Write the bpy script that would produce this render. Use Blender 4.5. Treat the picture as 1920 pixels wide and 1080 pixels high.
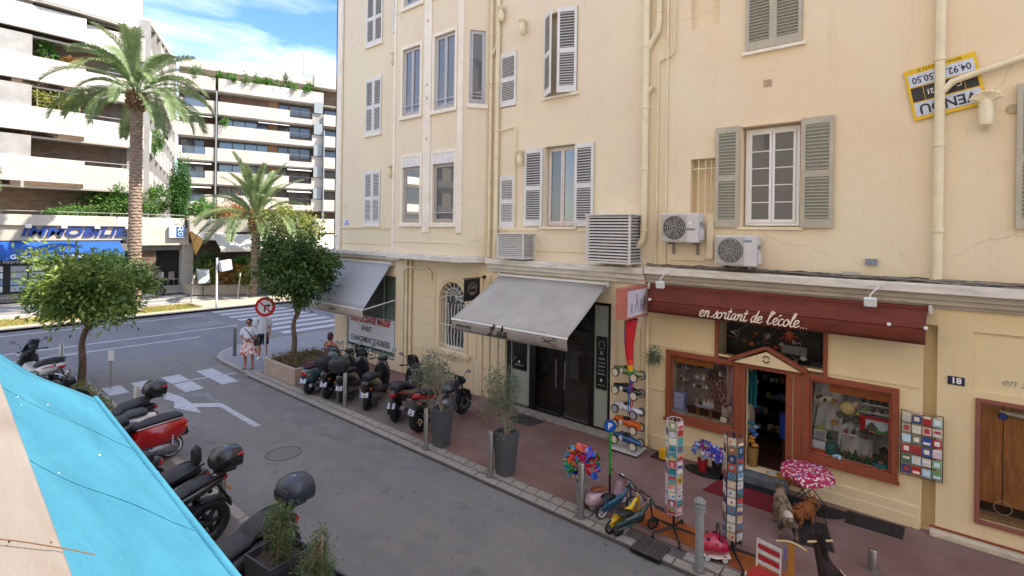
import bpy, math, random
import numpy as np
from mathutils import Vector, Matrix, Euler
random.seed(7); RNG = np.random.default_rng(7)
sc = bpy.context.scene
for o in list(bpy.data.objects): bpy.data.objects.remove(o)
col = sc.collection
R = math.radians; PI = math.pi

# ------------------------------------------------------------------ camera
cam = bpy.data.objects.new('camera', bpy.data.cameras.new('camera')); col.objects.link(cam); sc.camera = cam
EYE = 4.7; TH = math.atan(940/1140.); RHO = R(.83)
Fw = Vector((-math.sin(TH), math.cos(TH), 0)); R0 = Vector((math.cos(TH), math.sin(TH), 0)); U0 = Vector((0, 0, 1))
Rt = math.cos(RHO)*R0+math.sin(RHO)*U0; Up = -math.sin(RHO)*R0+math.cos(RHO)*U0
mw = Matrix((Rt, Up, -Fw)).transposed().to_4x4(); mw.translation = Vector((0, 0, EYE)); cam.matrix_world = mw
cam.data.sensor_width = 36; cam.data.lens = 940/1920*36
cam.data.shift_y = -(540-433.5)/1920; cam.data.clip_end = 3000; cam.data.clip_start = .05
# ------------------------------------------------------------------ sky and sun
SUN = Vector((.55, .33, .766)).normalized()
w = bpy.data.worlds.new('World'); sc.world = w; w.use_nodes = True
nt = w.node_tree; nt.nodes.clear()
def N(nt, t, **k):
    n = nt.nodes.new(t)
    for a, b in k.items(): setattr(n, a, b)
    return n
sky = N(nt, 'ShaderNodeTexSky', sky_type='NISHITA', sun_disc=False)
sky.sun_elevation = math.asin(SUN.z); sky.sun_rotation = math.atan2(SUN.x, SUN.y)
sky.air_density = 1.0; sky.dust_density = .6; sky.ozone_density = 1.6
geo = N(nt, 'ShaderNodeTexCoord'); mp = N(nt, 'ShaderNodeMapping')
mp.inputs['Scale'].default_value = (1.6, 1.6, 4.2); mp.inputs['Location'].default_value = (3.35, 1.2, .3)
n1 = N(nt, 'ShaderNodeTexNoise'); n1.inputs['Scale'].default_value = 1.9; n1.inputs['Detail'].default_value = 9; n1.inputs['Roughness'].default_value = .56; n1.inputs['Distortion'].default_value = .5
rp = N(nt, 'ShaderNodeValToRGB'); rp.color_ramp.elements[0].position = .39; rp.color_ramp.elements[1].position = .74
rp.color_ramp.elements[0].color = (.0, .0, .0, 1); rp.color_ramp.elements[1].color = (1, 1, 1, 1)
hs = N(nt, 'ShaderNodeHueSaturation'); hs.inputs['Hue'].default_value = .515; hs.inputs['Saturation'].default_value = 1.3; hs.inputs['Value'].default_value = .56
mx = N(nt, 'ShaderNodeMix', data_type='RGBA'); mx.inputs[7].default_value = (3.5, 3.5, 3.55, 1)
bg = N(nt, 'ShaderNodeBackground'); bg.inputs['Strength'].default_value = .15; ow = N(nt, 'ShaderNodeOutputWorld')
L = nt.links.new
L(geo.outputs['Generated'], mp.inputs[0]); L(mp.outputs[0], n1.inputs[0]); L(n1.outputs[0], rp.inputs[0])
L(rp.outputs[0], mx.inputs[0]); L(sky.outputs[0], hs.inputs['Color']); L(hs.outputs[0], mx.inputs[6]); L(mx.outputs[2], bg.inputs[0]); L(bg.outputs[0], ow.inputs[0])
sl = bpy.data.lights.new('sun', 'SUN'); sl.energy = 2.0; sl.angle = R(.5); sl.color = (1, .95, .87)
so = bpy.data.objects.new('sun', sl); col.objects.link(so); so.rotation_euler = SUN.to_track_quat('Z', 'Y').to_euler()
sc.view_settings.view_transform = 'Standard'; sc.view_settings.look = 'None'; sc.view_settings.gamma = 1; sc.view_settings.exposure = 2.25
sc.view_settings.use_curve_mapping = False

# ------------------------------------------------------------------ helpers
def lin(h):
    if isinstance(h, tuple): return h
    h = h.lstrip('#'); r = []
    for i in (0, 2, 4):
        c = int(h[i:i+2], 16)/255; r.append(c/12.92 if c <= .04045 else ((c+.055)/1.055)**2.4)
    return tuple(r)
def mat(name, colr, rough=.6, var=.12, scale=6, bump=0, bscale=60, metal=0, spec=.5, coat=0, col2=None, ramp=(.35, .65), detail=5, stretch=(1, 1, 1), trans=0, emit=None, sheen=0, fine=0):
    m = bpy.data.materials.new(name); m.use_nodes = True; t = m.node_tree; b = t.nodes['Principled BSDF']
    c = lin(colr)
    b.inputs['Roughness'].default_value = rough; b.inputs['Metallic'].default_value = metal
    b.inputs['Specular IOR Level'].default_value = spec
    if coat: b.inputs['Coat Weight'].default_value = coat; b.inputs['Coat Roughness'].default_value = .08
    if sheen: b.inputs['Sheen Weight'].default_value = sheen
    if trans: b.inputs['Subsurface Weight'].default_value = trans
    if emit: b.inputs['Emission Color'].default_value = (*lin(emit[0]), 1); b.inputs['Emission Strength'].default_value = emit[1]
    tc = N(t, 'ShaderNodeTexCoord'); mp = N(t, 'ShaderNodeMapping'); mp.inputs['Scale'].default_value = stretch
    t.links.new(tc.outputs['Object'], mp.inputs[0])
    if var or col2:
        n = N(t, 'ShaderNodeTexNoise'); n.inputs['Scale'].default_value = scale; n.inputs['Detail'].default_value = detail; n.inputs['Roughness'].default_value = .62
        r = N(t, 'ShaderNodeMapRange'); r.inputs[1].default_value = ramp[0]; r.inputs[2].default_value = ramp[1]
        x = N(t, 'ShaderNodeMix', data_type='RGBA')
        x.inputs[6].default_value = (*[a*(1-var) for a in c], 1)
        x.inputs[7].default_value = (*(lin(col2) if col2 else [min(a*(1+var), .95) for a in c]), 1)
        t.links.new(mp.outputs[0], n.inputs[0]); t.links.new(n.outputs[0], r.inputs[0]); t.links.new(r.outputs[0], x.inputs[0])
        out = x.outputs[2]
        if fine:
            n3 = N(t, 'ShaderNodeTexNoise'); n3.inputs['Scale'].default_value = bscale; n3.inputs['Detail'].default_value = 3
            r3 = N(t, 'ShaderNodeMapRange'); r3.inputs[1].default_value = .3; r3.inputs[2].default_value = .7; r3.inputs[3].default_value = 1-fine; r3.inputs[4].default_value = 1+fine
            x3 = N(t, 'ShaderNodeVectorMath', operation='SCALE')
            t.links.new(tc.outputs['Object'], n3.inputs[0]); t.links.new(n3.outputs[0], r3.inputs[0])
            t.links.new(out, x3.inputs[0]); t.links.new(r3.outputs[0], x3.inputs['Scale']); out = x3.outputs[0]
        t.links.new(out, b.inputs['Base Color'])
    else: b.inputs['Base Color'].default_value = (*c, 1)
    if bump:
        n2 = N(t, 'ShaderNodeTexNoise'); n2.inputs['Scale'].default_value = bscale; n2.inputs['Detail'].default_value = 4
        bp = N(t, 'ShaderNodeBump'); bp.inputs['Strength'].default_value = bump; bp.inputs['Distance'].default_value = .01
        t.links.new(mp.outputs[0], n2.inputs[0]); t.links.new(n2.outputs[0], bp.inputs['Height']); t.links.new(bp.outputs[0], b.inputs['Normal'])
    return m
MC = {}
def cm(hexc, rough=.5, **k):            # small plain materials by colour
    key = (hexc, rough, tuple(sorted(k.items())))
    if key not in MC:
        k.setdefault('var', .1); k.setdefault('scale', 14)
        MC[key] = mat('paint_%s' % str(hexc).strip('#'), hexc, rough, **k)
    return MC[key]
def leafmat(name, c1, c2, scale=2.5, rough=.55):
    m = mat(name, c1, rough, col2=c2, scale=scale, ramp=(.38, .62), var=.05)
    t = m.node_tree; b = t.nodes['Principled BSDF']; o = t.nodes['Material Output']
    tr = N(t, 'ShaderNodeBsdfTranslucent'); ms = N(t, 'ShaderNodeMixShader'); ms.inputs[0].default_value = .25
    src = b.inputs['Base Color'].links[0].from_socket; t.links.new(src, tr.inputs[0])
    t.links.new(b.outputs[0], ms.inputs[1]); t.links.new(tr.outputs[0], ms.inputs[2]); t.links.new(ms.outputs[0], o.inputs[0])
    return m
def glassmat(name, tint=(.9, .95, .93), refl=1.0, dark=None):
    m = bpy.data.materials.new(name); m.use_nodes = True; t = m.node_tree; t.nodes.clear()
    o = N(t, 'ShaderNodeOutputMaterial'); ms = N(t, 'ShaderNodeMixShader'); fr = N(t, 'ShaderNodeFresnel'); fr.inputs[0].default_value = 1.55
    g = N(t, 'ShaderNodeBsdfGlossy'); g.inputs['Roughness'].default_value = .015
    if dark:
        a = N(t, 'ShaderNodeBsdfPrincipled'); a.inputs['Base Color'].default_value = (*dark, 1); a.inputs['Roughness'].default_value = .3
    else:
        a = N(t, 'ShaderNodeBsdfTransparent'); a.inputs[0].default_value = (*tint, 1)
    mm = N(t, 'ShaderNodeMath', operation='MULTIPLY'); mm.inputs[1].default_value = 1.6*refl; mm.use_clamp = True
    t.links.new(fr.outputs[0], mm.inputs[0]); t.links.new(mm.outputs[0], ms.inputs[0]); t.links.new(a.outputs[0], ms.inputs[1]); t.links.new(g.outputs[0], ms.inputs[2]); t.links.new(ms.outputs[0], o.inputs[0])
    return m

class MB:
    def __init__(s): s.v = []; s.f = []; s.m = []; s.sm = []; s.mi = 0; s.smooth = False; s.T = None
    def add(s, vs, fs, smooth=None):
        b = len(s.v)
        if s.T is not None: vs = [tuple(s.T @ Vector(v)) for v in vs]
        s.v += [tuple(v) for v in vs]
        for f in fs: s.f.append(tuple(i+b for i in f)); s.m.append(s.mi); s.sm.append(s.smooth if smooth is None else smooth)
        return s
    def bx(s, x0, x1, y0, y1, z0, z1):
        vs = [(x0,y0,z0),(x1,y0,z0),(x1,y1,z0),(x0,y1,z0),(x0,y0,z1),(x1,y0,z1),(x1,y1,z1),(x0,y1,z1)]
        return s.add(vs, [(0,3,2,1),(4,5,6,7),(0,1,5,4),(1,2,6,5),(2,3,7,6),(3,0,4,7)])
    def box(s, c, size, rot=(0,0,0)):
        M = Matrix.Translation(c) @ Euler(rot).to_matrix().to_4x4(); h = [a/2 for a in size]
        vs = [M @ Vector((x*h[0], y*h[1], z*h[2])) for z in (-1,1) for y in (-1,1) for x in (-1,1)]
        return s.add(vs, [(0,2,3,1),(4,5,7,6),(0,1,5,4),(1,3,7,5),(3,2,6,7),(2,0,4,6)])
    def quad(s, *p): return s.add(p, [tuple(range(len(p)))])
    def loft(s, rings, cap=True, close=True, smooth=None):
        n = len(rings[0]); vs = [p for r in rings for p in r]; fs = []
        for i in range(len(rings)-1):
            for j in range(n if close else n-1):
                k = (j+1) % n; fs.append((i*n+j, i*n+k, (i+1)*n+k, (i+1)*n+j))
        if cap: fs.append(tuple(range(n))[::-1]); fs.append(tuple((len(rings)-1)*n+j for j in range(n)))
        return s.add(vs, fs, smooth)
    def tube(s, pts, r, n=8, cap=True, smooth=True, flat=1.0):
        pts = [Vector(p) for p in pts]; rings = []; rr = r if isinstance(r, (list, tuple)) else [r]*len(pts)
        up = None
        for i, p in enumerate(pts):
            d = (pts[min(i+1, len(pts)-1)]-pts[max(i-1, 0)])
            if d.length < 1e-9: d = Vector((0,0,1))
            d.normalize()
            if up is None: up = Vector((0,0,1)) if abs(d.z) < .9 else Vector((0,1,0))
            a = d.cross(up); 
            if a.length < 1e-6: a = d.cross(Vector((1,0,0)))
            a.normalize(); b = a.cross(d).normalized(); up = b
            rings.append([p+(a*math.cos(t)+b*flat*math.sin(t))*rr[i] for t in [2*PI*k/n for k in range(n)]])
        return s.loft(rings, cap, smooth=smooth)
    def cyl(s, p0, p1, r0, r1=None, n=16, smooth=True): return s.tube([p0, p1], [r0, r0 if r1 is None else r1], n, smooth=smooth)
    def lathe(s, prof, c=(0,0,0), axis='z', n=20, smooth=True, cap=True):
        rings = []
        for r, h in prof:
            ring = []
            for k in range(n):
                a = 2*PI*k/n; x, y = r*math.cos(a), r*math.sin(a)
                ring.append({'z': (c[0]+x, c[1]+y, c[2]+h), 'y': (c[0]+x, c[1]+h, c[2]+y), 'x': (c[0]+h, c[1]+x, c[2]+y)}[axis])
            rings.append(ring)
        return s.loft(rings, cap, smooth=smooth)
    def ell(s, c, r, n=12, m=8, rot=None):
        r = r if isinstance(r, (tuple, list)) else (r, r, r); rings = []; M = Euler(rot).to_matrix() if rot else None
        for i in range(m+1):
            ph = -PI/2+PI*i/m; q = max(math.cos(ph), .02); ring = []
            for k in range(n):
                a = 2*PI*k/n; p = Vector((r[0]*q*math.cos(a), r[1]*q*math.sin(a), r[2]*math.sin(ph)))
                if M: p = M @ p
                ring.append(p+Vector(c))
            rings.append(ring)
        return s.loft(rings, True, smooth=True)
    def prism(s, pts, fn, a, b, smooth=False):   # pts 2D, fn(u,v,w)->xyz
        n = len(pts); vs = [fn(u, v, a) for u, v in pts]+[fn(u, v, b) for u, v in pts]
        fs = [tuple(range(n))[::-1], tuple(range(n, 2*n))]
        for i in range(n): j = (i+1) % n; fs.append((i, j, n+j, n+i))
        return s.add(vs, fs, smooth)
    def shell(s, secs, n=16, p=2.6):  # secs: (x, halfwidth, zbottom, ztop[, power])
        rings = []
        for q in secs:
            x, hw, z0, z1 = q[:4]; e = 2/(q[4] if len(q) > 4 else p); ring = []
            for k in range(n):
                a = 2*PI*k/n; ca, sa = math.cos(a), math.sin(a)
                ring.append((x, hw*math.copysign(abs(ca)**e, ca), (z0+z1)/2+(z1-z0)/2*math.copysign(abs(sa)**e, sa)))
            rings.append(ring)
        return s.loft(rings, True, smooth=True)
    def build(s, name, mats, parent=None, bevel=0, world=False, recalc=True):
        me = bpy.data.meshes.new(name)
        vs = s.v
        if world and parent is not None: l = ROOTLOC(parent); vs = [(a-l[0], b-l[1], c-l[2]) for a, b, c in vs]
        me.from_pydata(vs, [], s.f)
        mats = mats if isinstance(mats, (list, tuple)) else [mats]
        for m in mats: me.materials.append(m)
        me.polygons.foreach_set('material_index', s.m); me.polygons.foreach_set('use_smooth', s.sm)
        if recalc:
            import bmesh
            bm = bmesh.new(); bm.from_mesh(me); bmesh.ops.recalc_face_normals(bm, faces=bm.faces); bm.to_mesh(me); bm.free()
        me.update()
        o = bpy.data.objects.new(name, me); col.objects.link(o)
        if parent is not None: o.parent = parent
        if any(s.sm):
            try: me.set_sharp_from_angle(angle=R(42))
            except Exception: pass
        if bevel:
            b = o.modifiers.new('bevel', 'BEVEL'); b.width = bevel; b.segments = 2; b.limit_method = 'ANGLE'; b.angle_limit = R(35)
        return o
def ROOTLOC(o):
    l = Vector(o.location)
    while o.parent: o = o.parent; l += Vector(o.location)
    return l
def tag(o, label=None, cat=None, group=None, kind=None):
    if label: o['label'] = label
    if cat: o['category'] = cat
    if group: o['group'] = group
    if kind: o['kind'] = kind
    return o
def thing(name, label, cat, loc=(0,0,0), rot=0, group=None):
    o = bpy.data.objects.new(name, None); col.objects.link(o); o.location = loc
    o.rotation_euler = rot if isinstance(rot, tuple) else (0, 0, rot); o.empty_display_size = .2
    return tag(o, label, cat, group)
def copy_tree(o, parent=None):
    c = o.copy(); col.objects.link(c); c.parent = parent
    for ch in o.children: copy_tree(ch, c)
    return c
def inst(name, src, parent, loc=(0,0,0), rot=(0,0,0), scale=(1,1,1), m=None):
    o = src.copy(); o.name = name; col.objects.link(o); o.parent = parent; o.location = loc; o.rotation_euler = rot; o.scale = scale
    return o
def struct(o): o['kind'] = 'structure'; return o
def text(s, size, m, parent, loc, rot=(PI/2,0,0), ext=.004, shear=0, align='CENTER', name='lettering', xs=1, bold=0, spacing=1, ay='CENTER'):
    cu = bpy.data.curves.new('t', 'FONT'); cu.body = s; cu.size = size; cu.extrude = ext; cu.shear = shear; cu.align_x = align; cu.align_y = ay
    cu.offset = bold; cu.space_character = spacing; cu.resolution_u = 3
    t = bpy.data.objects.new('t', cu); col.objects.link(t)
    me = bpy.data.meshes.new_from_object(t); bpy.data.objects.remove(t); me.materials.clear(); me.materials.append(m)
    o = bpy.data.objects.new(name, me); col.objects.link(o)
    if parent is not None: o.parent = parent
    o.location = loc; o.rotation_euler = rot; o.scale = (xs, 1, 1); return o
def catmull(P, k=5):
    out = []; n = len(P)
    for i in range(n-1):
        p0, p1, p2, p3 = (Vector(P[max(i-1,0)]), Vector(P[i]), Vector(P[i+1]), Vector(P[min(i+2,n-1)]))
        for j in range(k):
            t = j/k; out.append(.5*((2*p1)+(p2-p0)*t+(2*p0-5*p1+4*p2-p3)*t*t+(3*p1-p0-3*p2+p3)*t**3))
    out.append(Vector(P[-1])); return out
def fastmesh(name, verts, quads, m, parent=None, smooth=False):
    me = bpy.data.meshes.new(name); nv = len(verts); nq = len(quads); k = quads.shape[1]
    me.vertices.add(nv); me.vertices.foreach_set('co', verts.astype(np.float32).ravel())
    me.loops.add(nq*k); me.loops.foreach_set('vertex_index', quads.astype(np.int32).ravel())
    me.polygons.add(nq); me.polygons.foreach_set('loop_start', np.arange(0, nq*k, k, dtype=np.int32))
    me.update(calc_edges=True); me.validate(); me.materials.append(m)
    o = bpy.data.objects.new(name, me); col.objects.link(o)
    if parent is not None: o.parent = parent
    return o
def unit(a): return a/np.maximum(np.linalg.norm(a, axis=-1, keepdims=True), 1e-9)
def leaves(name, C, m, parent=None, ln=.12, wd=.05, outdir=None, droop=.2, flatup=.6):
    n = len(C); D = RNG.normal(size=(n,3))
    if outdir is not None: D = D*.8+outdir*1.0
    D[:,2] -= droop; D = unit(D)
    Nn = RNG.normal(size=(n,3))*.7; Nn[:,2] += flatup
    S = unit(np.cross(D, Nn)); l = ln*RNG.uniform(.6, 1.25, (n,1)); w_ = wd*RNG.uniform(.7, 1.2, (n,1)); up = unit(np.cross(S, D))
    a = C; b = C+D*l*.5+S*w_*.5+up*w_*.12; c = C+D*l-up*l*.08; d = C+D*l*.5-S*w_*.5+up*w_*.12
    V = np.stack([a,b,c,d], 1).reshape(-1,3); Q = np.arange(4*n).reshape(n,4)
    return fastmesh(name, V, Q, m, parent)
def crown_points(n, c, r, clumps=60, spread=.2, hollow=.45, seed=1, floor=-1):
    g = np.random.default_rng(seed); d = unit(g.normal(size=(clumps,3))); rad = g.uniform(hollow, 1.0, (clumps,1))*np.where(g.random((clumps,1)) > .85, 1.22, 1)
    cc = d*rad*(1+.2*np.sin(d[:, :1]*5+d[:, 2:]*4+seed)); cc = cc[cc[:,2] > floor]
    k = g.integers(0, len(cc), n); p = cc[k]+g.normal(size=(n,3))*spread*g.uniform(.5, 1.3, (len(cc),1))[k]
    P = np.array(c)+p*np.array(r); return P, unit(p)

# ------------------------------------------------------------------ materials
def grime(m, layers):
    t = m.node_tree; b = t.nodes['Principled BSDF']; src = b.inputs['Base Color'].links[0].from_socket; tc = N(t,'ShaderNodeTexCoord')
    for stretch, scale, lo, hi, amt, colr in layers:
        mp = N(t,'ShaderNodeMapping'); mp.inputs['Scale'].default_value = stretch; n = N(t,'ShaderNodeTexNoise'); n.inputs['Scale'].default_value = scale; n.inputs['Detail'].default_value = 7; n.inputs['Roughness'].default_value = .66
        r = N(t,'ShaderNodeMapRange'); r.inputs[1].default_value = lo; r.inputs[2].default_value = hi; r.inputs[4].default_value = amt
        x = N(t,'ShaderNodeMix', data_type='RGBA', blend_type='MULTIPLY'); x.inputs[7].default_value = (*colr,1)
        t.links.new(tc.outputs['Object'], mp.inputs[0]); t.links.new(mp.outputs[0], n.inputs[0]); t.links.new(n.outputs[0], r.inputs[0]); t.links.new(r.outputs[0], x.inputs[0]); t.links.new(src, x.inputs[6]); src = x.outputs[2]
    t.links.new(src, b.inputs['Base Color']); return m
def stucco(name, c1, c2, sc_=.35):
    m = mat(name, c1, .9, col2=c2, scale=sc_, var=.03, ramp=(.38,.62), bump=.22, bscale=38, spec=.2, fine=.035)
    t = m.node_tree; b = t.nodes['Principled BSDF']; src = b.inputs['Base Color'].links[0].from_socket; tc = N(t,'ShaderNodeTexCoord')
    def layer(src, stretch, scale, lo, hi, amt, colr=(.62,.55,.46)):
        mp = N(t,'ShaderNodeMapping'); mp.inputs['Scale'].default_value = stretch; n = N(t,'ShaderNodeTexNoise'); n.inputs['Scale'].default_value = scale; n.inputs['Detail'].default_value = 8; n.inputs['Roughness'].default_value = .68
        r = N(t,'ShaderNodeMapRange'); r.inputs[1].default_value = lo; r.inputs[2].default_value = hi; r.inputs[4].default_value = amt
        x = N(t,'ShaderNodeMix', data_type='RGBA', blend_type='MULTIPLY'); x.inputs[7].default_value = (*colr,1)
        t.links.new(tc.outputs['Object'], mp.inputs[0]); t.links.new(mp.outputs[0], n.inputs[0]); t.links.new(n.outputs[0], r.inputs[0]); t.links.new(r.outputs[0], x.inputs[0]); t.links.new(src, x.inputs[6]); return x.outputs[2]
    s = layer(src, (5,5,.22), 1.3, .56, .8, .26); s = layer(s, (1,1,1), .9, .56, .78, .38, (.78,.7,.66)); s = layer(s, (1,1,.6), 7, .6, .75, .25)
    # hairline cracks
    v = N(t,'ShaderNodeTexVoronoi', feature='DISTANCE_TO_EDGE'); v.inputs['Scale'].default_value = .55; nz = N(t,'ShaderNodeTexNoise'); nz.inputs['Scale'].default_value = 2.5; nz.inputs['Detail'].default_value = 6
    mxv = N(t,'ShaderNodeMix', data_type='VECTOR'); mxv.inputs[0].default_value = .22; t.links.new(tc.outputs['Object'], nz.inputs[0]); t.links.new(tc.outputs['Object'], mxv.inputs[4]); t.links.new(nz.outputs['Color'], mxv.inputs[5]); t.links.new(mxv.outputs[1], v.inputs[0])
    r = N(t,'ShaderNodeMapRange'); r.inputs[1].default_value = .0; r.inputs[2].default_value = .006; r.inputs[3].default_value = .35; r.inputs[4].default_value = 0; t.links.new(v.outputs['Distance'], r.inputs[0])
    mk_ = N(t,'ShaderNodeTexNoise'); mk_.inputs['Scale'].default_value = .8; t.links.new(tc.outputs['Object'], mk_.inputs[0]); r2 = N(t,'ShaderNodeMapRange'); r2.inputs[1].default_value = .52; r2.inputs[2].default_value = .62; t.links.new(mk_.outputs[0], r2.inputs[0])
    mu = N(t,'ShaderNodeMath', operation='MULTIPLY'); t.links.new(r.outputs[0], mu.inputs[0]); t.links.new(r2.outputs[0], mu.inputs[1])
    x = N(t,'ShaderNodeMix', data_type='RGBA', blend_type='MULTIPLY'); x.inputs[7].default_value = (.5,.42,.36,1); t.links.new(mu.outputs[0], x.inputs[0]); t.links.new(s, x.inputs[6]); t.links.new(x.outputs[2], b.inputs['Base Color']); return m
STUCCO = stucco('stucco_peach', '#e9d8bf', '#e9dbbc')
STUCCO2 = stucco('stucco_warm', '#edd5b3', '#e9daba')
YELLOW = stucco('stucco_yellow', '#edd7ac', '#e6d0a6', 1.1)
TRIM = mat('trim_cream', '#efe4d2', .8, var=.07, scale=3, bump=.05)
CORN = mat('cornice_white', '#d9d2c6', .85, var=.16, scale=4, bump=.15, bscale=25, stretch=(.6,1,3))
PIPE = mat('pipe_cream', '#e6d8b4', .6, var=.08, scale=3)
WSHUT = mat('white_shutter_paint', '#dddbd6', .65, var=.08, scale=3, fine=.04)
GSHUT = mat('grey_green_shutter_paint', '#b5ad99', .65, var=.1, scale=3, fine=.05)
WFRAME = mat('white_frame', '#e9e7e4', .4, var=.03)
BLACK = mat('black_frame', '#121213', .35, var=.1)
REDWD = mat('red_painted_wood', '#8f4a32', .5, var=.1, scale=6, bump=.05)
REDFAB = mat('dark_red_fabric', '#6b3120', .9, var=.18, scale=2.2, stretch=(1,3,3), bump=.1, bscale=200)
GREYFAB = mat('grey_fabric', '#aba79f', .9, var=.1, scale=1.6, bump=.1, bscale=200)
GREYVAL = mat('grey_valance_fabric', '#9a918c', .95, var=.08, scale=2.5)
GLASSD = glassmat('window_glass_dark', dark=(.05,.055,.06), refl=1.0)
GLASS = glassmat('shop_glass', tint=(.97,.98,.97), refl=.45)
grime(GREYFAB, [((1,.4,1),2.2,.5,.75,.35,(.8,.78,.75)),((8,.6,8),1.5,.55,.8,.25,(.75,.72,.7))]); grime(REDFAB, [((1,.4,1),2.2,.5,.75,.35,(.7,.66,.64))])
STEEL = mat('brushed_steel', '#a5a29c', .38, var=.08, scale=10, metal=.85, stretch=(1,1,.1))
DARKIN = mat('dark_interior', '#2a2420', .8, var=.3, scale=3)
# ================================================================== SETTING
ASPH = mat('asphalt', '#85817c', .9, col2='#757370', scale=.5, var=.05, ramp=(.35,.65), bump=.5, bscale=130, fine=.28, spec=.3)
grime(ASPH, [((.3,1.8,1),1.1,.46,.7,.45,(.74,.74,.76)),((1,1,1),2.2,.58,.66,.5,(.66,.64,.63)),((1,1,1),7,.62,.68,.6,(.6,.59,.58)),((1,1,1),30,.56,.7,.35,(.6,.6,.6)),((1,1,1),24,.58,.7,.35,(1.3,1.28,1.24)),((1,1,1),.35,.45,.65,.2,(.85,.84,.82))])
ASPH2 = mat('asphalt_main', '#7c7c7f', .88, col2='#6c6c72', scale=.25, var=.05, bump=.4, bscale=90, fine=.12, stretch=(.5,3,1), spec=.3)
MAROON = mat('maroon_asphalt', '#7f6158', .88, col2='#8a7068', scale=.9, var=.1, ramp=(.38,.64), bump=.35, bscale=110, fine=.16, spec=.3)
grime(MAROON, [((1,1,1),1.4,.5,.7,.35,(.78,.76,.76)),((1,1,1),5,.62,.72,.4,(.68,.64,.64)),((1,1,1),14,.62,.7,.5,(.66,.62,.62)),((1,1,1),40,.56,.7,.35,(.7,.68,.68))])
BAY = mat('parking_bay_surface', '#7a736c', .9, col2='#69615c', scale=1.2, var=.1, bump=.35, bscale=110, fine=.18)
SLAB = mat('light_pavement', '#8c8c90', .85, col2='#7f8086', scale=.7, var=.06, bump=.15, fine=.1)
FARPV = mat('far_pavement', '#b5b1ab', .9, col2='#9d9a96', scale=.5, var=.06, bump=.15, fine=.1)
GRAN = mat('granite_kerb', '#8f8981', .85, col2='#a59e93', scale=3, var=.12, bump=.3, bscale=60, fine=.12)
PAINT = mat('road_paint', '#b9bbc0', .8, col2='#8f9094', scale=9, var=.02, ramp=(.5,.72), fine=.1, bscale=50)
g = MB(); g.quad((-500,-500,-.09),(500,-500,-.09),(500,500,-.09),(-500,500,-.09)); struct(g.build('ground', FARPV))
g = MB(); g.quad((-21.6,3.3,-.074),(40,3.3,-.074),(40,7.3,-.074),(-21.6,7.3,-.074)); struct(g.build('side_road', ASPH))
g = MB(); g.quad((-31.2,-80,-.078),(-18,-80,-.078),(-18,120,-.078),(-31.2,120,-.078)); struct(g.build('main_road', ASPH2))
# darker patched seam of the side road and painted marks
m_ = MB(); m_.add([(-16.5,6.5,-.0705),(-14,6.25,-.0705),(-11.5,6.05,-.0705),(-9.5,6.3,-.0705),(-7.6,6.35,-.0705),(-7.2,6.98,-.0705),(-17.5,6.98,-.0705)],[tuple(range(7))])
struct(m_.build('asphalt_patch', mat('dark_patch', '#6f6d6b', .85, col2='#7c7975', scale=2, var=.1, bump=.35, fine=.2, bscale=110)))
def flat(name, pts, m, z, parent=None): b = MB(); b.quad(*[(x,y,z) for x,y in pts]); o = b.build(name, m, parent); return o
def struct_root(name):
    o = bpy.data.objects.new(name, None); col.objects.link(o); o['kind'] = 'structure'; return o
grime(PAINT, [((1,1,1),5,.5,.66,.5,(.66,.66,.66)),((1,1,1),22,.54,.62,.55,(.6,.6,.6))])
mk = struct_root('road_markings')
def rect(x0,x1,y0,y1): return [(x0,y0),(x1,y0),(x1,y1),(x0,y1)]
for x0 in (-18.5,-17.42):
    for y0, y1 in ((3.7,4.15),(4.4,4.8),(5.19,5.69),(6.17,6.65)):
        if y0 < 5 and x0 > -18: continue
        flat('crossing_stripe', rect(x0, x0+(.97 if x0 < -18 else 1.06), y0, y1), PAINT, -.066, mk)
flat('stop_line', [(-17.62,5.7),(-17.5,5.7),(-17.3,6.95),(-17.42,6.95)], PAINT, -.0655, mk)
flat('arrow_head', [(-16.75,4.86),(-15.95,4.99),(-15.1,4.98),(-14.2,4.88),(-15.16,4.55),(-15.7,4.72),(-16.2,4.6)], PAINT, -.066, mk)
flat('arrow_shaft', [(-15.2,4.985),(-14.66,5.51),(-14.35,5.37),(-14.8,4.95)], PAINT, -.066, mk)
flat('arrow_tail', [(-14.66,5.512),(-12.3,5.512),(-12.32,5.36),(-14.35,5.37)], PAINT, -.0662, mk)
OLDP = mat('worn_road_paint', '#85868a', .85, col2='#6a6a6d', scale=12, var=.02, ramp=(.45,.6), fine=.12)
flat('worn_arrow', [(-16.46,4.98),(-15.86,5.57),(-14.68,5.57),(-14.85,5.42),(-15.6,5.42),(-16.1,4.98)], OLDP, -.0685, mk)
for i in range(8):
    y0 = 10.6+.0*i; x0 = -22.3-i*1.15
    flat('crossing_stripe', rect(x0-.55, x0, 11.0, 14.6), PAINT, -.072, mk)
flat('lane_line', rect(-24.32,-24.17,-12,8.2), PAINT, -.072, mk); flat('lane_line', rect(-24.7,-24.1,3.4,4.6), OLDP, -.0725, mk)
flat('lane_line', rect(-25.9,-25.72,-12,10.4), PAINT, -.072, mk); flat('lane_line', rect(-30.2,-30.0,-12,10.4), PAINT, -.072, mk)
flat('worn_patch', rect(-27.9,-26.6,8.2,10.2), OLDP, -.0735, mk)
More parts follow.
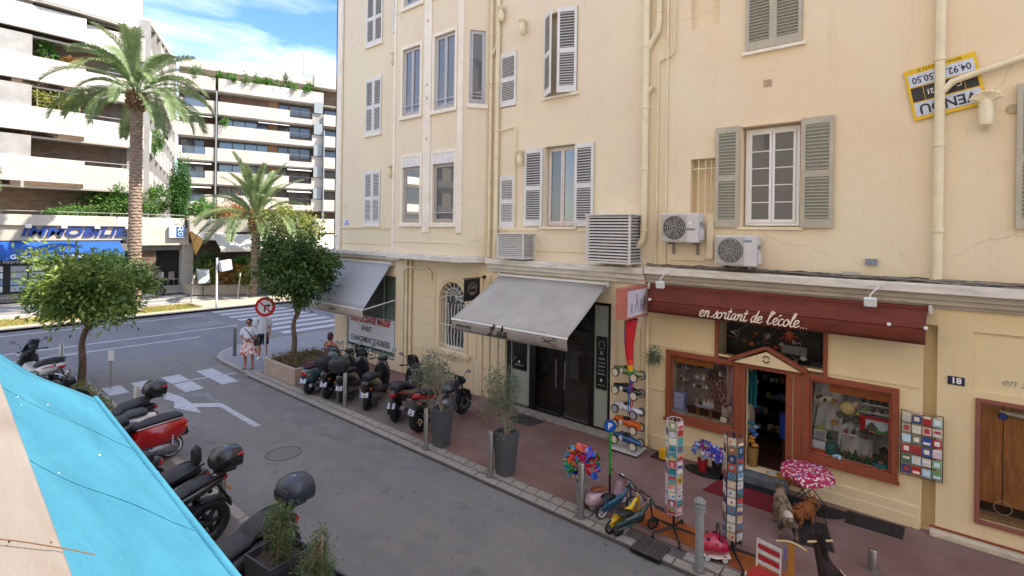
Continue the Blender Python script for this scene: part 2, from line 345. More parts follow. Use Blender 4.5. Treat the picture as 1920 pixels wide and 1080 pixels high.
# manhole
mh = struct_root('manhole_cover'); b = MB(); b.lathe([(.0,-.066),(.32,-.066),(.33,-.072)], (-10.42,5.15,0), n=28, smooth=False); b.build('lid', mat('cast_iron','#6d6a66',.7,var=.3,scale=30,bump=.8,bscale=40), mh)
b = MB()
for a in range(28):
    t0, t1 = 2*PI*a/28, 2*PI*(a+1)/28
    b.quad(*[(-10.42+r_*math.cos(t), 5.15+r_*math.sin(t), -.0665) for r_, t in ((.34,t0),(.34,t1),(.355,t1),(.355,t0))])
b.build('ring', cm('#4a4847',.8), mh)
# pavements
def pavement(name, pts, m, z0=-.09, z1=0): b = MB(); b.prism(pts, lambda u,v,w: (u,v,w), z0, z1); return struct(b.build(name, m))
corner = [(-21.2,90),(-21.2,9.4)]+[(-19.0-2.2*math.cos(t), 9.3-2.1*math.sin(t)) for t in [R(a) for a in (10,25,40,55,70,85)]]+[(-16.6,7.14),(-16.6,90)]
pavement('corner_pavement', corner, SLAB, z1=-.002)
pavement('parking_bay', [(-16.6,7.42),(-9.3,7.42),(-10.6,9.4),(-16.6,9.4)], BAY, z1=.0)
pavement('pavement', [(-16.6,9.4),(-10.6,9.4),(-9.3,7.42),(40,7.42),(40,10.5),(-16.6,10.5)], MAROON, z1=.001)
pavement('kerb_bed', [(-16.6,7.0),(40,7.0),(40,7.42),(-16.6,7.42)], cm('#5c5753',.9,bump=.4), z1=-.022)
kr = struct_root('kerb'); random.seed(3)
sb = MB(); sb.bx(-.5,.5,-.5,.5,-.06,0); stone = sb.build('kerb_stone', GRAN, kr, bevel=.012); sb_used = False
def place_stone(x, y, w_, d_, rz=0, z=0):
    global sb_used
    o = stone if not sb_used else inst('kerb_stone', stone, kr)
    sb_used = True; o.location = (x, y, z); o.scale = (w_, d_, 1); o.rotation_euler = (random.uniform(-.006,.006), random.uniform(-.006,.006), rz)
x = -16.8
while x < 4.2:
    w_ = random.choice((.42,.5,.55,.36)); place_stone(x+w_/2, 7.1, w_-.02, .17, z=-.008+random.uniform(-.006,.004)); x += w_
x = -16.8
while x < 4.2:
    w_ = random.choice((.2,.24,.28,.33)); 
    if not (-3.42 < x+w_/2 < -2.8): place_stone(x+w_/2, 7.31, w_-.02, .2, z=.004+random.uniform(-.006,.006))
    x += w_
cc = [(-21.2,14),(-21.2,12.5),(-21.2,11),(-21.2,9.8)]+[(-19.0-2.2*math.cos(t), 9.3-2.1*math.sin(t)) for t in [R(a) for a in (0,18,36,54,72,88)]]+[(-17.9,7.18),(-16.8,7.14)]
for (xa,ya),(xb,yb) in zip(cc, cc[1:]):
    d_ = math.hypot(xb-xa, yb-ya); n_ = max(1, round(d_/.6))
    for k in range(n_):
        t = (k+.5)/n_; place_stone(xa+(xb-xa)*t, ya+(yb-ya)*t, d_/n_-.015, .16, math.atan2(yb-ya, xb-xa), .004)
pavement('near_pavement', [(-19.6,3.45),(-20.6,2.4),(-20.8,-30),(40,-30),(40,3.45)], mat('near_pavement','#77716c',.88,col2='#6a625e',scale=1,var=.1,bump=.3,fine=.15), z1=0)
x = -19.4
while x < -4:
    w_ = random.choice((.6,.7,.8)); place_stone(x+w_/2, 3.53, w_-.02, .16, z=-.004); x += w_
# drain grate in the kerb line
def grate(x, y, w_, d_, n, m, name, rot=0, nx=2):
    r_ = struct_root(name); r_.location = (x,y,0); r_.rotation_euler = (0,0,rot)
    b = MB(); b.bx(-w_/2,w_/2,-d_/2,d_/2,-.05,.0015); b.build('pit', cm('#0c0c0c',.9), r_)
    b = MB(); b.bx(-w_/2,w_/2,-d_/2,-d_/2+.025,0,.012); b.bx(-w_/2,w_/2,d_/2-.025,d_/2,0,.012)
    for k in range(nx+1): xx = -w_/2+k*(w_-.025)/nx; b.bx(xx,xx+.025,-d_/2+.025,d_/2-.025,0,.012)
    b.build('frame', m, r_)
    bb = MB(); bb.bx(-w_/2+.03,w_/2-.03,-.012,.012,.002,.01); src = bb.build('bar', m, r_)
    for k in range(n):
        yy = -d_/2+.03+(d_-.06)*(k+.5)/n; o = src if k == 0 else inst('bar', src, r_); o.location = (0,yy,0)
    return r_
IRON = mat('iron', '#5d5854', .6, var=.2, scale=20, metal=.4)
grate(-3.12, 7.14, .46, .4, 8, IRON, 'drain_grate')
grate(-1.3, 9.15, .45, .8, 12, cm('#3a3230',.6), 'floor_grille', .25)
grate(-3.35, 8.15, .5, .32, 8, cm('#473a38',.6), 'floor_grille')
# far side of the main road: kerb, verge, service lane
LIGHTK = mat('pale_kerb', '#c9bfae', .9, var=.08, scale=1)
pavement('far_verge', rect(-35.2,-31.2,-60,100), mat('pale_verge_paving','#b9aa95',.9,col2='#a99c88',scale=.6,var=.08,bump=.1), z1=.02)
pavement('far_kerb', rect(-31.35,-31.2,-60,100), LIGHTK, z1=.05)
def grass_strip(x0,x1,y0,y1):
    b = MB(); b.bx(x0,x1,y0,y1,-.02,.035); struct(b.build('verge_soil', mat('dry_soil','#a0905c',.95,col2='#7f8244',scale=1.6,var=.15)))
    n = 9000; P = np.column_stack([RNG.uniform(x0,x1,n), RNG.uniform(y0,y1,n), np.full(n,.03)])
    out = np.zeros((n,3)); out[:,2] = 1.6
    o = leaves('grass', P, leafmat('dry_grass','#8c8a3e','#b09f55',1.2), None, ln=.12, wd=.03, outdir=out, droop=-.2); tag(o, 'dry yellow green grass growing on the narrow verge across the main road', 'grass', kind='stuff')
grass_strip(-34.3,-32.2,-6,11.0)
pavement('far_pavement_edge', rect(-37.4,-37.2,-60,100), cm('#8f8a82',.9), z1=.03)
for x0, y0, x1, y1, c in ((-40.6,-4,-40.45,16,'#8d8983'),(-38.9,-4,-38.8,16,'#96928c'),(-36.3,-4,-36.15,30,'#77746f')):
    flat('pavement_joint', rect(x0,x1,y0,y1), cm(c,.9), -.085 if x0 < -37.3 else -.084)['kind'] = 'structure'

# ================================================================== FACADES ALONG THE STREET
WY = 10.45
def holes_wall(b, u0, u1, z0, z1, P, holes, depth):
    us = sorted(set([u0,u1]+[h[k] for h in holes for k in (0,1)])); zs = sorted(set([z0,z1]+[h[k] for h in holes for k in (2,3)]))
    us = [u for u in us if u0 <= u <= u1]; zs = [z for z in zs if z0 <= z <= z1]
    for a, c in zip(us, us[1:]):
        run = None
        for e, f_ in zip(zs, zs[1:]):
            mu, mz = (a+c)/2, (e+f_)/2
            if any(h[0] < mu < h[1] and h[2] < mz < h[3] for h in holes): continue
            b.quad(P(a,e,0),P(c,e,0),P(c,f_,0),P(a,f_,0))
    for h in holes:
        d_ = h[4] if len(h) > 4 else depth; a, c, e, f_ = h[:4]
        b.quad(P(a,e,0),P(a,f_,0),P(a,f_,d_),P(a,e,d_)); b.quad(P(c,e,0),P(c,e,d_),P(c,f_,d_),P(c,f_,0))
        b.quad(P(a,f_,0),P(c,f_,0),P(c,f_,d_),P(a,f_,d_)); b.quad(P(a,e,0),P(a,e,d_),P(c,e,d_),P(c,e,0))
        if len(h) > 5 and h[5]: b.quad(P(a,e,d_),P(a,f_,d_),P(c,f_,d_),P(c,e,d_))
FY = lambda u, z, d: (u, WY+d, z)
HT = 20.0
SLATMESH = {}
def shutter(parent, hinge, w_, h_, ang, m, n=11, indiv=True, flip=1, thick=.035, tilt=.6):
    """leaf hinged at `hinge` (local to the building), extending along +x*flip, turned by ang about z"""
    r_ = MB(); s = flip; st = .065; q = lambda a, c: (min(a*s,c*s), max(a*s,c*s))
    for a, c in ((0,st),(w_-st,w_)): x0, x1 = q(a,c); r_.bx(x0,x1,-thick/2,thick/2,0,h_)
    x0, x1 = q(st,w_-st)
    zr = [(0,.16),(h_*.46,h_*.46+.12),(h_-.12,h_)]
    for a, c in zr: r_.bx(x0,x1,-thick/2+.003,thick/2-.003,a,c)
    o = r_.build('shutter', m, parent); o.location = hinge; o.rotation_euler = (0,0,ang)
    key = (round(w_,2), m.name); per = []
    for (a0,a1),(b0,b1) in zip(zr, zr[1:]):
        hh = b0-a1; k = n
        for i in range(k): per.append(a1+hh*(i+.5)/k)
    if indiv:
        if key not in SLATMESH:
            b = MB(); b.box((0,0,0),(w_-2*st,.045,.012),(tilt,0,0)); SLATMESH[key] = b
            so_ = b.build('slat', m, o); SLATMESH[key] = so_; first = True
        else: first = False
        src = SLATMESH[key]
        for i, z in enumerate(per):
            c = src if (first and i == 0) else inst('slat', src, o)
            c.parent = o; c.location = ((x0+x1)/2, 0, z); c.rotation_euler = (0,0,0)
    else:
        b = MB()
        for z in per: b.box(((x0+x1)/2,0,z),(w_-2*st,.045,.012),(tilt,0,0))
        tag(b.build('slats', m, o), kind='stuff')
    b = MB(); b.quad((x0,.004,.05),(x1,.004,.05),(x1,.004,h_-.05),(x0,.004,h_-.05))
    b.build('backing', cm('#5d5c5c' if m is WSHUT else '#85887d',.9), o)
    return o
def casement(parent, u0, u1, z0, z1, y, m=WFRAME, leaves_=2, bars=0, fr=.05, glass=None, P=None):
    """window with frame, panes, glazing bars in plane y, facing -y"""
    P = P or (lambda u, z, d: (u, y+d, z)); glass = glass or GLASSD
    def bar(b, a, c, e, f_, d0, d1): 
        vs = [P(a,e,d0),P(c,e,d0),P(c,e,d1),P(a,e,d1),P(a,f_,d0),P(c,f_,d0),P(c,f_,d1),P(a,f_,d1)]
        b.add(vs, [(0,3,2,1),(4,5,6,7),(0,1,5,4),(1,2,6,5),(2,3,7,6),(3,0,4,7)])
    b = MB(); bar(b,u0,u0+fr,z0,z1,0,.06); bar(b,u1-fr,u1,z0,z1,0,.06); bar(b,u0+fr,u1-fr,z0,z0+fr,.001,.059); bar(b,u0+fr,u1-fr,z1-fr,z1,.001,.059)
    wroot = b.build('window', m, parent)
    inner0, inner1 = u0+fr, u1-fr; lw = (inner1-inner0)/leaves_; s = .045
    for k in range(leaves_):
        a, c = inner0+k*lw+.004, inner0+(k+1)*lw-.004; f_ = MB()
        bar(f_,a,a+s,z0+fr,z1-fr,-.015,.035); bar(f_,c-s,c,z0+fr,z1-fr,-.015,.035); bar(f_,a+s,c-s,z0+fr,z0+fr+s*1.3,-.014,.034); bar(f_,a+s,c-s,z1-fr-s,z1-fr,-.014,.034)
        f_.build('sash', m, wroot)
        hh = z1-z0-2*fr-2.3*s
        for i in range(bars+1):
            za = z0+fr+1.3*s+hh*i/(bars+1); zb = z0+fr+1.3*s+hh*(i+1)/(bars+1)
            g_ = MB(); g_.quad(P(a+s,za,.012),P(c-s,za,.012),P(c-s,zb,.012),P(a+s,zb,.012)); g_.build('pane', glass, wroot)
            if i: bb = MB(); bar(bb,a+s,c-s,za-.009,za+.009,.0,.02); bb.build('glazing_bar', m, wroot)
    return wroot
def sill(parent, u0, u1, z, y, m, out=.07, h_=.06): b = MB(); b.bx(u0,u1,y-out,y+.03,z-h_,z); return b.build('sill', m, parent)
def curtain(parent, u0, u1, z0, z1, y, m, n=14, amp=.03):
    b = MB(); top = []; bot = []
    for i in range(n*4+1):
        u = u0+(u1-u0)*i/(n*4); yy = y+amp*math.sin(i*PI/2*1.0+math.sin(i*.7)); top.append((u,yy,z1)); bot.append((u,yy+.01,z0))
    b.loft([bot,top], cap=False, close=False, smooth=True); return b.build('curtain', m, parent)
CURT = mat('curtain_cloth', '#bfb9ae', .9, var=.1)

# ---------------- corner building (white shutters, bay window)
CB = thing('corner_building', 'peach stucco corner building with white shutters, a tall bay window and two awninged shops', 'building', (-11, 16, 0))
SB = thing('shop_building', 'yellow stucco building with grey green shutters above the red toy shop front', 'building', (-1, 16, 0))
def cb(b, name, m, root=None, **k): return b.build(name, m, root or CB, world=True, **k)
def wlocal(root): l = root.location; return (l[0], l[1], l[2])
XS = -4.72
hc = [(-15.45,-14.52,4.83,6.75,.12,1),(-15.45,-14.52,8.0,10.0,.12,1),(-15.45,-14.52,11.15,13.1,.12,1),
      (-9.09,-8.53,8.08,9.56,.12,1),(-9.05,-8.54,4.78,6.2,.12,1),(-7.6,-6.62,8.12,10.25,.22,1),(-7.57,-6.64,4.83,6.87,.22,1),
      (-7.6,-6.62,11.6,13.7,.22,1),(-13.95,-13.35,11.3,12.9,.12,1)]
b = MB(); holes_wall(b, -17.3, XS, 3.9, HT, FY, hc, .22); cb(b, 'upper_wall', STUCCO)
hg = [(-16.5,-13.6,.38,3.12,.3),(-8.75,-5.6,0,3.05,.35)]
AX0, AX1, AZ0, AZs = -11.4, -10.35, 1.12, 2.62
b = MB(); holes_wall(b, -17.3, XS, -.05, 3.9, FY, hg+[(AX0,AX1,AZ0,AZs+.54,.3)], .3)
# round the top of the arched window: fill the spandrels
n_ = 14; rr = (AX1-AX0)/2; cx = (AX0+AX1)/2
for k in range(n_):
    t0, t1 = PI*k/n_, PI*(k+1)/n_
    p0 = (cx-rr*math.cos(t0), AZs+rr*math.sin(t0)); p1 = (cx-rr*math.cos(t1), AZs+rr*math.sin(t1))
    b.quad((p0[0],WY,p0[1]),(p0[0],WY,AZs+.54),(p1[0],WY,AZs+.54),(p1[0],WY,p1[1])); b.quad((p0[0],WY,p0[1]),(p1[0],WY,p1[1]),(p1[0],WY+.3,p1[1]),(p0[0],WY+.3,p0[1]))
cb(b, 'ground_wall', STUCCO2)
b = MB(); b.bx(-17.3,-17.28,WY+.002,34,-.05,HT); b.quad((-17.3,WY,HT),(XS,WY,HT),(XS,34,HT),(-17.3,34,HT)); b.quad((-17.3,34,0),(XS,34,0),(XS,34,HT),(-17.3,34,HT)); cb(b, 'side_wall', STUCCO)
b = MB(); b.bx(-17.7,XS,WY-.5,WY,HT,HT+.25); cb(b, 'roof_cornice', TRIM)
# room boxes behind ground floor openings
b = MB(); b.bx(-16.8,-13.3,WY+.32,WY+3.4,.2,3.4); cb(b, 'shop_interior', mat('shop_room','#8a8f88',.8,var=.2,scale=1))
b = MB(); b.bx(-9.0,-5.5,WY+.37,WY+4.4,.0,3.2); cb(b, 'salon_interior', DARKIN)
# bay window
BY = 9.85; bx0, bx1, cx1 = -13.05, -9.95, -9.47
bayh = [(-12.55,-11.72,4.92,6.62),(-11.15,-10.25,4.92,6.62),(-12.62,-11.78,8.22,10.28),(-11.15,-10.28,8.2,10.35),(-12.62,-11.78,11.6,13.6),(-11.15,-10.28,11.6,13.6)]
b = MB(); holes_wall(b, bx0, bx1, 3.98, HT-.5, lambda u,z,d: (u,BY+d,z), [h+(.12,) for h in bayh], .12)
cdx, cdy = cx1-bx1, WY-BY; cl = math.hypot(cdx,cdy); PCH = lambda u, z, d: (bx1+cdx*u/cl-cdy/cl*d, BY+cdy*u/cl+cdx/cl*d, z)
holes_wall(b, 0, cl, 3.98, HT-.5, PCH, [(.16,.62,8.25,10.3,.1),(.16,.62,11.6,13.6,.1)], .1)
b.quad((bx0,BY,3.98),(bx0,WY,3.98),(bx0,WY,HT-.5),(bx0,BY,HT-.5)); b.quad((bx0,BY,3.98),(bx1,BY,3.98),(cx1,WY,3.98),(bx0,WY,3.98))
cb(b, 'bay_wall', STUCCO)
b = MB(); b.prism([(bx0-.12,WY-.005),(bx0-.12,BY-.12),(bx1+.05,BY-.12),(cx1+.12,WY-.005)], lambda u,v,w: (u,v,w), 3.8, 3.975); cb(b, 'bay_ledge', CORN, bevel=.02)
for a, c, p in ((bx0-.004,bx0+.1,.03),(-11.6,-11.27,.035),(-10.14,bx1+.02,.05)):
    b = MB(); b.bx(a,c,BY-p,BY-.001,4.62 if a > -12 else 4.0,HT-.5); cb(b, 'bay_pilaster', TRIM, bevel=.01)
b = MB(); 
for z in (8.6,9.0,10.9,7.4): b.ell((-11.43,BY-.04,z),(.035,.02,.05),8,6)
tag(cb(b, 'bay_rosettes', cm('#b9ada0',.8)), kind='stuff')
for i, h in enumerate(bayh):
    u0,u1,z0,z1 = h
    casement(CB, u0+11, u1+11, z0, z1, BY+.06-16, m=cm('#b9b9bc',.5) if z0 > 8 else cm('#a8a29c',.5), leaves_=2 if z0 > 8 else 1)
    f_ = MB(); t = .09; top = z1+(.3 if z0 < 8 else .0)
    f_.bx(u0-t,u0,BY-.03,BY-.001,z0-.02,top+t); f_.bx(u1,u1+t,BY-.03,BY-.001,z0-.02,top+t); f_.bx(u0,u1,BY-.029,BY-.001,top,top+t); cb(f_, 'window_surround', TRIM, bevel=.006)
    if z0 < 8: f_ = MB(); f_.bx(u0,u1,BY-.02,BY-.002,z1+.002,top-.001); cb(f_, 'blind_box', cm('#dedad6',.6))
    f_ = MB(); f_.bx(u0-t-.03,u1+t+.03,BY-.07,BY-.001,z0-.13,z0-.02); cb(f_, 'sill', TRIM, bevel=.008)
    f_ = MB(); f_.tube([(u0,BY-.015,z0+.28),(u1,BY-.015,z0+.28)],.011,6); f_.tube([(u0,BY-.015,z0+.12),(u1,BY-.015,z0+.12)],.008,6) if z0 > 8 else None; cb(f_, 'guard_rail', cm('#c9c9cb',.4))
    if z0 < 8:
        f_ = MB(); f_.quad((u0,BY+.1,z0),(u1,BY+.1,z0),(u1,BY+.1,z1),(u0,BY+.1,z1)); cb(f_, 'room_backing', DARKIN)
casement(CB, .16, .62, 8.25, 10.3, 0, m=cm('#b9b9bc',.5), leaves_=1, P=lambda u,z,d: tuple(np.subtract(PCH(u,z,d+.04), (-11,16,0))))
f_ = MB()
for z in (8.35,8.45,8.55): f_.tube([PCH(.16,z,-.03),PCH(.62,z,-.03)],.008,6)
cb(f_, 'guard_rail', cm('#c9c9cb',.4))
for z0 in (8.12,):
    f_ = MB(); vs = [PCH(u,z,d) for z in (z0,z0+.1) for u,d in ((.08,-.05),(.7,-.05),(.7,0),(.08,0))]; f_.add(vs,[(0,3,2,1),(4,5,6,7),(0,1,5,4),(1,2,6,5),(2,3,7,6),(3,0,4,7)]); cb(f_, 'sill', TRIM)
# closed narrow shutters
def L_(x, y, z, root=CB): l = root.location; return (x-l[0], y-l[1], z-l[2])
for z0, z1 in ((4.85,6.75),(8.02,10.0),(11.17,13.1)):
    for s, xh in ((1,-15.45),(-1,-14.52)): shutter(CB, L_(xh, WY-.02, z0), .46, z1-z0, 0, WSHUT, 16, indiv=False, flip=s)
    sb_ = sill(CB, -15.5+11, -14.47+11, z0-.0, WY-16, TRIM)
for x0, x1, z0, z1 in ((-9.09,-8.53,8.1,9.56),(-9.05,-8.54,4.8,6.2),(-13.93,-13.37,11.32,12.9)): shutter(CB, L_(x0, WY-.02, z0), x1-x0, z1-z0, 0, WSHUT, 11, indiv=x0 > -10)
# window with shutters folded back, and the window above with half open shutters
casement(CB, -7.55+11, -6.66+11, 4.86, 6.85, WY+.16-16, m=cm('#d9cfc8',.5), leaves_=2, bars=0)
sill(CB, -7.65+11, -6.56+11, 4.83, WY-16, TRIM)
shutter(CB, L_(-7.6, WY-.04, 4.84), .58, 2.02, PI, WSHUT, 13, flip=1, tilt=-.6)
shutter(CB, L_(-6.62, WY-.04, 4.84), .52, 2.02, PI, WSHUT, 13, flip=-1, tilt=-.6)
shutter(CB, L_(-7.6, WY-.03, 8.14), .49, 2.1, -.62, WSHUT, 13, flip=1)
shutter(CB, L_(-6.62, WY-.03, 8.14), .49, 2.1, .42, WSHUT, 13, flip=-1)
sill(CB, -7.65+11, -6.56+11, 8.13, WY-16, TRIM)
# mouldings
b = MB(); b.bx(-17.25,-13.06,WY-.035,WY-.001,4.72,4.8); b.bx(-9.46,-7.7,WY-.034,WY-.001,4.72,4.8); b.bx(-6.55,XS,WY-.034,WY-.001,4.72,4.8)
b.bx(-17.25,-13.06,WY-.02,WY-.001,4.18,4.22); b.bx(bx0,bx1,BY-.015,BY-.001,4.32,4.36); b.bx(-8.3,XS,WY-.02,WY-.001,4.2,4.24); cb(b, 'moulding', STUCCO2)
for a_ in ((-17.5,bx0-.14,WY-.3,WY-.001,3.8,3.94),(-17.42,bx0-.14,WY-.2,WY-.001,3.7,3.797),(cx1+.14,XS,WY-.3,WY-.001,3.8,3.94),(cx1+.14,XS,WY-.2,WY-.001,3.68,3.797),(cx1+.14,XS,WY-.1,WY-.001,3.58,3.677)): b = MB(); b.bx(*a_); cb(b, 'cornice', CORN, bevel=.012)
b = MB(); b.bx(-17.36,-16.98,WY-.04,WY-.001,3.95,HT); b.bx(-17.36,-17.301,WY-.04,WY+.4,3.95,HT); cb(b, 'corner_strip', TRIM)
# pipes
def pipe(root, pts, r_, m=PIPE, clips=True, name='drainpipe'):
    b = MB(); b.tube(pts, r_, 10); o = b.build(name, m, root, world=True)
    if clips:
        c = MB(); z = min(p[2] for p in pts)+.8
        while z < min(max(p[2] for p in pts), 14):
            x_ = pts[0][0]; c.lathe([(r_+.002,-.025),(r_+.012,-.02),(r_+.012,.02),(r_+.002,.025)], (x_, pts[0][1], z), n=12); z += 1.35
        tag(c.build('pipe_collars', m, o), kind='stuff'); c_ = o.children[0]; l = root.location; c_.location = (-l[0],-l[1],-l[2])
    return o
pipe(CB, [(-9.38,WY-.08,HT-.5),(-9.38,WY-.08,3.97)], .045); pipe(CB, [(-9.14,WY-.08,HT-.5),(-9.14,WY-.08,3.97)], .06)
pipe(CB, [(-9.14,WY-.08,9.9),(-9.34,WY-.08,9.6)], .04, clips=False)
pipe(CB, [(-9.05,WY-.05,7.45),(-8.55,WY-.05,7.5),(-8.5,WY-.05,7.4),(-8.5,WY-.05,4.8)], .02, clips=False)
pipe(CB, [(-4.78,WY-.1,HT-.3),(-4.78,WY-.1,4.75),(-4.8,WY-.11,4.55),(-5.05,WY-.14,4.3),(-5.12,WY-.15,3.95)], .075)
pipe(CB, [(-16.93,WY-.03,HT-.5),(-16.93,WY-.03,3.97)], .025, clips=False)
pipe(CB, [(-12.95,WY-.08,3.75),(-12.95,WY-.08,.1)], .05); pipe(CB, [(-12.75,WY-.08,3.75),(-12.75,WY-.08,.1)], .045)
pipe(CB, [(-13.12,WY-.06,.1),(-13.12,WY-.06,3.35),(-13.0,WY-.06,3.5),(-12.0,WY-.06,3.5),(-11.8,WY-.06,3.4),(-11.78,WY-.06,3.15)], .035, clips=False)
# bracket shaped exhaust hoods
def hood(root, x_, z_, y=WY, s=1.):
    b = MB(); b.ell((x_, y-.13*s, z_-.18*s), (.07*s,.1*s,.16*s), 10, 8); b.lathe([(.05*s,-.06*s),(.06*s,0),(.1*s,.03*s),(.11*s,.07*s),(.02,.1*s)], (x_, y-.14*s, z_), n=12)
    return b.build('vent_hood', PIPE, root, world=True)
for x_, z_ in ((-13.75,10.5),(-13.8,6.75),(-9.0,10.75),(-8.25,10.2),(-8.28,6.75)): hood(CB, x_, z_)
# stone courses of the ground floor, each block proud of the recessed joint
STONE = mat('stucco_block', '#e8d2ac', .88, col2='#e1cca6', scale=.8, var=.04, bump=.12, bscale=50)
def courses(x0, x1, z0, z1, hgt=.42, wid=None):
    z = z0; row = 0
    while z < z1-.05:
        zt = min(z+hgt, z1); n = 1 if not wid else max(1, round((x1-x0)/wid))
        for k in range(n):
            a = x0+(x1-x0)*k/n; c = x0+(x1-x0)*(k+1)/n
            q = MB(); q.bx(a+.006,c-.006,WY-.018,WY-.001,z+.007,zt-.007); cb(q, 'facing_block', STONE, bevel=.004)
        z = zt; row += 1
courses(-12.65,-11.62,.05,3.5,.43); courses(-11.61,-9.95,.05,.9,.43,.85); courses(-10.15,-9.85,1.0,3.5,.43); courses(-17.25,-16.62,.05,3.5,.5); courses(-5.45,-4.95,.4,3.4,.5)
for x_ in (-9.78,-9.5,-9.2,-8.92): q = MB(); q.bx(x_,x_+.16,WY-.05,WY-.001,.05,3.45); cb(q, 'fluted_pilaster', STONE, bevel=.01)
for x_ in (-5.42,-5.2,-4.98): q = MB(); q.bx(x_,x_+.12,WY-.03,WY-.019,1.0,2.6); cb(q, 'pilaster_panel', STONE, bevel=.006)
q = MB(); q.bx(-11.62,-10.1,WY-.1,WY-.001,.98,1.08); cb(q, 'window_ledge', STONE, bevel=.008); q = MB(); q.bx(-11.55,-10.17,WY-.06,WY-.001,.9,.978); cb(q, 'window_ledge', STONE, bevel=.008)
q = MB(); rings = []
for k in range(15):
    t = PI*k/14; ring = []
    for r_, y_ in ((rr+.02,WY-.001),(rr+.02,WY-.04),(rr+.14,WY-.04),(rr+.14,WY-.001)): ring.append((cx-r_*math.cos(t), y_, AZs+r_*math.sin(t)))
    rings.append(ring)
q.loft(rings); q.bx(cx-rr-.14,cx-rr-.02,WY-.04,WY-.001,1.09,AZs); q.bx(cx+rr+.02,cx+rr+.14,WY-.04,WY-.001,1.09,AZs); cb(q, 'arch_moulding', STONE)
q = MB(); q.quad((AX0,WY+.26,AZ0),(AX1,WY+.26,AZ0),(AX1,WY+.26,3.2),(AX0,WY+.26,3.2)); cb(q, 'arched_pane', GLASSD)
q = MB(); q.bx(AX0,AX0+.05,WY+.2,WY+.25,AZ0,3.0); q.bx(AX1-.05,AX1,WY+.2,WY+.25,AZ0,3.0); q.bx(AX0+.05,AX1-.05,WY+.2,WY+.25,AZ0,AZ0+.06); cb(q, 'arched_frame', WFRAME)
q = MB(); 
for k in range(8):
    x_ = AX0+.07+(AX1-AX0-.14)*k/7; zt = AZs+math.sqrt(max(rr*rr-(x_-cx)**2,0))-.02
    q.tube([(x_+.02*math.sin(z*9+k), WY+.03, z) for z in np.linspace(AZ0+.02, min(AZs-.1,zt), 9)], .012, 6)
for z in (AZ0+.12, 1.85): q.tube([(AX0,WY+.03,z),(AX1,WY+.03,z)], .012, 6)
for a in range(9):
    t = PI*a/8; q.tube(catmull([(cx-.12*math.cos(t),WY+.03,AZs+.1+.1*math.sin(t)),(cx-.3*math.cos(t+.15),WY+.03,AZs+.05+.3*math.sin(t+.15)),(cx-rr*math.cos(t),WY+.03,AZs+rr*math.sin(t))],4), .012, 6)
for r_ in (.13,.33): q.tube([(cx-r_*math.cos(PI*k/12),WY+.03,AZs+.02+r_*math.sin(PI*k/12)) for k in range(-2,15)], .012, 6)
cb(q, 'iron_grille', cm('#e4e2de',.5))
# left shop front
q = MB(); q.bx(-16.5,-16.42,WY+.04,WY+.12,.38,3.12); q.bx(-13.68,-13.6,WY+.04,WY+.12,.38,3.12); q.bx(-16.42,-13.68,WY+.04,WY+.12,.38,.46); q.bx(-14.35,-14.3,WY+.05,WY+.11,.46,3.12); cb(q, 'shop_window_frame', cm('#7f938a',.5), bevel=.004)
q = MB(); q.quad((-16.42,WY+.08,.46),(-13.68,WY+.08,.46),(-13.68,WY+.08,3.12),(-16.42,WY+.08,3.12)); cb(q, 'shop_window_pane', GLASS)
q = MB(); q.bx(-14.25,-13.7,WY+.13,WY+.16,.46,3.1); cb(q, 'green_panel', cm('#8fa396',.6))
q = MB(); q.bx(-16.4,-13.7,WY+.3,WY+.34,.4,1.1); cb(q, 'display_plinth', cm('#7f9187',.7))
# hair salon front
SF = MB(); y0, y1 = WY+.02, WY+.1
for a, c, e, f_ in ((-8.75,-8.63,0,3.05),(-7.98,-7.78,0,3.05),(-7.02,-6.92,.1,2.2),(-6.2,-6.05,0,3.05),(-5.68,-5.6,0,3.05),(-8.63,-7.98,0,.1),(-7.78,-7.02,0,.1),(-6.92,-6.2,0,.1),(-6.05,-5.68,0,.1),(-8.63,-7.98,2.98,3.05),(-7.78,-6.2,2.2,2.32),(-7.78,-6.2,2.98,3.05),(-6.05,-5.68,2.98,3.05)): SF.bx(a,c,y0,y1,e,f_)
cb(SF, 'salon_front_frame', BLACK, bevel=.004)
FROST = mat('frosted_panel', '#a3ab9e', .25, var=.06, scale=1.5)
for a, c in ((-8.63,-7.98),(-6.05,-5.68)):
    q = MB(); q.bx(a,c,WY+.05,WY+.06,.1,2.98); cb(q, 'frosted_panel', FROST)
for a, c in ((-7.78,-7.02),(-6.92,-6.2)):
    q = MB(); q.quad((a,WY+.06,.1),(c,WY+.06,.1),(c,WY+.06,2.2),(a,WY+.06,2.2)); d_ = cb(q, 'glass_door', GLASS)
    q = MB(); xx = c-.08 if a < -7.5 else a+.08; q.tube([(xx,WY-.03,.8),(xx,WY-.03,1.5)],.015,8); o = q.build('handle', STEEL, d_); o.location = (11,-16,0)
q = MB(); q.quad((-7.78,WY+.06,2.32),(-6.2,WY+.06,2.32),(-6.2,WY+.06,2.98),(-7.78,WY+.06,2.98)); cb(q, 'transom_pane', GLASS)
q = MB(); q.bx(-8.8,-5.5,WY-.28,WY+.0,.002,.07); cb(q, 'threshold', mat('stone_step','#9b948c',.8,var=.2,scale=8,bump=.2), bevel=.01)

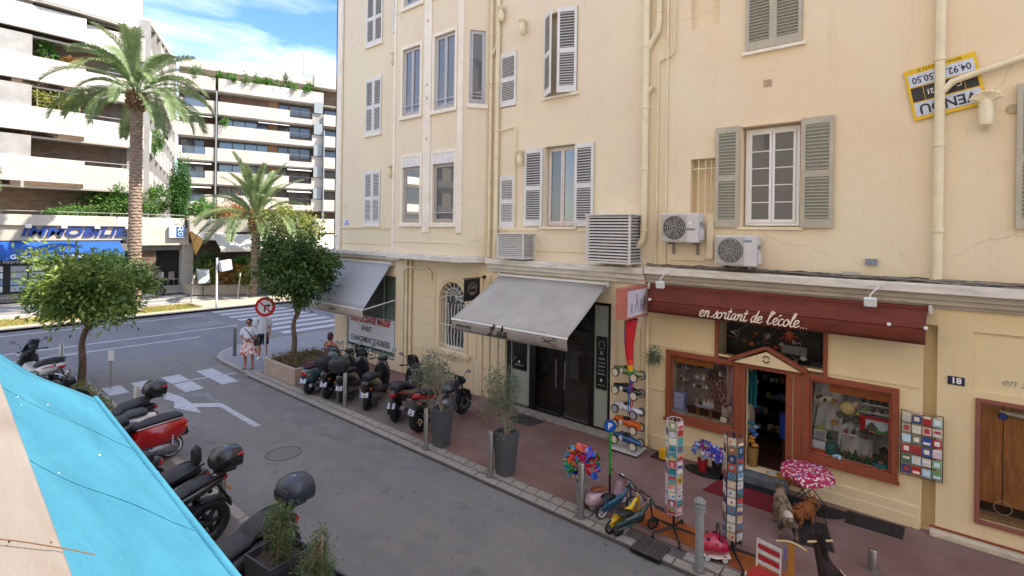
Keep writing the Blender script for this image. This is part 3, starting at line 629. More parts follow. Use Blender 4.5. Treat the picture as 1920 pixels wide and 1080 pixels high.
# ---------------- toy shop building
hs = [(-2.8,-1.78,4.85,6.8,.25,1),(-2.75,-1.78,8.24,10.5,.2,1),(-3.8,-3.28,5.12,6.25,.28,1),(-3.84,-3.26,8.96,10.1,.14,1),(1.55,2.6,4.85,6.95,.25,1),(1.55,2.6,8.24,10.5,.2,1),(-2.75,-1.78,11.7,13.9,.2,1)]
def sbd(b, name, m, **k): return b.build(name, m, SB, world=True, **k)
b = MB(); holes_wall(b, XS, 26, 3.9, HT, FY, hs, .2); sbd(b, 'upper_wall', STUCCO2)
W1 = (-4.16,-2.86,.86,2.12); DR = (-2.66,-1.96,.17,2.1); W2 = (-1.58,-.4,.78,2.1); TW = (-3.18,-1.38,2.22,3.1); W3 = (.68,3.2,.42,2.2); PN = (.59,3.3,2.36,3.26)
hs2 = [W1+(.32,), (-2.66,-1.96,.17,2.12,.25), W2+(.32,), TW+(.5,), W3+(.3,), PN+(.04,1), (.0,.17,0,3.3,.18,1)]
b = MB(); holes_wall(b, XS, 26, 0, 3.9, FY, hs2, .3); sbd(b, 'ground_wall', YELLOW)
b = MB(); b.quad((XS,WY,HT),(26,WY,HT),(26,34,HT),(XS,34,HT)); b.quad((26,WY,0),(26,34,0),(26,34,HT),(26,WY,HT)); b.quad((XS,34,0),(26,34,0),(26,34,HT),(XS,34,HT)); sbd(b, 'side_wall', STUCCO2)
casement(SB, -2.76+1, -1.82+1, 4.88, 6.76, WY+.17-16, leaves_=2, bars=4, fr=.06)
sill(SB, -2.86+1, -1.72+1, 4.85, WY-16, STUCCO2, .05, .05)
q = MB(); q.bx(-2.8,-1.78,WY-.03,WY-.001,6.8,6.84); sbd(q, 'lintel_strip', STUCCO2)
shutter(SB, L_(-2.83,WY-.05,4.84,SB), .45, 1.99, PI, GSHUT, 13, flip=1, tilt=-.6)
shutter(SB, L_(-1.76,WY-.05,4.84,SB), .5, 1.99, PI, GSHUT, 13, flip=-1, tilt=-.6)
shutter(SB, L_(-2.75,WY-.03,8.27,SB), .485, 2.2, 0, GSHUT, 14); shutter(SB, L_(-1.78,WY-.03,8.27,SB), .485, 2.2, 0, GSHUT, 14, flip=-1)
shutter(SB, L_(1.55,WY-.05,4.84,SB), .53, 2.13, PI, GSHUT, 13, flip=1, tilt=-.6)
sill(SB, -2.8+1, -1.72+1, 8.25, WY-16, TRIM)
q = MB()
for x_ in (-3.66,-3.52,-3.4): q.tube([(x_,WY+.08,5.12),(x_,WY+.08,6.25)],.013,6)
q.tube([(-3.8,WY+.08,6.05),(-3.28,WY+.08,6.05)],.016,6); sbd(q, 'window_bars', PIPE)
q = MB(); q.bx(-2.42,-2.28,WY-.012,WY-.001,7.53,7.66); sbd(q, 'vent_brick', cm('#b39c82',.9))
q = MB(); q.lathe([(.0,-.02),(.07,-.02),(.075,0)], (.98,WY,6.62), axis='y', n=14); sbd(q, 'vent_grille', cm('#b5a383',.9))
# big scallop shaped hood
q = MB(); 
for k in range(9):
    a = R(-70+140*k/8); q.tube([(.68,WY-.1,6.72),(.68+.12*math.sin(a),WY-.16,6.76+.12*math.cos(a)),(.68+.2*math.sin(a),WY-.2,6.74+.16*math.cos(a))],[.03,.035,.02],6)
q.tube([(.68,WY-.08,6.78),(.68,WY-.14,6.6),(.68,WY-.15,6.42),(.68,WY-.06,6.36)],[.08,.09,.08,.06],12); sbd(q, 'shell_hood', PIPE)
pipe(SB, [(.15,WY-.1,HT-.4),(.15,WY-.1,4.0)], .065); pipe(SB, [(.15,WY-.1,6.95),(.3,WY-.12,7.12),(.55,WY-.1,7.2),(2.6,WY-.09,7.75)], .05, clips=False)
pipe(SB, [(-4.5,WY-.08,HT-.4),(-4.5,WY-.08,9.3),(-4.52,WY-.08,9.1),(-4.78,WY-.09,8.7)], .06); pipe(SB, [(-4.78,WY-.09,7.75),(-4.62,WY-.09,7.9)], .05, clips=False)
pipe(SB, [(-4.32,WY-.04,HT-.4),(-4.32,WY-.04,4.0)], .022, clips=False); pipe(SB, [(-4.25,WY-.04,8.5),(-4.5,WY-.04,8.45),(-4.52,WY-.04,8.3),(-4.52,WY-.04,4.0)], .02, clips=False); pipe(SB, [(-4.16,WY-.04,HT-.4),(-4.16,WY-.04,8.6),(-4.25,WY-.04,8.5)], .018, clips=False)
pipe(SB, [(-4.2,WY-.04,4.15),(-3.5,WY-.04,4.15),(-3.42,WY-.04,4.25),(-3.42,WY-.04,4.9)], .012, clips=False)
q = MB(); q.bx(-3.42,-3.3,WY-.1,WY-.001,4.2,4.95); sbd(q, 'pipe_box', STUCCO2)
q = MB(); q.bx(XS+.02,26,WY-.26,WY-.001,3.82,3.97); sbd(q, 'cornice', CORN, bevel=.012)
q = MB(); q.bx(XS+.02,26,WY-.16,WY-.001,3.72,3.82); q.bx(XS+.02,26,WY-.12,WY-.001,3.64,3.72); q.bx(XS+.02,26,WY-.06,WY-.001,3.58,3.64); sbd(q, 'cornice_moulding', mat('weathered_moulding','#c6bbac',.85,col2='#aca092',scale=5,var=.06,stretch=(.6,1,2)), bevel=.008)
# debris-like bundle of cables on the cornice
q = MB(); random.seed(5)
for k in range(26):
    y_ = WY-.05-random.random()*.16; z_ = 3.99+random.random()*.05; pts = []; x_ = random.uniform(-4.7,-1); L1 = random.uniform(1.5,6)
    for j in range(int(L1/.18)): pts.append((x_+j*.18, y_+random.uniform(-.02,.02), z_+random.uniform(-.012,.02)))
    if pts[-1][0] < 9: q.mi = k % 2; q.tube(pts, random.choice((.006,.009,.012)), 5)
for k in range(60):
    x_ = random.uniform(-4.7,-2.2); q.mi = 1; q.tube([(x_+random.uniform(-.12,.12), WY-.06-random.random()*.16, 3.985+random.random()*.05) for _ in range(4)], .005, 4)
tag(sbd(q, 'cable_bundle', [cm('#4f4b48',.8), cm('#8a8378',.8)]), kind='stuff')
q = MB(); q.bx(-1.1,-.86,WY-.2,WY-.08,4.0,4.09); sbd(q, 'junction_box', cm('#b3aaa0',.6)); q = MB(); q.bx(-.78,-.62,WY-.08,WY-.001,4.22,4.32); sbd(q, 'junction_box', cm('#7f8a95',.6))
q = MB(); q.bx(XS+.02,-.05,WY-.022,WY-.001,2.26,2.3); q.bx(XS+.02,-4.3,WY-.022,WY-.001,1.3,1.33); sbd(q, 'string_course', YELLOW)
for a_ in ((-4.6,-2.78,WY-.03,WY-.001,.0,.32),(-1.65,-.02,WY-.03,WY-.001,.0,.36),(-1.65,-.02,WY-.045,WY-.031,.0,.2)): q = MB(); q.bx(*a_); sbd(q, 'plinth', YELLOW, bevel=.01)
pipe(SB, [(-4.68,WY-.06,3.55),(-4.68,WY-.06,.05)], .035, m=YELLOW)
# painted frames
def frame(b, u0,u1,z0,z1,t,y0,y1): b.bx(u0-t,u0,y0,y1,z0-t,z1+t); b.bx(u1,u1+t,y0,y1,z0-t,z1+t); b.bx(u0,u1,y0,y1,z0-t,z0); b.bx(u0,u1,y0,y1,z1,z1+t)
for Wd in (W1, W2):
    q = MB(); frame(q, *Wd, .1, WY-.05, WY+.03); frame(q, Wd[0]+.035,Wd[1]-.035,Wd[2]+.035,Wd[3]-.035,.035,WY-.005,WY+.04); o = sbd(q, 'display_window', REDWD, bevel=.008)
    q = MB(); q.quad((Wd[0],WY+.03,Wd[2]),(Wd[1],WY+.03,Wd[2]),(Wd[1],WY+.03,Wd[3]),(Wd[0],WY+.03,Wd[3])); c = q.build('pane', GLASS, o); c.location = (1,-16,0)
for a_ in ((-1.7,-.28,WY-.1,WY-.051,.64,.7),(-4.28,-2.78,WY-.1,WY-.051,.73,.78)): q = MB(); q.bx(*a_); sbd(q, 'window_ledge', REDWD)
q = MB(); q.bx(-2.76,-2.66,WY-.05,WY+.05,.1,2.22); q.bx(-1.96,-1.86,WY-.05,WY+.05,.1,2.22); q.bx(-1.83,-1.7,WY-.04,WY+.04,.1,2.2); q.bx(-2.66,-1.96,WY-.05,WY+.05,2.12,2.22); sbd(q, 'door_frame', REDWD, bevel=.008)
q = MB(); frame(q, *TW, .07, WY-.045, WY+.02); o = sbd(q, 'transom_window', REDWD, bevel=.006)
q = MB(); q.quad((TW[0],WY+.02,TW[2]),(TW[1],WY+.02,TW[2]),(TW[1],WY+.02,TW[3]),(TW[0],WY+.02,TW[3])); c = q.build('pane', GLASS, o); c.location = (1,-16,0)
q = MB(); fx = lambda u,v,w: (u,w,v)
q.prism([(-2.86,2.22),(-1.7,2.22),(-2.28,2.5)], fx, WY-.13, WY-.05); sbd(q, 'pediment', YELLOW)
q = MB(); 
for p0, p1 in (((-2.95,2.25),(-2.28,2.58)),((-1.61,2.25),(-2.28,2.58))):
    d_ = Vector((p1[0]-p0[0],0,p1[1]-p0[1])).normalized(); nn = Vector((-d_.z,0,d_.x)); nn = nn if nn.z > 0 else -nn
    q.add([Vector((p[0],y_,p[1]))+nn*o_ for p in (p0,p1) for y_ in (WY-.17,WY-.04) for o_ in (-.03,.03)],[(0,1,3,2),(4,6,7,5),(0,4,5,1),(2,3,7,6),(0,2,6,4),(1,5,7,3)])
sbd(q, 'pediment_moulding', REDWD, bevel=.006)
q = MB(); 
for a0 in (R(20), R(200)): q.tube([(-2.28+.055*math.cos(a0+t*R(140)/6), WY-.14, 2.36+.06*math.sin(a0+t*R(140)/6)) for t in range(7)], .011, 6)
sbd(q, 'pediment_emblem', cm('#4f3a2a',.6))
q = MB(); q.bx(-2.7,-1.9,WY-.25,WY+.35,.0,.16); sbd(q, 'door_step', mat('grey_step_stone','#7d8488',.6,col2='#4f575c',scale=5,var=.2), bevel=.01)
q = MB(); frame(q, *W3, .06, WY-.04, WY+.02); sbd(q, 'right_window_frame', mat('faded_red_frame','#8f5547',.6,var=.1), bevel=.006)
q = MB(); q.quad((W3[0],WY+.03,W3[2]),(W3[1],WY+.03,W3[2]),(W3[1],WY+.03,W3[3]),(W3[0],WY+.03,W3[3])); sbd(q, 'right_window_pane', GLASS)
PLK = mat('pine_plank', '#a8642c', .5, col2='#c98a4a', scale=3, var=.25, stretch=(6,6,.7), ramp=(.3,.7))
q = MB(); q.bx(W3[0],W3[1],WY+.28,WY+.29,W3[2],W3[3]); sbd(q, 'plank_backing', cm('#2a170b',.8))
for k in range(10):
    x_ = W3[0]+.02+k*.255; q = MB(); q.bx(x_,x_+.245,WY+.25,WY+.275,W3[2]+.2,W3[3]); sbd(q, 'wood_plank', PLK, bevel=.004)
q = MB(); q.bx(W3[0],W3[1],WY+.06,WY+.27,W3[2],W3[2]+.06); sbd(q, 'display_floor', cm('#a5835a',.6))
q = MB(); q.bx(.1,6,WY-.14,WY-.001,.0,.09); sbd(q, 'base_kerb', mat('cream_kerb','#cbbfa5',.8,var=.15,scale=5,bump=.2), bevel=.015); q = MB(); q.bx(.1,6,WY-.02,WY-.001,.1,.13); sbd(q, 'red_base_line', REDWD)
q = MB(); q.quad((.0,WY-.002,0),(.001,WY-.002,0),(.001,WY-.002,.01),(0,WY-.002,.01)); 
# interior of the toy shop
for a, c, e, f_, dd in ((W1[0]-.1,-2.7,.7,2.2,.86),(-1.9,W2[1]+.1,.6,2.2,.86)):
    q = MB(); q.quad((a,WY+dd,e),(c,WY+dd,e),(c,WY+dd,f_),(a,WY+dd,f_)); q.quad((a,WY+.32,e),(c,WY+.32,e),(c,WY+dd,e),(a,WY+dd,e)); q.quad((a,WY+.32,f_),(c,WY+.32,f_),(c,WY+dd,f_),(a,WY+dd,f_)); q.quad((a,WY+.32,e),(a,WY+dd,e),(a,WY+dd,f_),(a,WY+.32,f_)); q.quad((c,WY+.32,e),(c,WY+dd,e),(c,WY+dd,f_),(c,WY+.32,f_)); sbd(q, 'display_box', cm('#e6dcd4',.9))
q = MB(); q.quad((-4,WY+4,0),(0,WY+4,0),(0,WY+4,3.6),(-4,WY+4,3.6)); q.quad((-4,WY+.3,.16),(0,WY+.3,.16),(0,WY+4,.16),(-4,WY+4,.16)); q.quad((-4,WY+.5,3.5),(0,WY+.5,3.5),(0,WY+4,3.5),(-4,WY+4,3.5)); q.quad((-4,WY+1.1,0),(-4,WY+4,0),(-4,WY+4,3.6),(-4,WY+1.1,3.6)); q.quad((0,WY+1.1,0),(0,WY+4,0),(0,WY+4,3.6),(0,WY+1.1,3.6)); sbd(q, 'shop_room', mat('shop_room_red','#4a2a20',.7,var=.3,scale=2))
# camera-side building behind and below the camera, lit by the sun
NB = thing('opposite_building', 'pale building on the camera side with a stone balcony parapet under the camera', 'building', (0,-6,0))
hn = [(x_,x_+1.1,z_,z_+2.1,.2,1) for x_ in range(-12,14,3) for z_ in (8.2,11.6,15)]
b = MB(); PN_ = lambda u,z,d: (u,-1.3-d,z); holes_wall(b, -13.5, 18, 0, 19, PN_, hn, .2); b.quad((-13.5,-1.3,0),(-13.5,-12,0),(-13.5,-12,19),(-13.5,-1.3,19)); b.quad((-13.5,-1.3,19),(18,-1.3,19),(18,-12,19),(-13.5,-12,19)); b.build('facade', mat('near_stucco','#dcd2c2',.9,var=.06,scale=.5), NB, world=True)
for h in hn[:6]+hn[9:18]:
    for s, xh in ((1,h[0]),(-1,h[1])): q = MB(); q.bx(min(xh,xh-s*.52),max(xh,xh-s*.52),-1.3,-1.26,h[2],h[3]); q.build('shutter', GSHUT, NB, world=True)
LEDGE = mat('ledge_stone', '#8f877f', .85, col2='#7a6e64', scale=2.2, var=.08, ramp=(.3,.75), bump=.25, bscale=35, stretch=(1,4,1))
q = MB(); q.prism([(-11,-1.25),(12,-1.25),(12,-.215),(-11,.498)], lambda u,v,w: (u,v,w), 3.75, 4.1); q.build('parapet_ledge', LEDGE, NB, world=True, bevel=.012)
# ================================================================== AWNINGS
def sheet(b, p00, p10, p11, p01, nu=12, nv=6, sag=.0, wave=0., seed=0):
    r_ = random.Random(seed); rings = []
    for j in range(nv+1):
        v = j/nv; ring = []
        for i in range(nu+1):
            u = i/nu; p = (Vector(p00)*(1-u)+Vector(p10)*u)*(1-v)+(Vector(p01)*(1-u)+Vector(p11)*u)*v
            p.z -= sag*4*v*(1-v)*(.6+.4*4*u*(1-u)); p.z += wave*math.sin(u*nu*1.3+v*2)*v*(1-v)*4; ring.append(p)
        rings.append(ring)
    return b.loft(rings, cap=False, close=False, smooth=True)
def awning(name, label, x0, x1, zt, yo, zo, val, fabm, valm, barm, tx0=None, tx1=None, sag=.02, drop_y=0.02):
    t = thing(name, label, 'awning', ((x0+x1)/2, WY, zt)); tx0 = x0 if tx0 is None else tx0; tx1 = x1 if tx1 is None else tx1
    b = MB(); sheet(b, (tx0,WY-.12,zt),(tx1,WY-.12,zt),(x1,yo,zo),(x0,yo,zo), 24, 8, sag)
    o = b.build('canopy', fabm, t, world=True); s = o.modifiers.new('thick','SOLIDIFY'); s.thickness = .006
    b = MB(); sheet(b, (x0,yo-.012,zo-.02),(x1,yo-.012,zo-.02),(x1,yo+drop_y,zo-val),(x0,yo+drop_y,zo-val), 30, 3, 0, .004)
    v = b.build('valance', valm, t, world=True); s = v.modifiers.new('thick','SOLIDIFY'); s.thickness = .004
    n_s = max(2, round((x1-x0)/1.15))
    for k in range(1, n_s):
        u = k/n_s; b = MB(); pts = []
        for j in range(9):
            v = j/8; p = (Vector((tx0,WY-.12,zt))*(1-u)+Vector((tx1,WY-.12,zt))*u)*(1-v)+(Vector((x0,yo,zo))*(1-u)+Vector((x1,yo,zo))*u)*v; p.z -= sag*4*v*(1-v)*(.6+.4*4*u*(1-u))-.005; pts.append(p)
        b.tube(pts+[(pts[-1].x, yo-.016, zo-val)], .005, 4, flat=.4); b.build('seam', valm, t, world=True)
    b = MB(); b.tube([(x0,yo+.0,zo-.01),(x1,yo+.0,zo-.01)], .022, 8); b.build('front_bar', barm, t, world=True)
    b = MB(); b.tube([(tx0-.03,WY-.1,zt),(tx1+.03,WY-.1,zt)], .045, 12); b.build('roller', barm, t, world=True)
    for x_ in (tx0-.05, tx1+.01):
        b = MB(); b.bx(x_,x_+.05,WY-.16,WY-.001,zt-.07,zt+.07); b.build('bracket', cm('#d0ccc4',.5), t, world=True, bevel=.01)
    for s, x_ in ((1,x0+.1),(-1,x1-.1)):
        b = MB(); mid = (x_+s*.35, (WY+yo)/2, (zt+zo)/2-.15); b.tube([(x_,WY-.1,zt-.12),mid,(x_,yo+.03,zo)], .02, 8); b.build('folding_arm', barm, t, world=True)
    for x_ in (x0+.06, x1-.45, x1): 
        b = MB(); b.box((x_,yo-.03,zo),(.05,.05,.05)); b.build('end_cap', cm('#e8e4de',.5), t, world=True, bevel=.01)
    return t, v
WBAR = cm('#e2e1df', .4)
t1, v1 = awning('shop_awning', 'plain grey awning of the hair salon, half open, with Lila on its valance', -8.98, -5.6, 3.5, 8.6, 2.53, .27, GREYFAB, GREYVAL, WBAR, tx0=-8.92, tx1=-5.66, sag=.05)
INK = cm('#221f20', .8); 
# strokes of a cursive hand, x-height 1
GL = {
 'e': ([[(0,.35),(.35,.5),(.55,.75),(.42,1),(.15,.9),(.05,.5),(.2,.08),(.5,.05),(.8,.35)]], .72),
 'n': ([[(0,.7),(.15,1),(.22,.8),(.12,0)],[(.14,.35),(.35,.85),(.55,1),(.66,.8),(.6,.2),(.75,.02),(.95,.3)]], .86),
 's': ([[(-.25,0),(.2,.5),(.5,1.15),(.45,.75),(.6,.35),(.4,0),(.1,.1)]], .62),
 'o': ([[(.45,1),(.15,.85),(.05,.4),(.25,0),(.55,.15),(.65,.6),(.45,1),(.5,.8),(.85,.75)]], .76),
 'r': ([[(0,.7),(.1,1.1),(.22,.9),(.5,.92),(.42,.3),(.55,.02),(.8,.3)]], .7),
 't': ([[(.3,1.75),(.2,.6),(.25,.05),(.5,.05),(.7,.3)],[(-.05,1.2),(.6,1.25)]], .6),
 'a': ([[(.6,.9),(.3,1),(.05,.5),(.2,.02),(.5,.35),(.62,1),(.6,.25),(.75,.02),(.95,.3)]], .85),
 'd': ([[(.6,.9),(.3,1),(.05,.5),(.2,.02),(.5,.35),(.75,1.9),(.65,.3),(.8,.02),(.98,.25)]], .9),
 'l': ([[(0,.3),(.4,1.2),(.5,1.9),(.3,1.8),(.2,.8),(.25,.08),(.5,.05),(.7,.3)]], .58),
 'i': ([[(.05,.5),(.22,1),(.18,.25),(.32,.02),(.55,.3)],[(.25,1.4),(.28,1.48)]], .48),
 'c': ([[(.6,.85),(.35,1),(.08,.6),(.15,.1),(.45,.02),(.75,.3)]], .68),
 "'": ([[(.15,1.9),(.08,1.5)]], .25), 'É': ([[(.35,1.25),(.6,1.6)]], 0), '.': ([[(.1,.0),(.14,.05)]], .36), ' ': ([], .55),
 'L': ([[(-.35,.9),(-.5,1.2),(-.2,1.5),(.3,1.2),(.65,1.75),(.55,2.05),(.3,1.9),(.1,1),(-.1,.2),(-.5,.0),(-.6,.2),(-.2,.3),(.4,0),(1.0,.05),(1.2,.3)]], 1.05),
}
def script(s, x0, z0, h_, y, m, parent, slope=.18, th=.011, loc=None, adv=1.0, name='hand_lettering', step=0.0):
    b = MB(); x_ = x0; zz = z0
    for ch in s:
        st, w_ = GL[ch]
        for stroke in st:
            P_ = catmull([Vector((x_+(p[0]+p[1]*slope)*h_, y, zz+p[1]*h_)) for p in stroke], 4)
            n_ = len(P_); b.tube(P_, [th*(.75+.5*math.sin(PI*i/max(n_-1,1))) for i in range(n_)], 5, smooth=False)
        x_ += w_*h_*adv; zz += step*w_*h_*adv
    o = b.build(name, m, parent, world=True); return o
script('Lila', -7.66, 2.305, .125, 8.575, INK, t1, th=.011, adv=1.35)
q = MB(); pts = [(-7.02+.07*k, 8.575, 2.37+.02*math.sin(k*1.1)) for k in range(11)]; q.tube(catmull(pts,3), .003, 4)
for s in (-1,1):
    q.tube([(-6.22,8.575,2.42+s*.05),(-5.96,8.575,2.4-s*.045)], .007, 5)
    q.tube([(-5.9+.045*math.cos(a),8.575,2.4-s*.065+.03*math.sin(a)) for a in [2*PI*k/10 for k in range(11)]], .006, 5)
q.build('scissors_drawing', INK, t1, world=True)
text("CREATION DE COIFFURE", .075, cm('#3c3735',.8), t1, (-8.55-t1.location.x, 8.575-WY, 2.39-3.5), name='small_lettering', bold=.002, ext=.002, xs=.62, spacing=.95)
t2, v2 = awning('shop_awning', 'dark red awning of the toy shop with white handwriting along its valance', -4.5, .02, 3.56, 9.98, 3.31, .27, REDFAB, REDFAB, cm('#6b2418',.6), tx0=-4.6, tx1=.04, sag=.0)
LS = .122; LX = -3.42; LM = cm('#f0dcc8',.8)
script("en sortant de l'", LX, 3.085, LS, 9.952, LM, t2, slope=.3, th=.0105)
x1_ = LX+sum(GL[c][1] for c in "en sortant de l'")*LS
script("ecole", x1_, 3.085, LS, 9.952, LM, t2, slope=.3, th=.0105)
script("É", x1_+.03, 3.085, LS, 9.952, LM, t2, slope=.3, th=.009, name='accent')
script("...", x1_+sum(GL[c][1] for c in "ecole")*LS+.02, 3.085, LS, 9.952, LM, t2, slope=.3, th=.013)
t3, v3 = awning('shop_awning', 'pale grey awning at the building corner above the white clearance sale poster', -17.1, -13.85, 3.56, 9.35, 2.12, .3, mat('pale_grey_fabric','#a9abb0',.9,var=.04), mat('beige_valance','#b5a89a',.9,var=.08), WBAR, tx0=-17.0, tx1=-13.72, sag=.03)
text('LORENZO', .11, cm('#4a4340',.8), t3, (-15.6-t3.location.x, 9.325-WY, 1.97-3.56), name='small_lettering', ext=.002, xs=.9)
q = MB(); q.tube([(-13.9,9.4,2.1),(-13.6,WY-.02,2.35)], .018, 6); q.build('side_arm', WBAR, t3, world=True)
# clearance poster
po = thing('poster', 'white clearance sale poster in the corner shop window with red and black letters', 'poster', (-15.1, WY, .5))
q = MB(); q.bx(-16.4,-13.7,WY+.045,WY+.055,.55,1.62); q.build('sheet', cm('#cfd2d6',.6,var=.04), po, world=True)
text('DESTOCKAGE MASSIF', .33, cm('#b3121c',.6), po, (0,.04,.97), name='red_lettering', xs=.74, bold=.012, ext=.002)
text('AVANT', .27, cm('#2c2c30',.6), po, (-.2,.04,.64), name='black_lettering', xs=.7, bold=.004, ext=.002)
text("CHANGEMENT D'ADRESSE", .28, cm('#2c2c30',.6), po, (0,.04,.25), name='black_lettering', xs=.7, bold=.004, ext=.002)
# salon's hanging sign
hg_ = thing('hanging_sign', 'square black sign with a gold emblem hanging from a bar by the arched window', 'sign', (-9.58, WY, 3.4))
q = MB(); q.tube([(-9.58,WY-.02,3.4),(-9.58,9.55,3.4)], .012, 8); q.ell((-9.58,WY-.03,3.4),.05); q.build('bar', BLACK, hg_, world=True)
q = MB(); q.bx(-9.59,-9.57,9.62,10.24,2.78,3.38); q.build('panel', cm('#17171a',.5), hg_, world=True, bevel=.004)
GOLD = cm('#b5aa92', .5)
q = MB(); q.tube([(-9.562,9.93+.16*math.cos(a),3.1+.16*math.sin(a)) for a in [2*PI*k/24 for k in range(25)]], .006, 5)
q.tube([(-9.562,9.86,2.97),(-9.562,9.99,3.02)], .008, 5); q.tube([(-9.562,9.88,3.03),(-9.562,9.99,2.94)], .008, 5); q.build('emblem', GOLD, hg_, world=True)
text('Lila', .13, GOLD, hg_, (.021,-.52,-.25), rot=(PI/2,0,PI/2), name='gold_lettering', ext=.001, shear=.4)
# salon posters
for x_, z0, z1, lab in ((-8.58,1.0,2.9,'black salon poster on the left frosted panel beside the glass doors'),(-6.0,1.0,2.25,'tall black price list poster with white writing on the right frosted panel of the salon')):
    ps = thing('poster', lab, 'poster', (x_, WY, z0)); w_ = .5 if x_ < -7 else .29
    q = MB(); q.bx(0,w_,.036,.046,0,z1-z0); q.build('sheet', cm('#0f0f10',.35), ps)
    if x_ > -7:
        q = MB(); q.tube([(w_/2+.08*math.cos(a),.03,1.05+.09*math.sin(a)) for a in [2*PI*k/18 for k in range(19)]], .003, 4); q.tube([(w_/2-.04,.03,.82),(w_/2+.04,.03,.9)],.005,4); q.tube([(w_/2+.04,.03,.82),(w_/2-.04,.03,.9)],.005,4); q.build('emblem', cm('#d9d6cf',.6), ps)
        for k, (s_, sz) in enumerate((('FEMMES',.045),('Coupe  Brushing',.03),('HOMMES',.045),('Coupe  Barbe',.03),('ENFANTS',.045))): text(s_, sz, cm('#e2e0da',.6), ps, (w_/2,.034,.72-.09*k), name='price_lettering', ext=.001)
        text('04 93 38 18 18', .03, cm('#e2e0da',.6), ps, (w_/2,.034,.1), name='price_lettering', ext=.001)
    else: text('04 93 38 18 18', .045, cm('#d9d6cf',.6), ps, (w_/2,.034,.13), name='lettering', ext=.001)
    q = MB(); q.ell((w_/2,.03,.22),(.03,.004,.035),10,6); q.build('phone_symbol', cm('#e2e0da',.6), ps)
# box sign of the toy shop
bs = thing('box_sign', 'pink framed projecting box sign with a pencil drawing of children between the two awnings', 'sign', (-4.74, 10.3, 2.95))
SR = cm('#b5695a', .5)
q = MB(); q.bx(-4.88,-4.64,9.3,10.34,2.93,2.97); q.bx(-4.88,-4.64,9.3,10.34,3.52,3.56); q.bx(-4.88,-4.64,9.3,9.34,2.97,3.52); q.bx(-4.88,-4.64,10.3,10.34,2.97,3.52); q.build('frame', SR, bs, world=True)
q = MB(); q.bx(-4.87,-4.65,9.34,10.3,2.97,3.52); q.build('panel', cm('#ddd3dc',.35,var=.04), bs, world=True)
q = MB()
for y_, s in ((9.55,.22),(9.78,.42),(9.98,.28),(10.14,.34)):
    q.tube([(-4.645,y_-.05*s/.3,3.03),(-4.645,y_,3.03+s*.75),(-4.645,y_+.05*s/.3,3.03)], .004, 4); q.tube([(-4.645,y_+.03*math.cos(a),3.03+s*.85+.03*math.sin(a)) for a in [2*PI*k/8 for k in range(9)]], .004, 4); q.tube([(-4.645,y_-.08,3.03+s*.3),(-4.645,y_,3.03+s*.6),(-4.645,y_+.09,3.03+s*.45)], .0035, 4)
q.build('pencil_drawing', cm('#5a5263',.8), bs, world=True)
# rainbow windsock hanging from the box sign
ws = thing('windsock', 'long rainbow striped windsock hanging down under the pink box sign', 'windsock', (-4.76, 9.75, 2.93))
RB = ['#c81e28','#d9471f','#e0a81c','#2f8f4a','#2556a8','#7a2c7a']
q = MB(); q.lathe([(.155,-.02),(.14,.0),(.135,-.02)], (0,0,-.03), n=18); q.build('hoop', cm('#8a1c2c',.6), ws)
zs_ = [-.03,-.35,-.7,-1.0,-1.25,-1.45]; rs = [.14,.12,.085,.06,.045,.035,.03]
q = MB(); n_ = 18
for i in range(24):
    z0 = -.04-1.45*i/24; z1 = -.04-1.45*(i+1)/24; r0 = .14-.11*i/24; r1 = .14-.11*(i+1)/24
    for k in range(n_):
        a0, a1 = 2*PI*k/n_, 2*PI*(k+1)/n_; q.mi = (0 if i < 14 else (i//2)%6) if (k//3) % 3 else (int(i/3.2) + k//3) % 6; q.smooth = True
        q.quad(*[(r_*math.cos(a)+.03*math.sin(z*3), r_*math.sin(a), z) for r_, a, z in ((r0,a0,z0),(r0,a1,z0),(r1,a1,z1),(r1,a0,z1))])
q.build('sock', [cm(c,.8) for c in RB], ws); 
for k in range(6):
    q = MB(); a = 2*PI*k/6; q.tube([(.03*math.cos(a),.03*math.sin(a),-1.45),(.05*math.cos(a)+.02,.05*math.sin(a),-1.75),(.045*math.cos(a+.5),.06*math.sin(a),-2.0)], [.014,.012,.006], 5, flat=.3); q.build('tail', cm(RB[k],.8), ws)

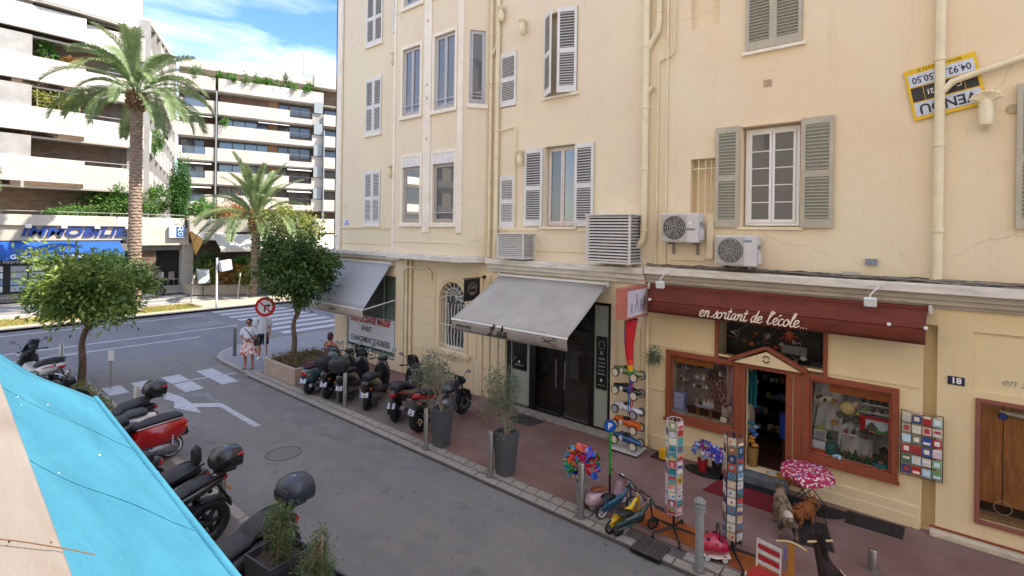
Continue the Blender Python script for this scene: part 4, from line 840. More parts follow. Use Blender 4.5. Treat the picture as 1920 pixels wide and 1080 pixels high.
# ================================================================== AIR CONDITIONERS
def aircon(name, label, x0, x1, z0, z1, y1=WY-.02, d=.32, logo='', lcol='#222222', fan='#4a4745', side=.1):
    t = thing(name, label, 'air conditioner', ((x0+x1)/2, y1, z0)); w_ = x1-x0; h_ = z1-z0; CS = mat('ac_casing_'+logo, '#cfccca', .45, var=.04)
    q = MB(); q.bx(-w_/2,w_/2,-d-.05,-.05,0,h_); q.build('casing', CS, t, bevel=.018)
    cx_, r_ = -w_/2+.04+h_*.42, h_*.39; y_ = -d-.052
    q = MB(); q.bx(-w_/2+.02,cx_+h_*.42,y_-.012,y_,.03,h_-.03); q.build('fan_panel', cm('#b8b2a8',.5), t, bevel=.008)
    q = MB(); q.lathe([(.0,-.018),(r_,-.018),(r_+.01,-.013),(r_+.01,0)], (cx_,y_,h_/2), axis='y', n=32); q.build('fan_opening', cm(fan,.7), t)
    q = MB()
    for k in range(5):
        a = 2*PI*k/5; q.add([(cx_+.03*math.cos(a),y_-.02,h_/2+.03*math.sin(a)),(cx_+r_*.85*math.cos(a-.25),y_-.02,h_/2+r_*.85*math.sin(a-.25)),(cx_+r_*.9*math.cos(a+.35),y_-.024,h_/2+r_*.9*math.sin(a+.35))],[(0,1,2)])
    q.build('fan_blades', cm('#6b655f',.6), t)
    q = MB()
    for k in range(1,6): rr_ = r_*k/5.2; q.tube([(cx_+rr_*math.cos(a),y_-.03,h_/2+rr_*math.sin(a)) for a in [2*PI*j/24 for j in range(25)]], .0035, 4)
    for k in range(12): a = 2*PI*k/12; q.tube([(cx_+.02*math.cos(a),y_-.03,h_/2+.02*math.sin(a)),(cx_+r_*math.cos(a),y_-.03,h_/2+r_*math.sin(a))], .003, 4)
    tag(q.build('fan_guard', cm('#c2bdb4',.5), t), kind='stuff')
    text(logo, .055, cm(lcol,.5), t, (w_/2-.15,y_-.003,h_*.45 if lcol == '#222222' else h_*.82), name='logo', ext=.001, bold=.001, xs=.85)
    if lcol == '#222222': q = MB(); q.lathe([(0,-.004),(.035,-.004),(.035,0)], (w_/2-.15,y_,h_*.66), axis='y', n=16); q.build('emblem', cm('#f2f0ec',.5), t)
    q = MB(); q.bx(w_/2-.001,w_/2+.045,-.28,-.1,.05,h_*.45); q.build('valve_cover', CS, t, bevel=.01)
    q = MB(); q.bx(w_/2,w_/2+.03,-.25,-.15,h_*.55,h_*.7); q.build('cable_cover', cm('#8f8b86',.5), t)
    for x_ in (-w_/2+.12,w_/2-.14): q = MB(); q.bx(x_,x_+.04,-d-.04,0,-.045,-.002); q.bx(x_,x_+.04,-.03,.0,-.25,-.046); q.build('wall_bracket', cm('#7c7874',.5), t)
    return t
aircon('air_conditioner', 'outdoor air conditioner unit with round emblem, the higher one left of the grey green shutter', -4.27, -3.5, 4.52, 5.12, logo='HITACHI')
aircon('air_conditioner', 'outdoor air conditioner with blue maker name, the lower one right under the shutter', -3.16, -2.42, 4.1, 4.68, logo='DAIKIN', lcol='#1a7fa8', fan='#5a5a5e')
def louvre(label, x0, x1, z0, z1, d, n):
    t = thing('louvred_cover', label, 'air conditioner cover', ((x0+x1)/2, WY, z0)); w_ = x1-x0; h_ = z1-z0; m = mat('louvre_white','#d3cfca',.6,var=.06)
    q = MB(); s = .05
    for x_ in (-w_/2, w_/2-s): q.bx(x_,x_+s,-d,-d+.03,0,h_)
    q.bx(w_/2-.03,w_/2,-.04,-.0,0,h_); q.bx(-w_/2,-w_/2+.03,-.04,0,0,h_); q.bx(-w_/2-.02,w_/2+.02,-d-.02,0,h_,h_+.03); q.bx(-w_/2,w_/2,-d,0,-.04,0); q.build('frame', m, t)
    q = MB(); q.bx(-w_/2+.05,w_/2-.05,-d+.08,-.02,.02,h_-.02); q.build('unit', cm('#4a4744',.7), t)
    f_ = MB(); f_.box((0,0,0),(w_-2*s,.05,.012),(.7,0,0)); src = f_.build('slat', m, t)
    sd = MB(); sd.box((0,0,0),(.05,d-.07,.012),(0,-.7,0)); src2 = sd.build('side_slat', m, t)
    for k in range(n):
        z = h_*(k+.5)/n; o = src if k == 0 else inst('slat', src, t); o.location = (0,-d+.02,z); o = src2 if k == 0 else inst('side_slat', src2, t); o.location = (w_/2-.02,-d/2-.0,z)
        o = inst('side_slat', src2, t, loc=(-w_/2+.02,-d/2,z))
louvre('small white louvred air conditioner cover standing on the cornice beside the narrow shutter', -8.74, -7.84, 4.03, 4.62, .48, 12)
louvre('large white louvred air conditioner cover on the cornice under the open white shutters', -5.96, -4.86, 4.06, 5.08, .58, 15)
# ================================================================== SIGNS ON THE WALL
vs = thing('for_sale_board', 'yellow and black estate agency board fixed upside down behind the downpipe', 'sign', (.2, WY-.03, 7.07), (0, -R(10.5), 0))
q = MB(); q.bx(-.44,.44,-.01,.01,-.42,.42); q.build('board', cm('#e2b81c',.5), vs, bevel=.003)
q = MB(); q.bx(-.4,.4,-.014,-.0105,.13,.33); q.bx(-.4,.4,-.014,-.0105,-.36,-.14); q.build('pale_fields', cm('#c9cfe0',.5), vs)
for a, c in ((-.4,-.25),(-.24,.24),(.25,.4)): q = MB(); q.bx(a,c,-.015,-.0105,-.12,.11); q.build('black_field', cm('#2b2b2d',.5), vs)
UP = (PI/2, PI, 0)
text('04.92.98.50.50', .15, cm('#22252e',.5), vs, (0,-.016,.23), rot=UP, name='phone_number', bold=.002, xs=.82, ext=.001)
text('www.century21.fr', .075, cm('#4a3a10',.5), vs, (0,-.012,.375), rot=UP, name='web_address', ext=.001)
text('VENDU', .22, cm('#22252e',.5), vs, (0,-.016,-.25), rot=UP, name='lettering', xs=.95, bold=.004, ext=.001)
text('Century 21', .11, cm('#e9e6e0',.5), vs, (0,-.017,0), rot=UP, name='lettering', bold=.003, ext=.001, xs=.85)
np_ = thing('number_plate', 'blue enamel house number plate reading 18', 'sign', (.395, WY-.01, 2.47))
q = MB(); q.bx(-.1,.1,-.006,.008,-.065,.065); q.build('plate', cm('#262a4a',.35), np_, bevel=.004); text('18', .125, cm('#e8e8ea',.5), np_, (0,-.009,0), name='number', bold=.005, ext=.001)
sp = thing('street_name_plate', 'small white and blue street name plate on the building corner', 'sign', (-16.55, WY-.01, 4.93))
q = MB(); q.bx(-.2,.2,-.006,.006,-.11,.11); q.build('plate', cm('#dfe6ef',.4), sp, bevel=.004); text('RUE', .09, cm('#2d5fa8',.5), sp, (0,-.009,.045), name='lettering', bold=.004, ext=.001); text('LACOUR', .08, cm('#2d5fa8',.5), sp, (0,-.009,-.05), name='lettering', bold=.003, ext=.001)
text('en sortant', .17, cm('#a5a096',.6), SB, (.95+1+.3, WY-.001-16+.035, 2.55), name='faded_lettering', shear=.35, ext=.001)
# spot lamps on the cornice above the red awning
for x_, lab in ((-4.25,'white floodlight on a curved arm at the left end above the red awning'),(-.68,'white floodlight on a curved arm near the right end above the red awning')):
    t = thing('floodlight', lab, 'lamp', (x_, WY-.2, 3.75)); q = MB(); q.tube(catmull([(0.1,-.05,.13),(.08,-.2,.1),(0,-.2,.0),(0,-.2,-.06)],4), .012, 6); q.build('arm', WBAR, t)
    q = MB(); q.box((0,-.22,-.12),(.17,.08,.14),(.25,0,0)); q.build('housing', cm('#dfe3e2',.4), t, bevel=.01)
# hanging planter on a hook beside the left display window
t = thing('hanging_plant', 'small green plant hanging from a wall hook beside the left display window', 'plant', (-4.5, WY-.12, 2.0))
q = MB(); q.tube([(.12,.1,.1),(.12,-.02,.05),(.1,-.03,.15)], .008, 5); q.tube([(0,0,.12),(0,0,-.4)],.004,4); q.build('hook', cm('#6b6a60',.6), t)
LEAFB = leafmat('blue_green_leaf','#2f5b43','#4f7f66'); P_, D_ = crown_points(260, (0,0,0), (.1,.08,.18), 14, .3, .2, 3); leaves('foliage', P_, LEAFB, t, .06, .025, D_)

# ================================================================== BLUE AWNING UNDER THE CAMERA
BLUE = mat('turquoise_canvas', '#37758c', .85, col2='#408197', scale=1.3, var=.03, ramp=(.35,.65), bump=.5, bscale=14, stretch=(1,2.5,1), spec=.2)
grime(BLUE, [((1.2,3.5,1),1.6,.5,.7,.3,(.8,.86,.88)),((6,1,1),3,.56,.7,.22,(.78,.84,.86)),((1,1,1),26,.64,.72,.4,(.7,.8,.82))])
t = thing('turquoise_awning', 'bright turquoise canvas awning sloping out below the stone ledge at the camera', 'awning', (-1, .2, 3.9))
def aw(u, v):   # u: 0 far end, 1 near end; v: 0 wall, 1 outer bar
    x_ = -5.17+8.5*u; z = 3.9-.6*v-.035*math.sin(PI*v)*(.7+.3*math.cos(u*14)); y_ = .157-.031*x_+(.68-.016*(x_+5.17))*v
    fold = math.sin((x_*1.15+v*1.3)*2*PI/1.25); z += .016*fold*math.sin(PI*v)+.006*math.sin(x_*3.1-v*6+2)*math.sin(PI*v)+.006*math.sin(x_*7+v*5)*v*(1-v)
    return (x_+.012*math.sin(v*PI), y_, z)
rings = [[aw(u/90, v/24) for u in range(91)] for v in range(25)]
q = MB(); q.loft(rings, cap=False, close=False, smooth=True); o = q.build('canopy', BLUE, t, world=True); s = o.modifiers.new('thick','SOLIDIFY'); s.thickness = .004
q = MB(); q.tube([aw(u/10,1) for u in range(11)], .02, 10); q.build('front_bar', BLUE, t, world=True)
q = MB(); r0_ = [Vector(aw(u/60,1)) for u in range(61)]; q.loft([[p+Vector((0,.018,-.01)) for p in r0_],[p+Vector((0,.022+.01*math.sin(i*1.3),-.22)) for i, p in enumerate(r0_)]], cap=False, close=False, smooth=True); o = q.build('valance', BLUE, t, world=True)
for k in range(7):
    x_ = -5.0+1.22*k; q = MB(); q.tube([Vector(aw((x_+5.17+v*.0)/8.5, v/12))+Vector((0,0,.003)) for v in range(13)], .005, 4, flat=.4); q.build('seam', BLUE, t, world=True)
# bird droppings and a dry twig
q = MB(); rr = random.Random(4)
for k in range(8):
    u, v = rr.uniform(.1,.5), rr.uniform(.1,.9); p = Vector(aw(u,v)); q.ell((p.x,p.y,p.z+.004),(rr.uniform(.004,.01),rr.uniform(.002,.005),.0015),8,4)
q.build('droppings', cm('#d9e6e8',.9), t, world=True)['kind'] = 'stuff'
tw = thing('twig', 'dry brown twig lying on the stone ledge by the turquoise awning', 'twig', (-1.35,.1,4.1))
q = MB(); q.tube(catmull([(-.25,-.22,.004),(-.12,-.12,.008),(.0,.0,.012),(.12,.08,.008),(.17,.13,-.01)],5), [.0012]*21, 5)
for k in range(6): x_ = -.2+.06*k; q.ell((x_,-.17+.05*k,.008),(.003,.002,.002),6,4)
q.build('stem', cm('#6b5138',.9), tw)
# ================================================================== FAR APARTMENT BLOCKS
CLAD = mat('white_stone_cladding', '#c9c1b4', .8, col2='#b3a99a', scale=.6, var=.04, bump=.05, bscale=20, stretch=(1,1,1.6))
GCLAD = mat('grey_stone_cladding', '#a7a29a', .8, col2='#8f8a83', scale=1.2, var=.08, bump=.1)
BROWN = mat('brown_travertine', '#7d6652', .8, col2='#5f4c3d', scale=1.5, var=.12, stretch=(1,1,4), bump=.1)
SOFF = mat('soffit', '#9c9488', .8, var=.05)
BGLASS = glassmat('blue_glass', dark=(.05,.09,.14), refl=1.6)
DGLASS = glassmat('dark_glass', dark=(.02,.02,.022), refl=1.0)
FROSTG = cm('#8d9391', .3)
def wing(t, length, tops, bh, outp=1.3, spec=None, base=0, slab=.22):
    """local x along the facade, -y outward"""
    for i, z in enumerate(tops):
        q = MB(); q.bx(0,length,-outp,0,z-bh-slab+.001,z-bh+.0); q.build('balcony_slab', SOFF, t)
    q = MB(); q.bx(0,length,.0,.3,base,tops[-1]+.2); q.build('recess_wall', BROWN, t)
A = thing('terrace_apartment_block', 'white clad apartment block with terraces above the blue real estate agency awning', 'building', (-42,-9,0), PI/2)
# local x = world Y + 9, local -y = world +X
tops = [8.8,11.85,14.9,17.95]
for i, z in enumerate(tops):
    q = MB(); q.bx(0,16.35,-.25,0,z-1.5,z); q.build('parapet', CLAD, A, bevel=.02)
    q = MB(); q.bx(16.36,19.6,.15,.4,z-1.75,z-.22); q.build('parapet', CLAD, A, bevel=.02)
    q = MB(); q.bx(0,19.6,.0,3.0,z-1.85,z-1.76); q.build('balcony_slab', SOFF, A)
    q = MB(); q.tube([(16.4,.28,z+.05),(19.6,.28,z+.05)], .03, 6); q.build('handrail', cm('#8a857e',.5), A)
    q = MB(); q.bx(0,13.85,-.1,.4,z,z+1.29); q.build('grey_panel', GCLAD, A)
    q = MB(); q.bx(13.87,17.9,1.1,1.3,z-.1,z+1.29); q.build('brown_wall', BROWN, A)
    q = MB(); q.bx(17.9,19.6,1.4,1.6,z-.1,z+1.29); q.build('terrace_wall', SOFF, A)
    q = MB(); q.bx(18.6,19.3,1.35,1.39,z-.1,z+1.1); q.build('window', DGLASS, A)
q = MB(); pts = [(0,-.4),(13.9,-.4)]+[(14.2+5.4*math.sin(t_), -.55+.0+1.5*(1-math.cos(t_))) for t_ in [R(a) for a in range(0,91,10)]]+[(19.6,1.4),(0,1.4)]
q.prism(pts, lambda u,v,w: (u,v,w), 18.3, 20.6); q.build('parapet', CLAD, A)
q = MB(); q.prism([(u,v+.02) for u,v in pts], lambda u,v,w: (u,v,w), 18.15, 18.3); q.build('balcony_slab', SOFF, A)
q = MB(); q.bx(0,19.6,1.6,9,4,25); q.build('core', BROWN, A)
q = MB(); q.bx(0,19.6,1.0,9,21.5,25.2); q.build('roof_storey', CLAD, A)
q = MB(); q.bx(13.4,13.55,-.3,-.26,6.9,7.3); q.build('drain_slot', GCLAD, A)
# neighbour's edge in the top left corner of the view is left to the wing beyond
NBK = thing('neighbour_block', 'cream apartment block beyond the left edge, seen only in window reflections', 'building', (-46,-26,0), PI/2)
q = MB(); q.bx(-18,16.5,2.5,12,0,19); q.build('wall', cm('#cdbfa6',.85), NBK)
for i in range(5):
    z_ = 1.2+3.3*i; q = MB(); q.bx(-18,16.5,2.0,2.49,z_-.9,z_); q.build('balcony_band', CLAD, NBK)
    for k in range(9): q = MB(); q.bx(-17+3.7*k,-15+3.7*k,2.4,2.48,z_+.05,z_+2.1); q.build('window', DGLASS, NBK)
B2 = thing('terrace_apartment_wing', 'steeply foreshortened white wing with stacked balconies receding behind the tall palm', 'building', (-42.3,10.9,0), math.atan2(.334,-.943))
tops2 = [8.7,11.6,14.5,17.4,20.3,23.2]
q = MB(); q.prism([(0,0),(29,0),(29,24.9),(0,19.4)], lambda u,v,w: (u,w,v), 1.2, 1.5); q.build('recess_wall', BROWN, B2)
TB = lambda x_: 19.2+5.4*x_/29
for z in tops2:
    for k in range(7):
        if z > TB(k*4.1+2)-.4: continue
        q = MB(); q.bx(k*4.1+.15,k*4.1+3.95,-.0,.2,z-1.6,z); q.build('parapet', CLAD, B2)
        q = MB(); q.bx(k*4.1+.5,k*4.1+3.6,1.1,1.18,z,z+1.2); q.build('window', BGLASS if (k+int(z)) % 3 else DGLASS, B2)
    xs_ = max(0, min(28, (z-19.2)*29/5.4)); q = MB(); q.bx(xs_,28.9,.2,1.2,z-1.75,z-1.6); q.build('balcony_slab', SOFF, B2)
for k in range(8): q = MB(); q.bx(k*4.1-.07,k*4.1+.07,-.06,1.2,5,TB(k*4.1)-.1); q.build('divider', GCLAD, B2)
q = MB(); q.prism([(0,18.9),(29,24.3),(29,24.6),(0,19.3)], lambda u,v,w: (u,w,v), -.05, 1.19); q.build('roof_parapet', CLAD, B2)
B3 = thing('rear_apartment_block', 'long white rear apartment block with planted roof terrace closing the view', 'building', (-69.6,20.8,0), math.atan2(.935,.354))
LEN3 = 16.6
q = MB(); q.bx(0,26,1.6,1.9,0,24.5); q.build('recess_wall', BROWN, B3)
q = MB(); q.bx(0,26,2.4,6,23,25.8); q.build('roof_storey', CLAD, B3)
q = MB(); q.bx(15.4,26,-.2,1.5,23.9,25.6); q.build('roof_parapet', CLAD, B3)
for i, z in enumerate(tops2):
    segs = [(.0,3.9),(4.2,LEN3)] if i == 5 else [(0,.5),(2.9,3.9),(4.2,12.4)] if i % 2 == 0 or i == 1 else [(0,3.9),(4.2,12.4)]
    for a, c in segs: q = MB(); q.bx(a,c,-.1,.12,z-1.6,z); q.build('parapet', CLAD, B3, bevel=.02)
    gaps = [] if i == 5 else ([(.5,2.9),(12.4,15.2)] if len(segs) == 3 else [(12.4,15.2)])
    for a, c in gaps:
        q = MB(); q.bx(a,c,-.09,.1,z-1.6,z-.9); q.build('parapet', CLAD, B3)
        q = MB(); q.tube([(a,0,z-.02),(c,0,z-.02)],.03,6)
        for k in range(int((c-a)/.14)): q.tube([(a+.07+k*.14,0,z-.9),(a+.07+k*.14,0,z)],.012,4)
        q.build('balustrade', cm('#6d6e72',.5), B3)['kind'] = 'stuff'
        if a < 2: q = MB(); q.bx(a,c,.02,.04,z-.88,z-.05); q.build('glass_balustrade', BGLASS, B3)
    if i < 5:
        q = MB(); q.bx(15.2,LEN3,-.1,.12,z-1.6,z-.05); q.build('parapet', GCLAD if i == 4 else CLAD, B3)
        q = MB(); q.bx(LEN3,25,-.5,-.3,z-1.6,z-.1); q.build('parapet', CLAD, B3)
        q = MB(); q.bx(15.4,16.5,-.35,-.3,z-.0,z+1.5); q.build('frosted_screen', FROSTG, B3)
    q = MB(); q.bx(0,25,.12,1.6,z-1.75,z-1.6); q.build('balcony_slab', SOFF, B3)
    if i < 5:
        for a, c in ((.3,1.5),(1.55,2.7),(4.4,5.8),(5.9,7.2),(7.3,8.6),(8.7,9.9),(11.2,12.3),(12.5,13.8),(13.9,15.1),(17,19),(20,23)):
            if (i == 4 or i == 2) and 4 < a < 10: m = mat('pink_brown_blind','#7f6152',.7) if i == 4 else BGLASS
            else: m = BGLASS if a < 9 and i % 2 else DGLASS
            q = MB(); q.bx(a,c,1.5,1.58,z-.3,z+1.2); q.build('window', m, B3)
        q = MB(); q.bx(9.95,11.1,1.45,1.59,z-.6,z+1.3); q.build('ochre_panel', cm('#a07a5c',.8), B3)
    if i < 4 and i != 2:
        for a, c in ((.6,3.6),(8.7,12.4) if i == 3 else (12.2,15.2)):
            q = MB(); sheet(q, (a,1.2,z+1.28),(c,1.2,z+1.28),(c,-.5,z+.75),(a,-.5,z+.75), 4, 3); q.build('terrace_awning', cm('#cfccc9',.8), B3)
q = MB(); q.bx(3.98,4.12,-.3,1.6,5.5,21.6); q.build('divider', cm('#8b8f8e',.5), B3); q = MB(); q.bx(LEN3-.02,LEN3+.1,-.9,1.6,5.5,18); q.build('divider', cm('#8b8f8e',.5), B3)
q = MB(); q.bx(-2,26,2,2.2,0,7); q.build('dark_ground_floor', cm('#2b2a29',.8), B3)
q = MB(); q.bx(0,26,-1.2,1.6,5.3,6.0); q.build('podium_edge', CLAD, B3)
for x_ in (6,10,14,18): q = MB(); q.bx(x_,x_+.7,-.4,.5,0,5.3); q.build('column', CLAD, B3)
q = MB(); q.tube([(14.4,3,25.8),(14.4,3,29.5)],.04,6)
for k in range(4): q.tube([(14.0,3,27.6+.4*k),(14.8,3,27.6+.4*k)],.02,5)
q.build('antenna', cm('#77787a',.5), B3)
# podium with shops
PD = thing('shop_podium', 'pale stone ground floor podium with a terrace edge and IMMOBILIER in blue letters', 'building', (-42,6,0))
pd = lambda b, n, m, **k: b.build(n, m, PD, world=True, **k)
q = MB(); q.bx(-44,-41.55,-12,13.0,4.62,5.28); pd(q, 'terrace_edge', CLAD, bevel=.03)
q = MB(); q.bx(-44,-41.75,-12,9.6,3.72,4.6); pd(q, 'fascia', mat('beige_fascia','#b5aa9a',.8,var=.06,scale=1.5))
q = MB(); q.bx(-44,-41.3,9.6,13.2,3.35,4.6); pd(q, 'fascia', CLAD, bevel=.03)
q = MB(); q.bx(-44,-42.6,-12,13.0,0,3.72); pd(q, 'shop_wall', cm('#2e2d2e',.7))
q = MB(); q.bx(-43.2,-41.9,10.0,11.35,.0,3.35); pd(q, 'stone_pier', BROWN); q = MB(); q.bx(-42.2,-41.6,12.85,13.6,0,3.5); pd(q, 'stone_pier', CLAD)
q = MB(); q.bx(-41.9,-41.4,9.2,9.6,3.0,3.5); q.bx(-42.4,-41.6,9.3,12.8,3.0,3.34); pd(q, 'grey_lintel', cm('#6f6a63',.7))
q = MB(); q.tube([(-41.6,-11,5.5),(-41.6,13,5.5)],.025,6)
for k in range(14): q.tube([(-41.6,-10+1.7*k,5.28),(-41.6,-10+1.7*k,5.5)],.02,5)
pd(q, 'handrail', cm('#8f8a80',.5))['kind'] = 'stuff'
for k in range(3): q = MB(); q.bx(-41.9,-40.6+.35*(0-k),11.3,13.2,.0+.15*k,.15+.15*k); pd(q, 'step', cm('#a8a095',.8))
BLUEL = cm('#183a80', .5)
text('IMMOBILIER', .83, BLUEL, PD, (.33,1.25,4.24), rot=(PI/2,0,PI/2), name='blue_lettering', ext=.03, shear=.25, xs=1.3, bold=.022)
# restaurant part, turned
q = MB(); q.prism([(-41.3,13.2),(-40.6,13.0),(-38.4,17.0),(-38.4,30),(-44,30),(-44,13.2)], lambda u,v,w: (u,v,w), 4.35, 5.2); pd(q, 'terrace_edge', CLAD)
q = MB(); q.prism([(-42,13.6),(-40.2,17.2),(-40.2,30),(-44,30),(-44,13.6)], lambda u,v,w: (u,v,w), 0, 4.35); pd(q, 'restaurant_wall', cm('#4a3a30',.7))
for k, (ya, yb) in enumerate(((13.7,18.9),(19.1,24.5))):
    q = MB(); sheet(q, (-38.45,ya,4.2),(-38.45,yb,4.2),(-36.9,yb,3.2),(-36.9,ya,3.2), 6, 4, .03); a = thing('restaurant_awning', 'white sloping restaurant awning %s' % ('left of the second palm trunk' if k == 0 else 'right of the second palm trunk, half behind the orange tree'), 'awning', (-39.9,ya,4.2)); q.build('canopy', cm('#dedad2',.8), a, world=True)
    q = MB(); q.bx(-36.91,-36.89,ya,yb,3.0,3.21); q.build('valance', cm('#d6d0c6',.8), a, world=True)
a = thing('restaurant_awning', 'open sided ochre lined awning at the restaurant entrance corner', 'awning', (-41,13.2,4.4))
q = MB(); sheet(q, (-41.2,13.1,4.6),(-40.4,14.6,4.6),(-37.9,15.4,3.75),(-38.8,13.3,3.75), 5, 4); q.build('canopy', cm('#d9cdb8',.8), a, world=True); q = MB(); q.quad((-41.2,13.1,4.58),(-38.8,13.3,3.73),(-40.6,13.4,2.6)); q.build('side_panel', cm('#c79a52',.8), a, world=True)
# agency awning and shop windows
AB = cm('#164f9e', .8, var=.05)
a = thing('agency_awning', 'long bright blue real estate agency awning with white lettering on its valance', 'awning', (-42,4,3.7))
q = MB(); sheet(q, (-41.9,-8,3.72),(-41.9,9.25,3.72),(-40.7,9.25,2.98),(-40.7,-8,2.98), 12, 3, .02); q.build('canopy', AB, a, world=True)
q = MB(); q.bx(-40.71,-40.69,-8,9.25,2.6,2.98); q.build('valance', AB, a, world=True)
text('Groupe AICI International', .36, cm('#e8edf5',.6), a, (1.32,-.1,-.91), rot=(PI/2,0,PI/2), name='white_lettering', align='LEFT', ext=.005, bold=.006)
ag = thing('agency_window', 'dark agency shop window filled with rows of pale property adverts', 'shop window', (-42,3.5,0))
q = MB(); q.bx(-42.55,-42.4,-8,9.3,.25,2.9); q.build('glazing', BLACK, ag, world=True); q = MB(); q.bx(-42.5,-42.2,-8,9.3,0,.5); q.build('base_panel', cm('#6b6462',.6), ag, world=True)
text('AICI International', .3, cm('#cfd3da',.6), ag, (-.35,-.4,2.42), rot=(PI/2,0,PI/2), name='white_lettering', align='LEFT', ext=.005, bold=.004)
text('AGENCE  AICI  SERVICE', .16, cm('#cfd3da',.6), ag, (-.18,.9,.3), rot=(PI/2,0,PI/2), name='white_lettering', ext=.005)
rr = random.Random(2); y_ = -7.8
cards = ['#b9c6da','#8ea6c8','#d6dde8','#a9b4c6','#7b93b8']
while y_ < 9:
    for z_ in (.62,1.02,1.42,1.82):
        q = MB(); q.bx(-42.395,-42.38,y_,y_+.72,z_,z_+.34); q.build('property_advert', cm(rr.choice(cards),.5), ag, world=True)
    y_ += .8 if int(y_*10) % 3 else 1.05
lg = thing('logo_sign', 'square blue and white agency logo box on the podium fascia', 'sign', (-41.2,12.4,4.3))
q = MB(); q.box((-41.1,12.35,4.32),(.2,.95,.85)); q.build('box', cm('#c9d3dc',.4), lg, world=True, bevel=.01); q = MB(); q.box((-40.985,12.55,4.32),(.03,.5,.7)); q.build('blue_field', cm('#1c5aa0',.4), lg, world=True); text('AI', .4, cm('#e8eef5',.5), lg, (.24,.15,.18), rot=(PI/2,0,PI/2), ext=.003); text('CI', .35, cm('#e8eef5',.5), lg, (.24,.15,-.15), rot=(PI/2,0,PI/2), ext=.003)
for k in range(4):
    f_ = thing('fascia_spotlight', 'small white spotlight above the %s part of IMMOBILIER' % ('first','second','third','last')[k], 'lamp', (-41.6,4.75+1.62*k,4.6), group='spotlights over the blue letters'); q = MB(); q.box((.05,0,-.02),(.2,.28,.22)); q.build('housing', cm('#e4e2de',.5), f_, bevel=.02)
# restaurant furniture seen in the doorway
for k, (x_, y_) in enumerate(((-42.0,11.8),(-42.1,12.5))):
    t = thing('restaurant_chair', 'pale chair in the dark restaurant doorway, %s one' % ('left' if k == 0 else 'right'), 'chair', (x_,y_,.45), .5)
    q = MB(); q.bx(-.22,.22,-.22,.22,.4,.46); q.build('seat', cm('#b5aaa0',.6), t); q = MB(); q.bx(-.22,-.17,-.22,.22,.46,.95); q.build('backrest', cm('#b5aaa0',.6), t)
    for sx in (-.2,.2):
        for sy in (-.2,.2): q = MB(); q.cyl((sx,sy,0),(sx,sy,.4),.02,n=6); q.build('leg', cm('#8f857a',.6), t)
# planter wall in front of the restaurant
pw = thing('restaurant_planter', 'long low stone planter wall in front of the restaurant hedge', 'planter', (-37.6,14.5,0))
path = [(-40.2,12.5),(-38.9,12.6),(-37.9,13.6),(-36.75,15.3),(-36.4,17.5),(-36.2,26)]
q = MB()
for (xa,ya),(xb,yb) in zip(path, path[1:]):
    d_ = Vector((xb-xa,yb-ya,0)).normalized(); nn = Vector((-d_.y,d_.x,0))*.45; a_ = Vector((xa,ya,0)); b_ = Vector((xb,yb,0))
    q.add([a_,b_,b_+nn,a_+nn]+[p+Vector((0,0,.68)) for p in (a_,b_,b_+nn,a_+nn)], [(0,3,2,1),(4,5,6,7),(0,1,5,4),(1,2,6,5),(2,3,7,6),(3,0,4,7)])
q.build('wall', mat('planter_wall','#a99a86',.85,var=.1,scale=2), pw, world=True)

# ================================================================== PLANTS
LG1 = leafmat('orange_leaf', '#35542a', '#5f7a38', 2.2); LG2 = leafmat('bright_leaf', '#4a6a26', '#8a9a48', 1.6); LG3 = leafmat('hedge_leaf', '#3f6b2b', '#6f9440', 1.2)
LPALM = leafmat('palm_leaf', '#5d7546', '#8f9d68', .9); LYEL = leafmat('yellow_leaf', '#6f8236', '#a8a44a', 1.4); LOLV = leafmat('olive_leaf', '#66705a', '#8d957c', 7, .5); LFLO = leafmat('orange_blossom', '#a8622f', '#8a7a35', 1.1)
BARK = mat('bark', '#5d4a3c', .9, col2='#7a6552', scale=9, var=.2, bump=.6, bscale=25, stretch=(1,1,.3))
def tree(name, label, base, h0, cr, cc, n, lm, lf=(.13,.06), clumps=70, spread=.2, seed=1, tr=.075, lean=0, group=None, floor=-.8, droop=.3):
    t = thing(name, label, 'tree', base, group=group)
    P_, D_ = crown_points(n, cc, cr, clumps, spread, .35, seed, floor); leaves('crown', P_, lm, t, lf[0], lf[1], D_, droop)
    g = random.Random(seed); top = Vector((cc[0]+lean, cc[1], h0)); q = MB()
    q.tube(catmull([(0,0,0),(.03,.02,h0*.35),(-.02+lean*.5,0,h0*.7),top],5), [tr*1.25-tr*.5*i/15 for i in range(16)], 10); tk = q.build('trunk', BARK, t)
    for k in range(9):
        a = 2*PI*k/9+g.random(); e = Vector((cc[0]+cr[0]*.7*math.cos(a), cc[1]+cr[1]*.7*math.sin(a), cc[2]+cr[2]*g.uniform(-.3,.6)))
        q = MB(); q.tube(catmull([top-Vector((0,0,.1*(k%3))), top.lerp(e,.45)+Vector((0,0,.12)), e],4), [tr*.55,tr*.5,tr*.45,tr*.4,tr*.34,tr*.28,tr*.2,tr*.15,tr*.1], 6); q.build('limb', BARK, t)
    return t
tree('orange_tree', 'dense dark green orange tree standing in the stone planter beside the parked scooters', (-16.12,8.25,.48), 1.45, (1.12,1.12,1.2), (0.05,0.1,2.82), 12500, LG1, (.16,.07), 74, .17, 11, .075)
tree('orange_tree', 'broad sunlit orange tree growing beside the near kerb left of the crossing stripes', (-19.05,3.35,.0), 1.85, (1.25,1.25,1.0), (.16,.12,2.78), 11000, LG2, (.18,.075), 58, .18, 5, .085, lean=.1, floor=-.6)
tree('orange_tree', 'small dark tree on the far verge showing at the right edge of the sunlit one', (-33.2,7.1,.03), 1.2, (1.25,1.25,1.0), (0,0.0,2.3), 5000, LG1, (.2,.1), 40, .2, 8, .09)
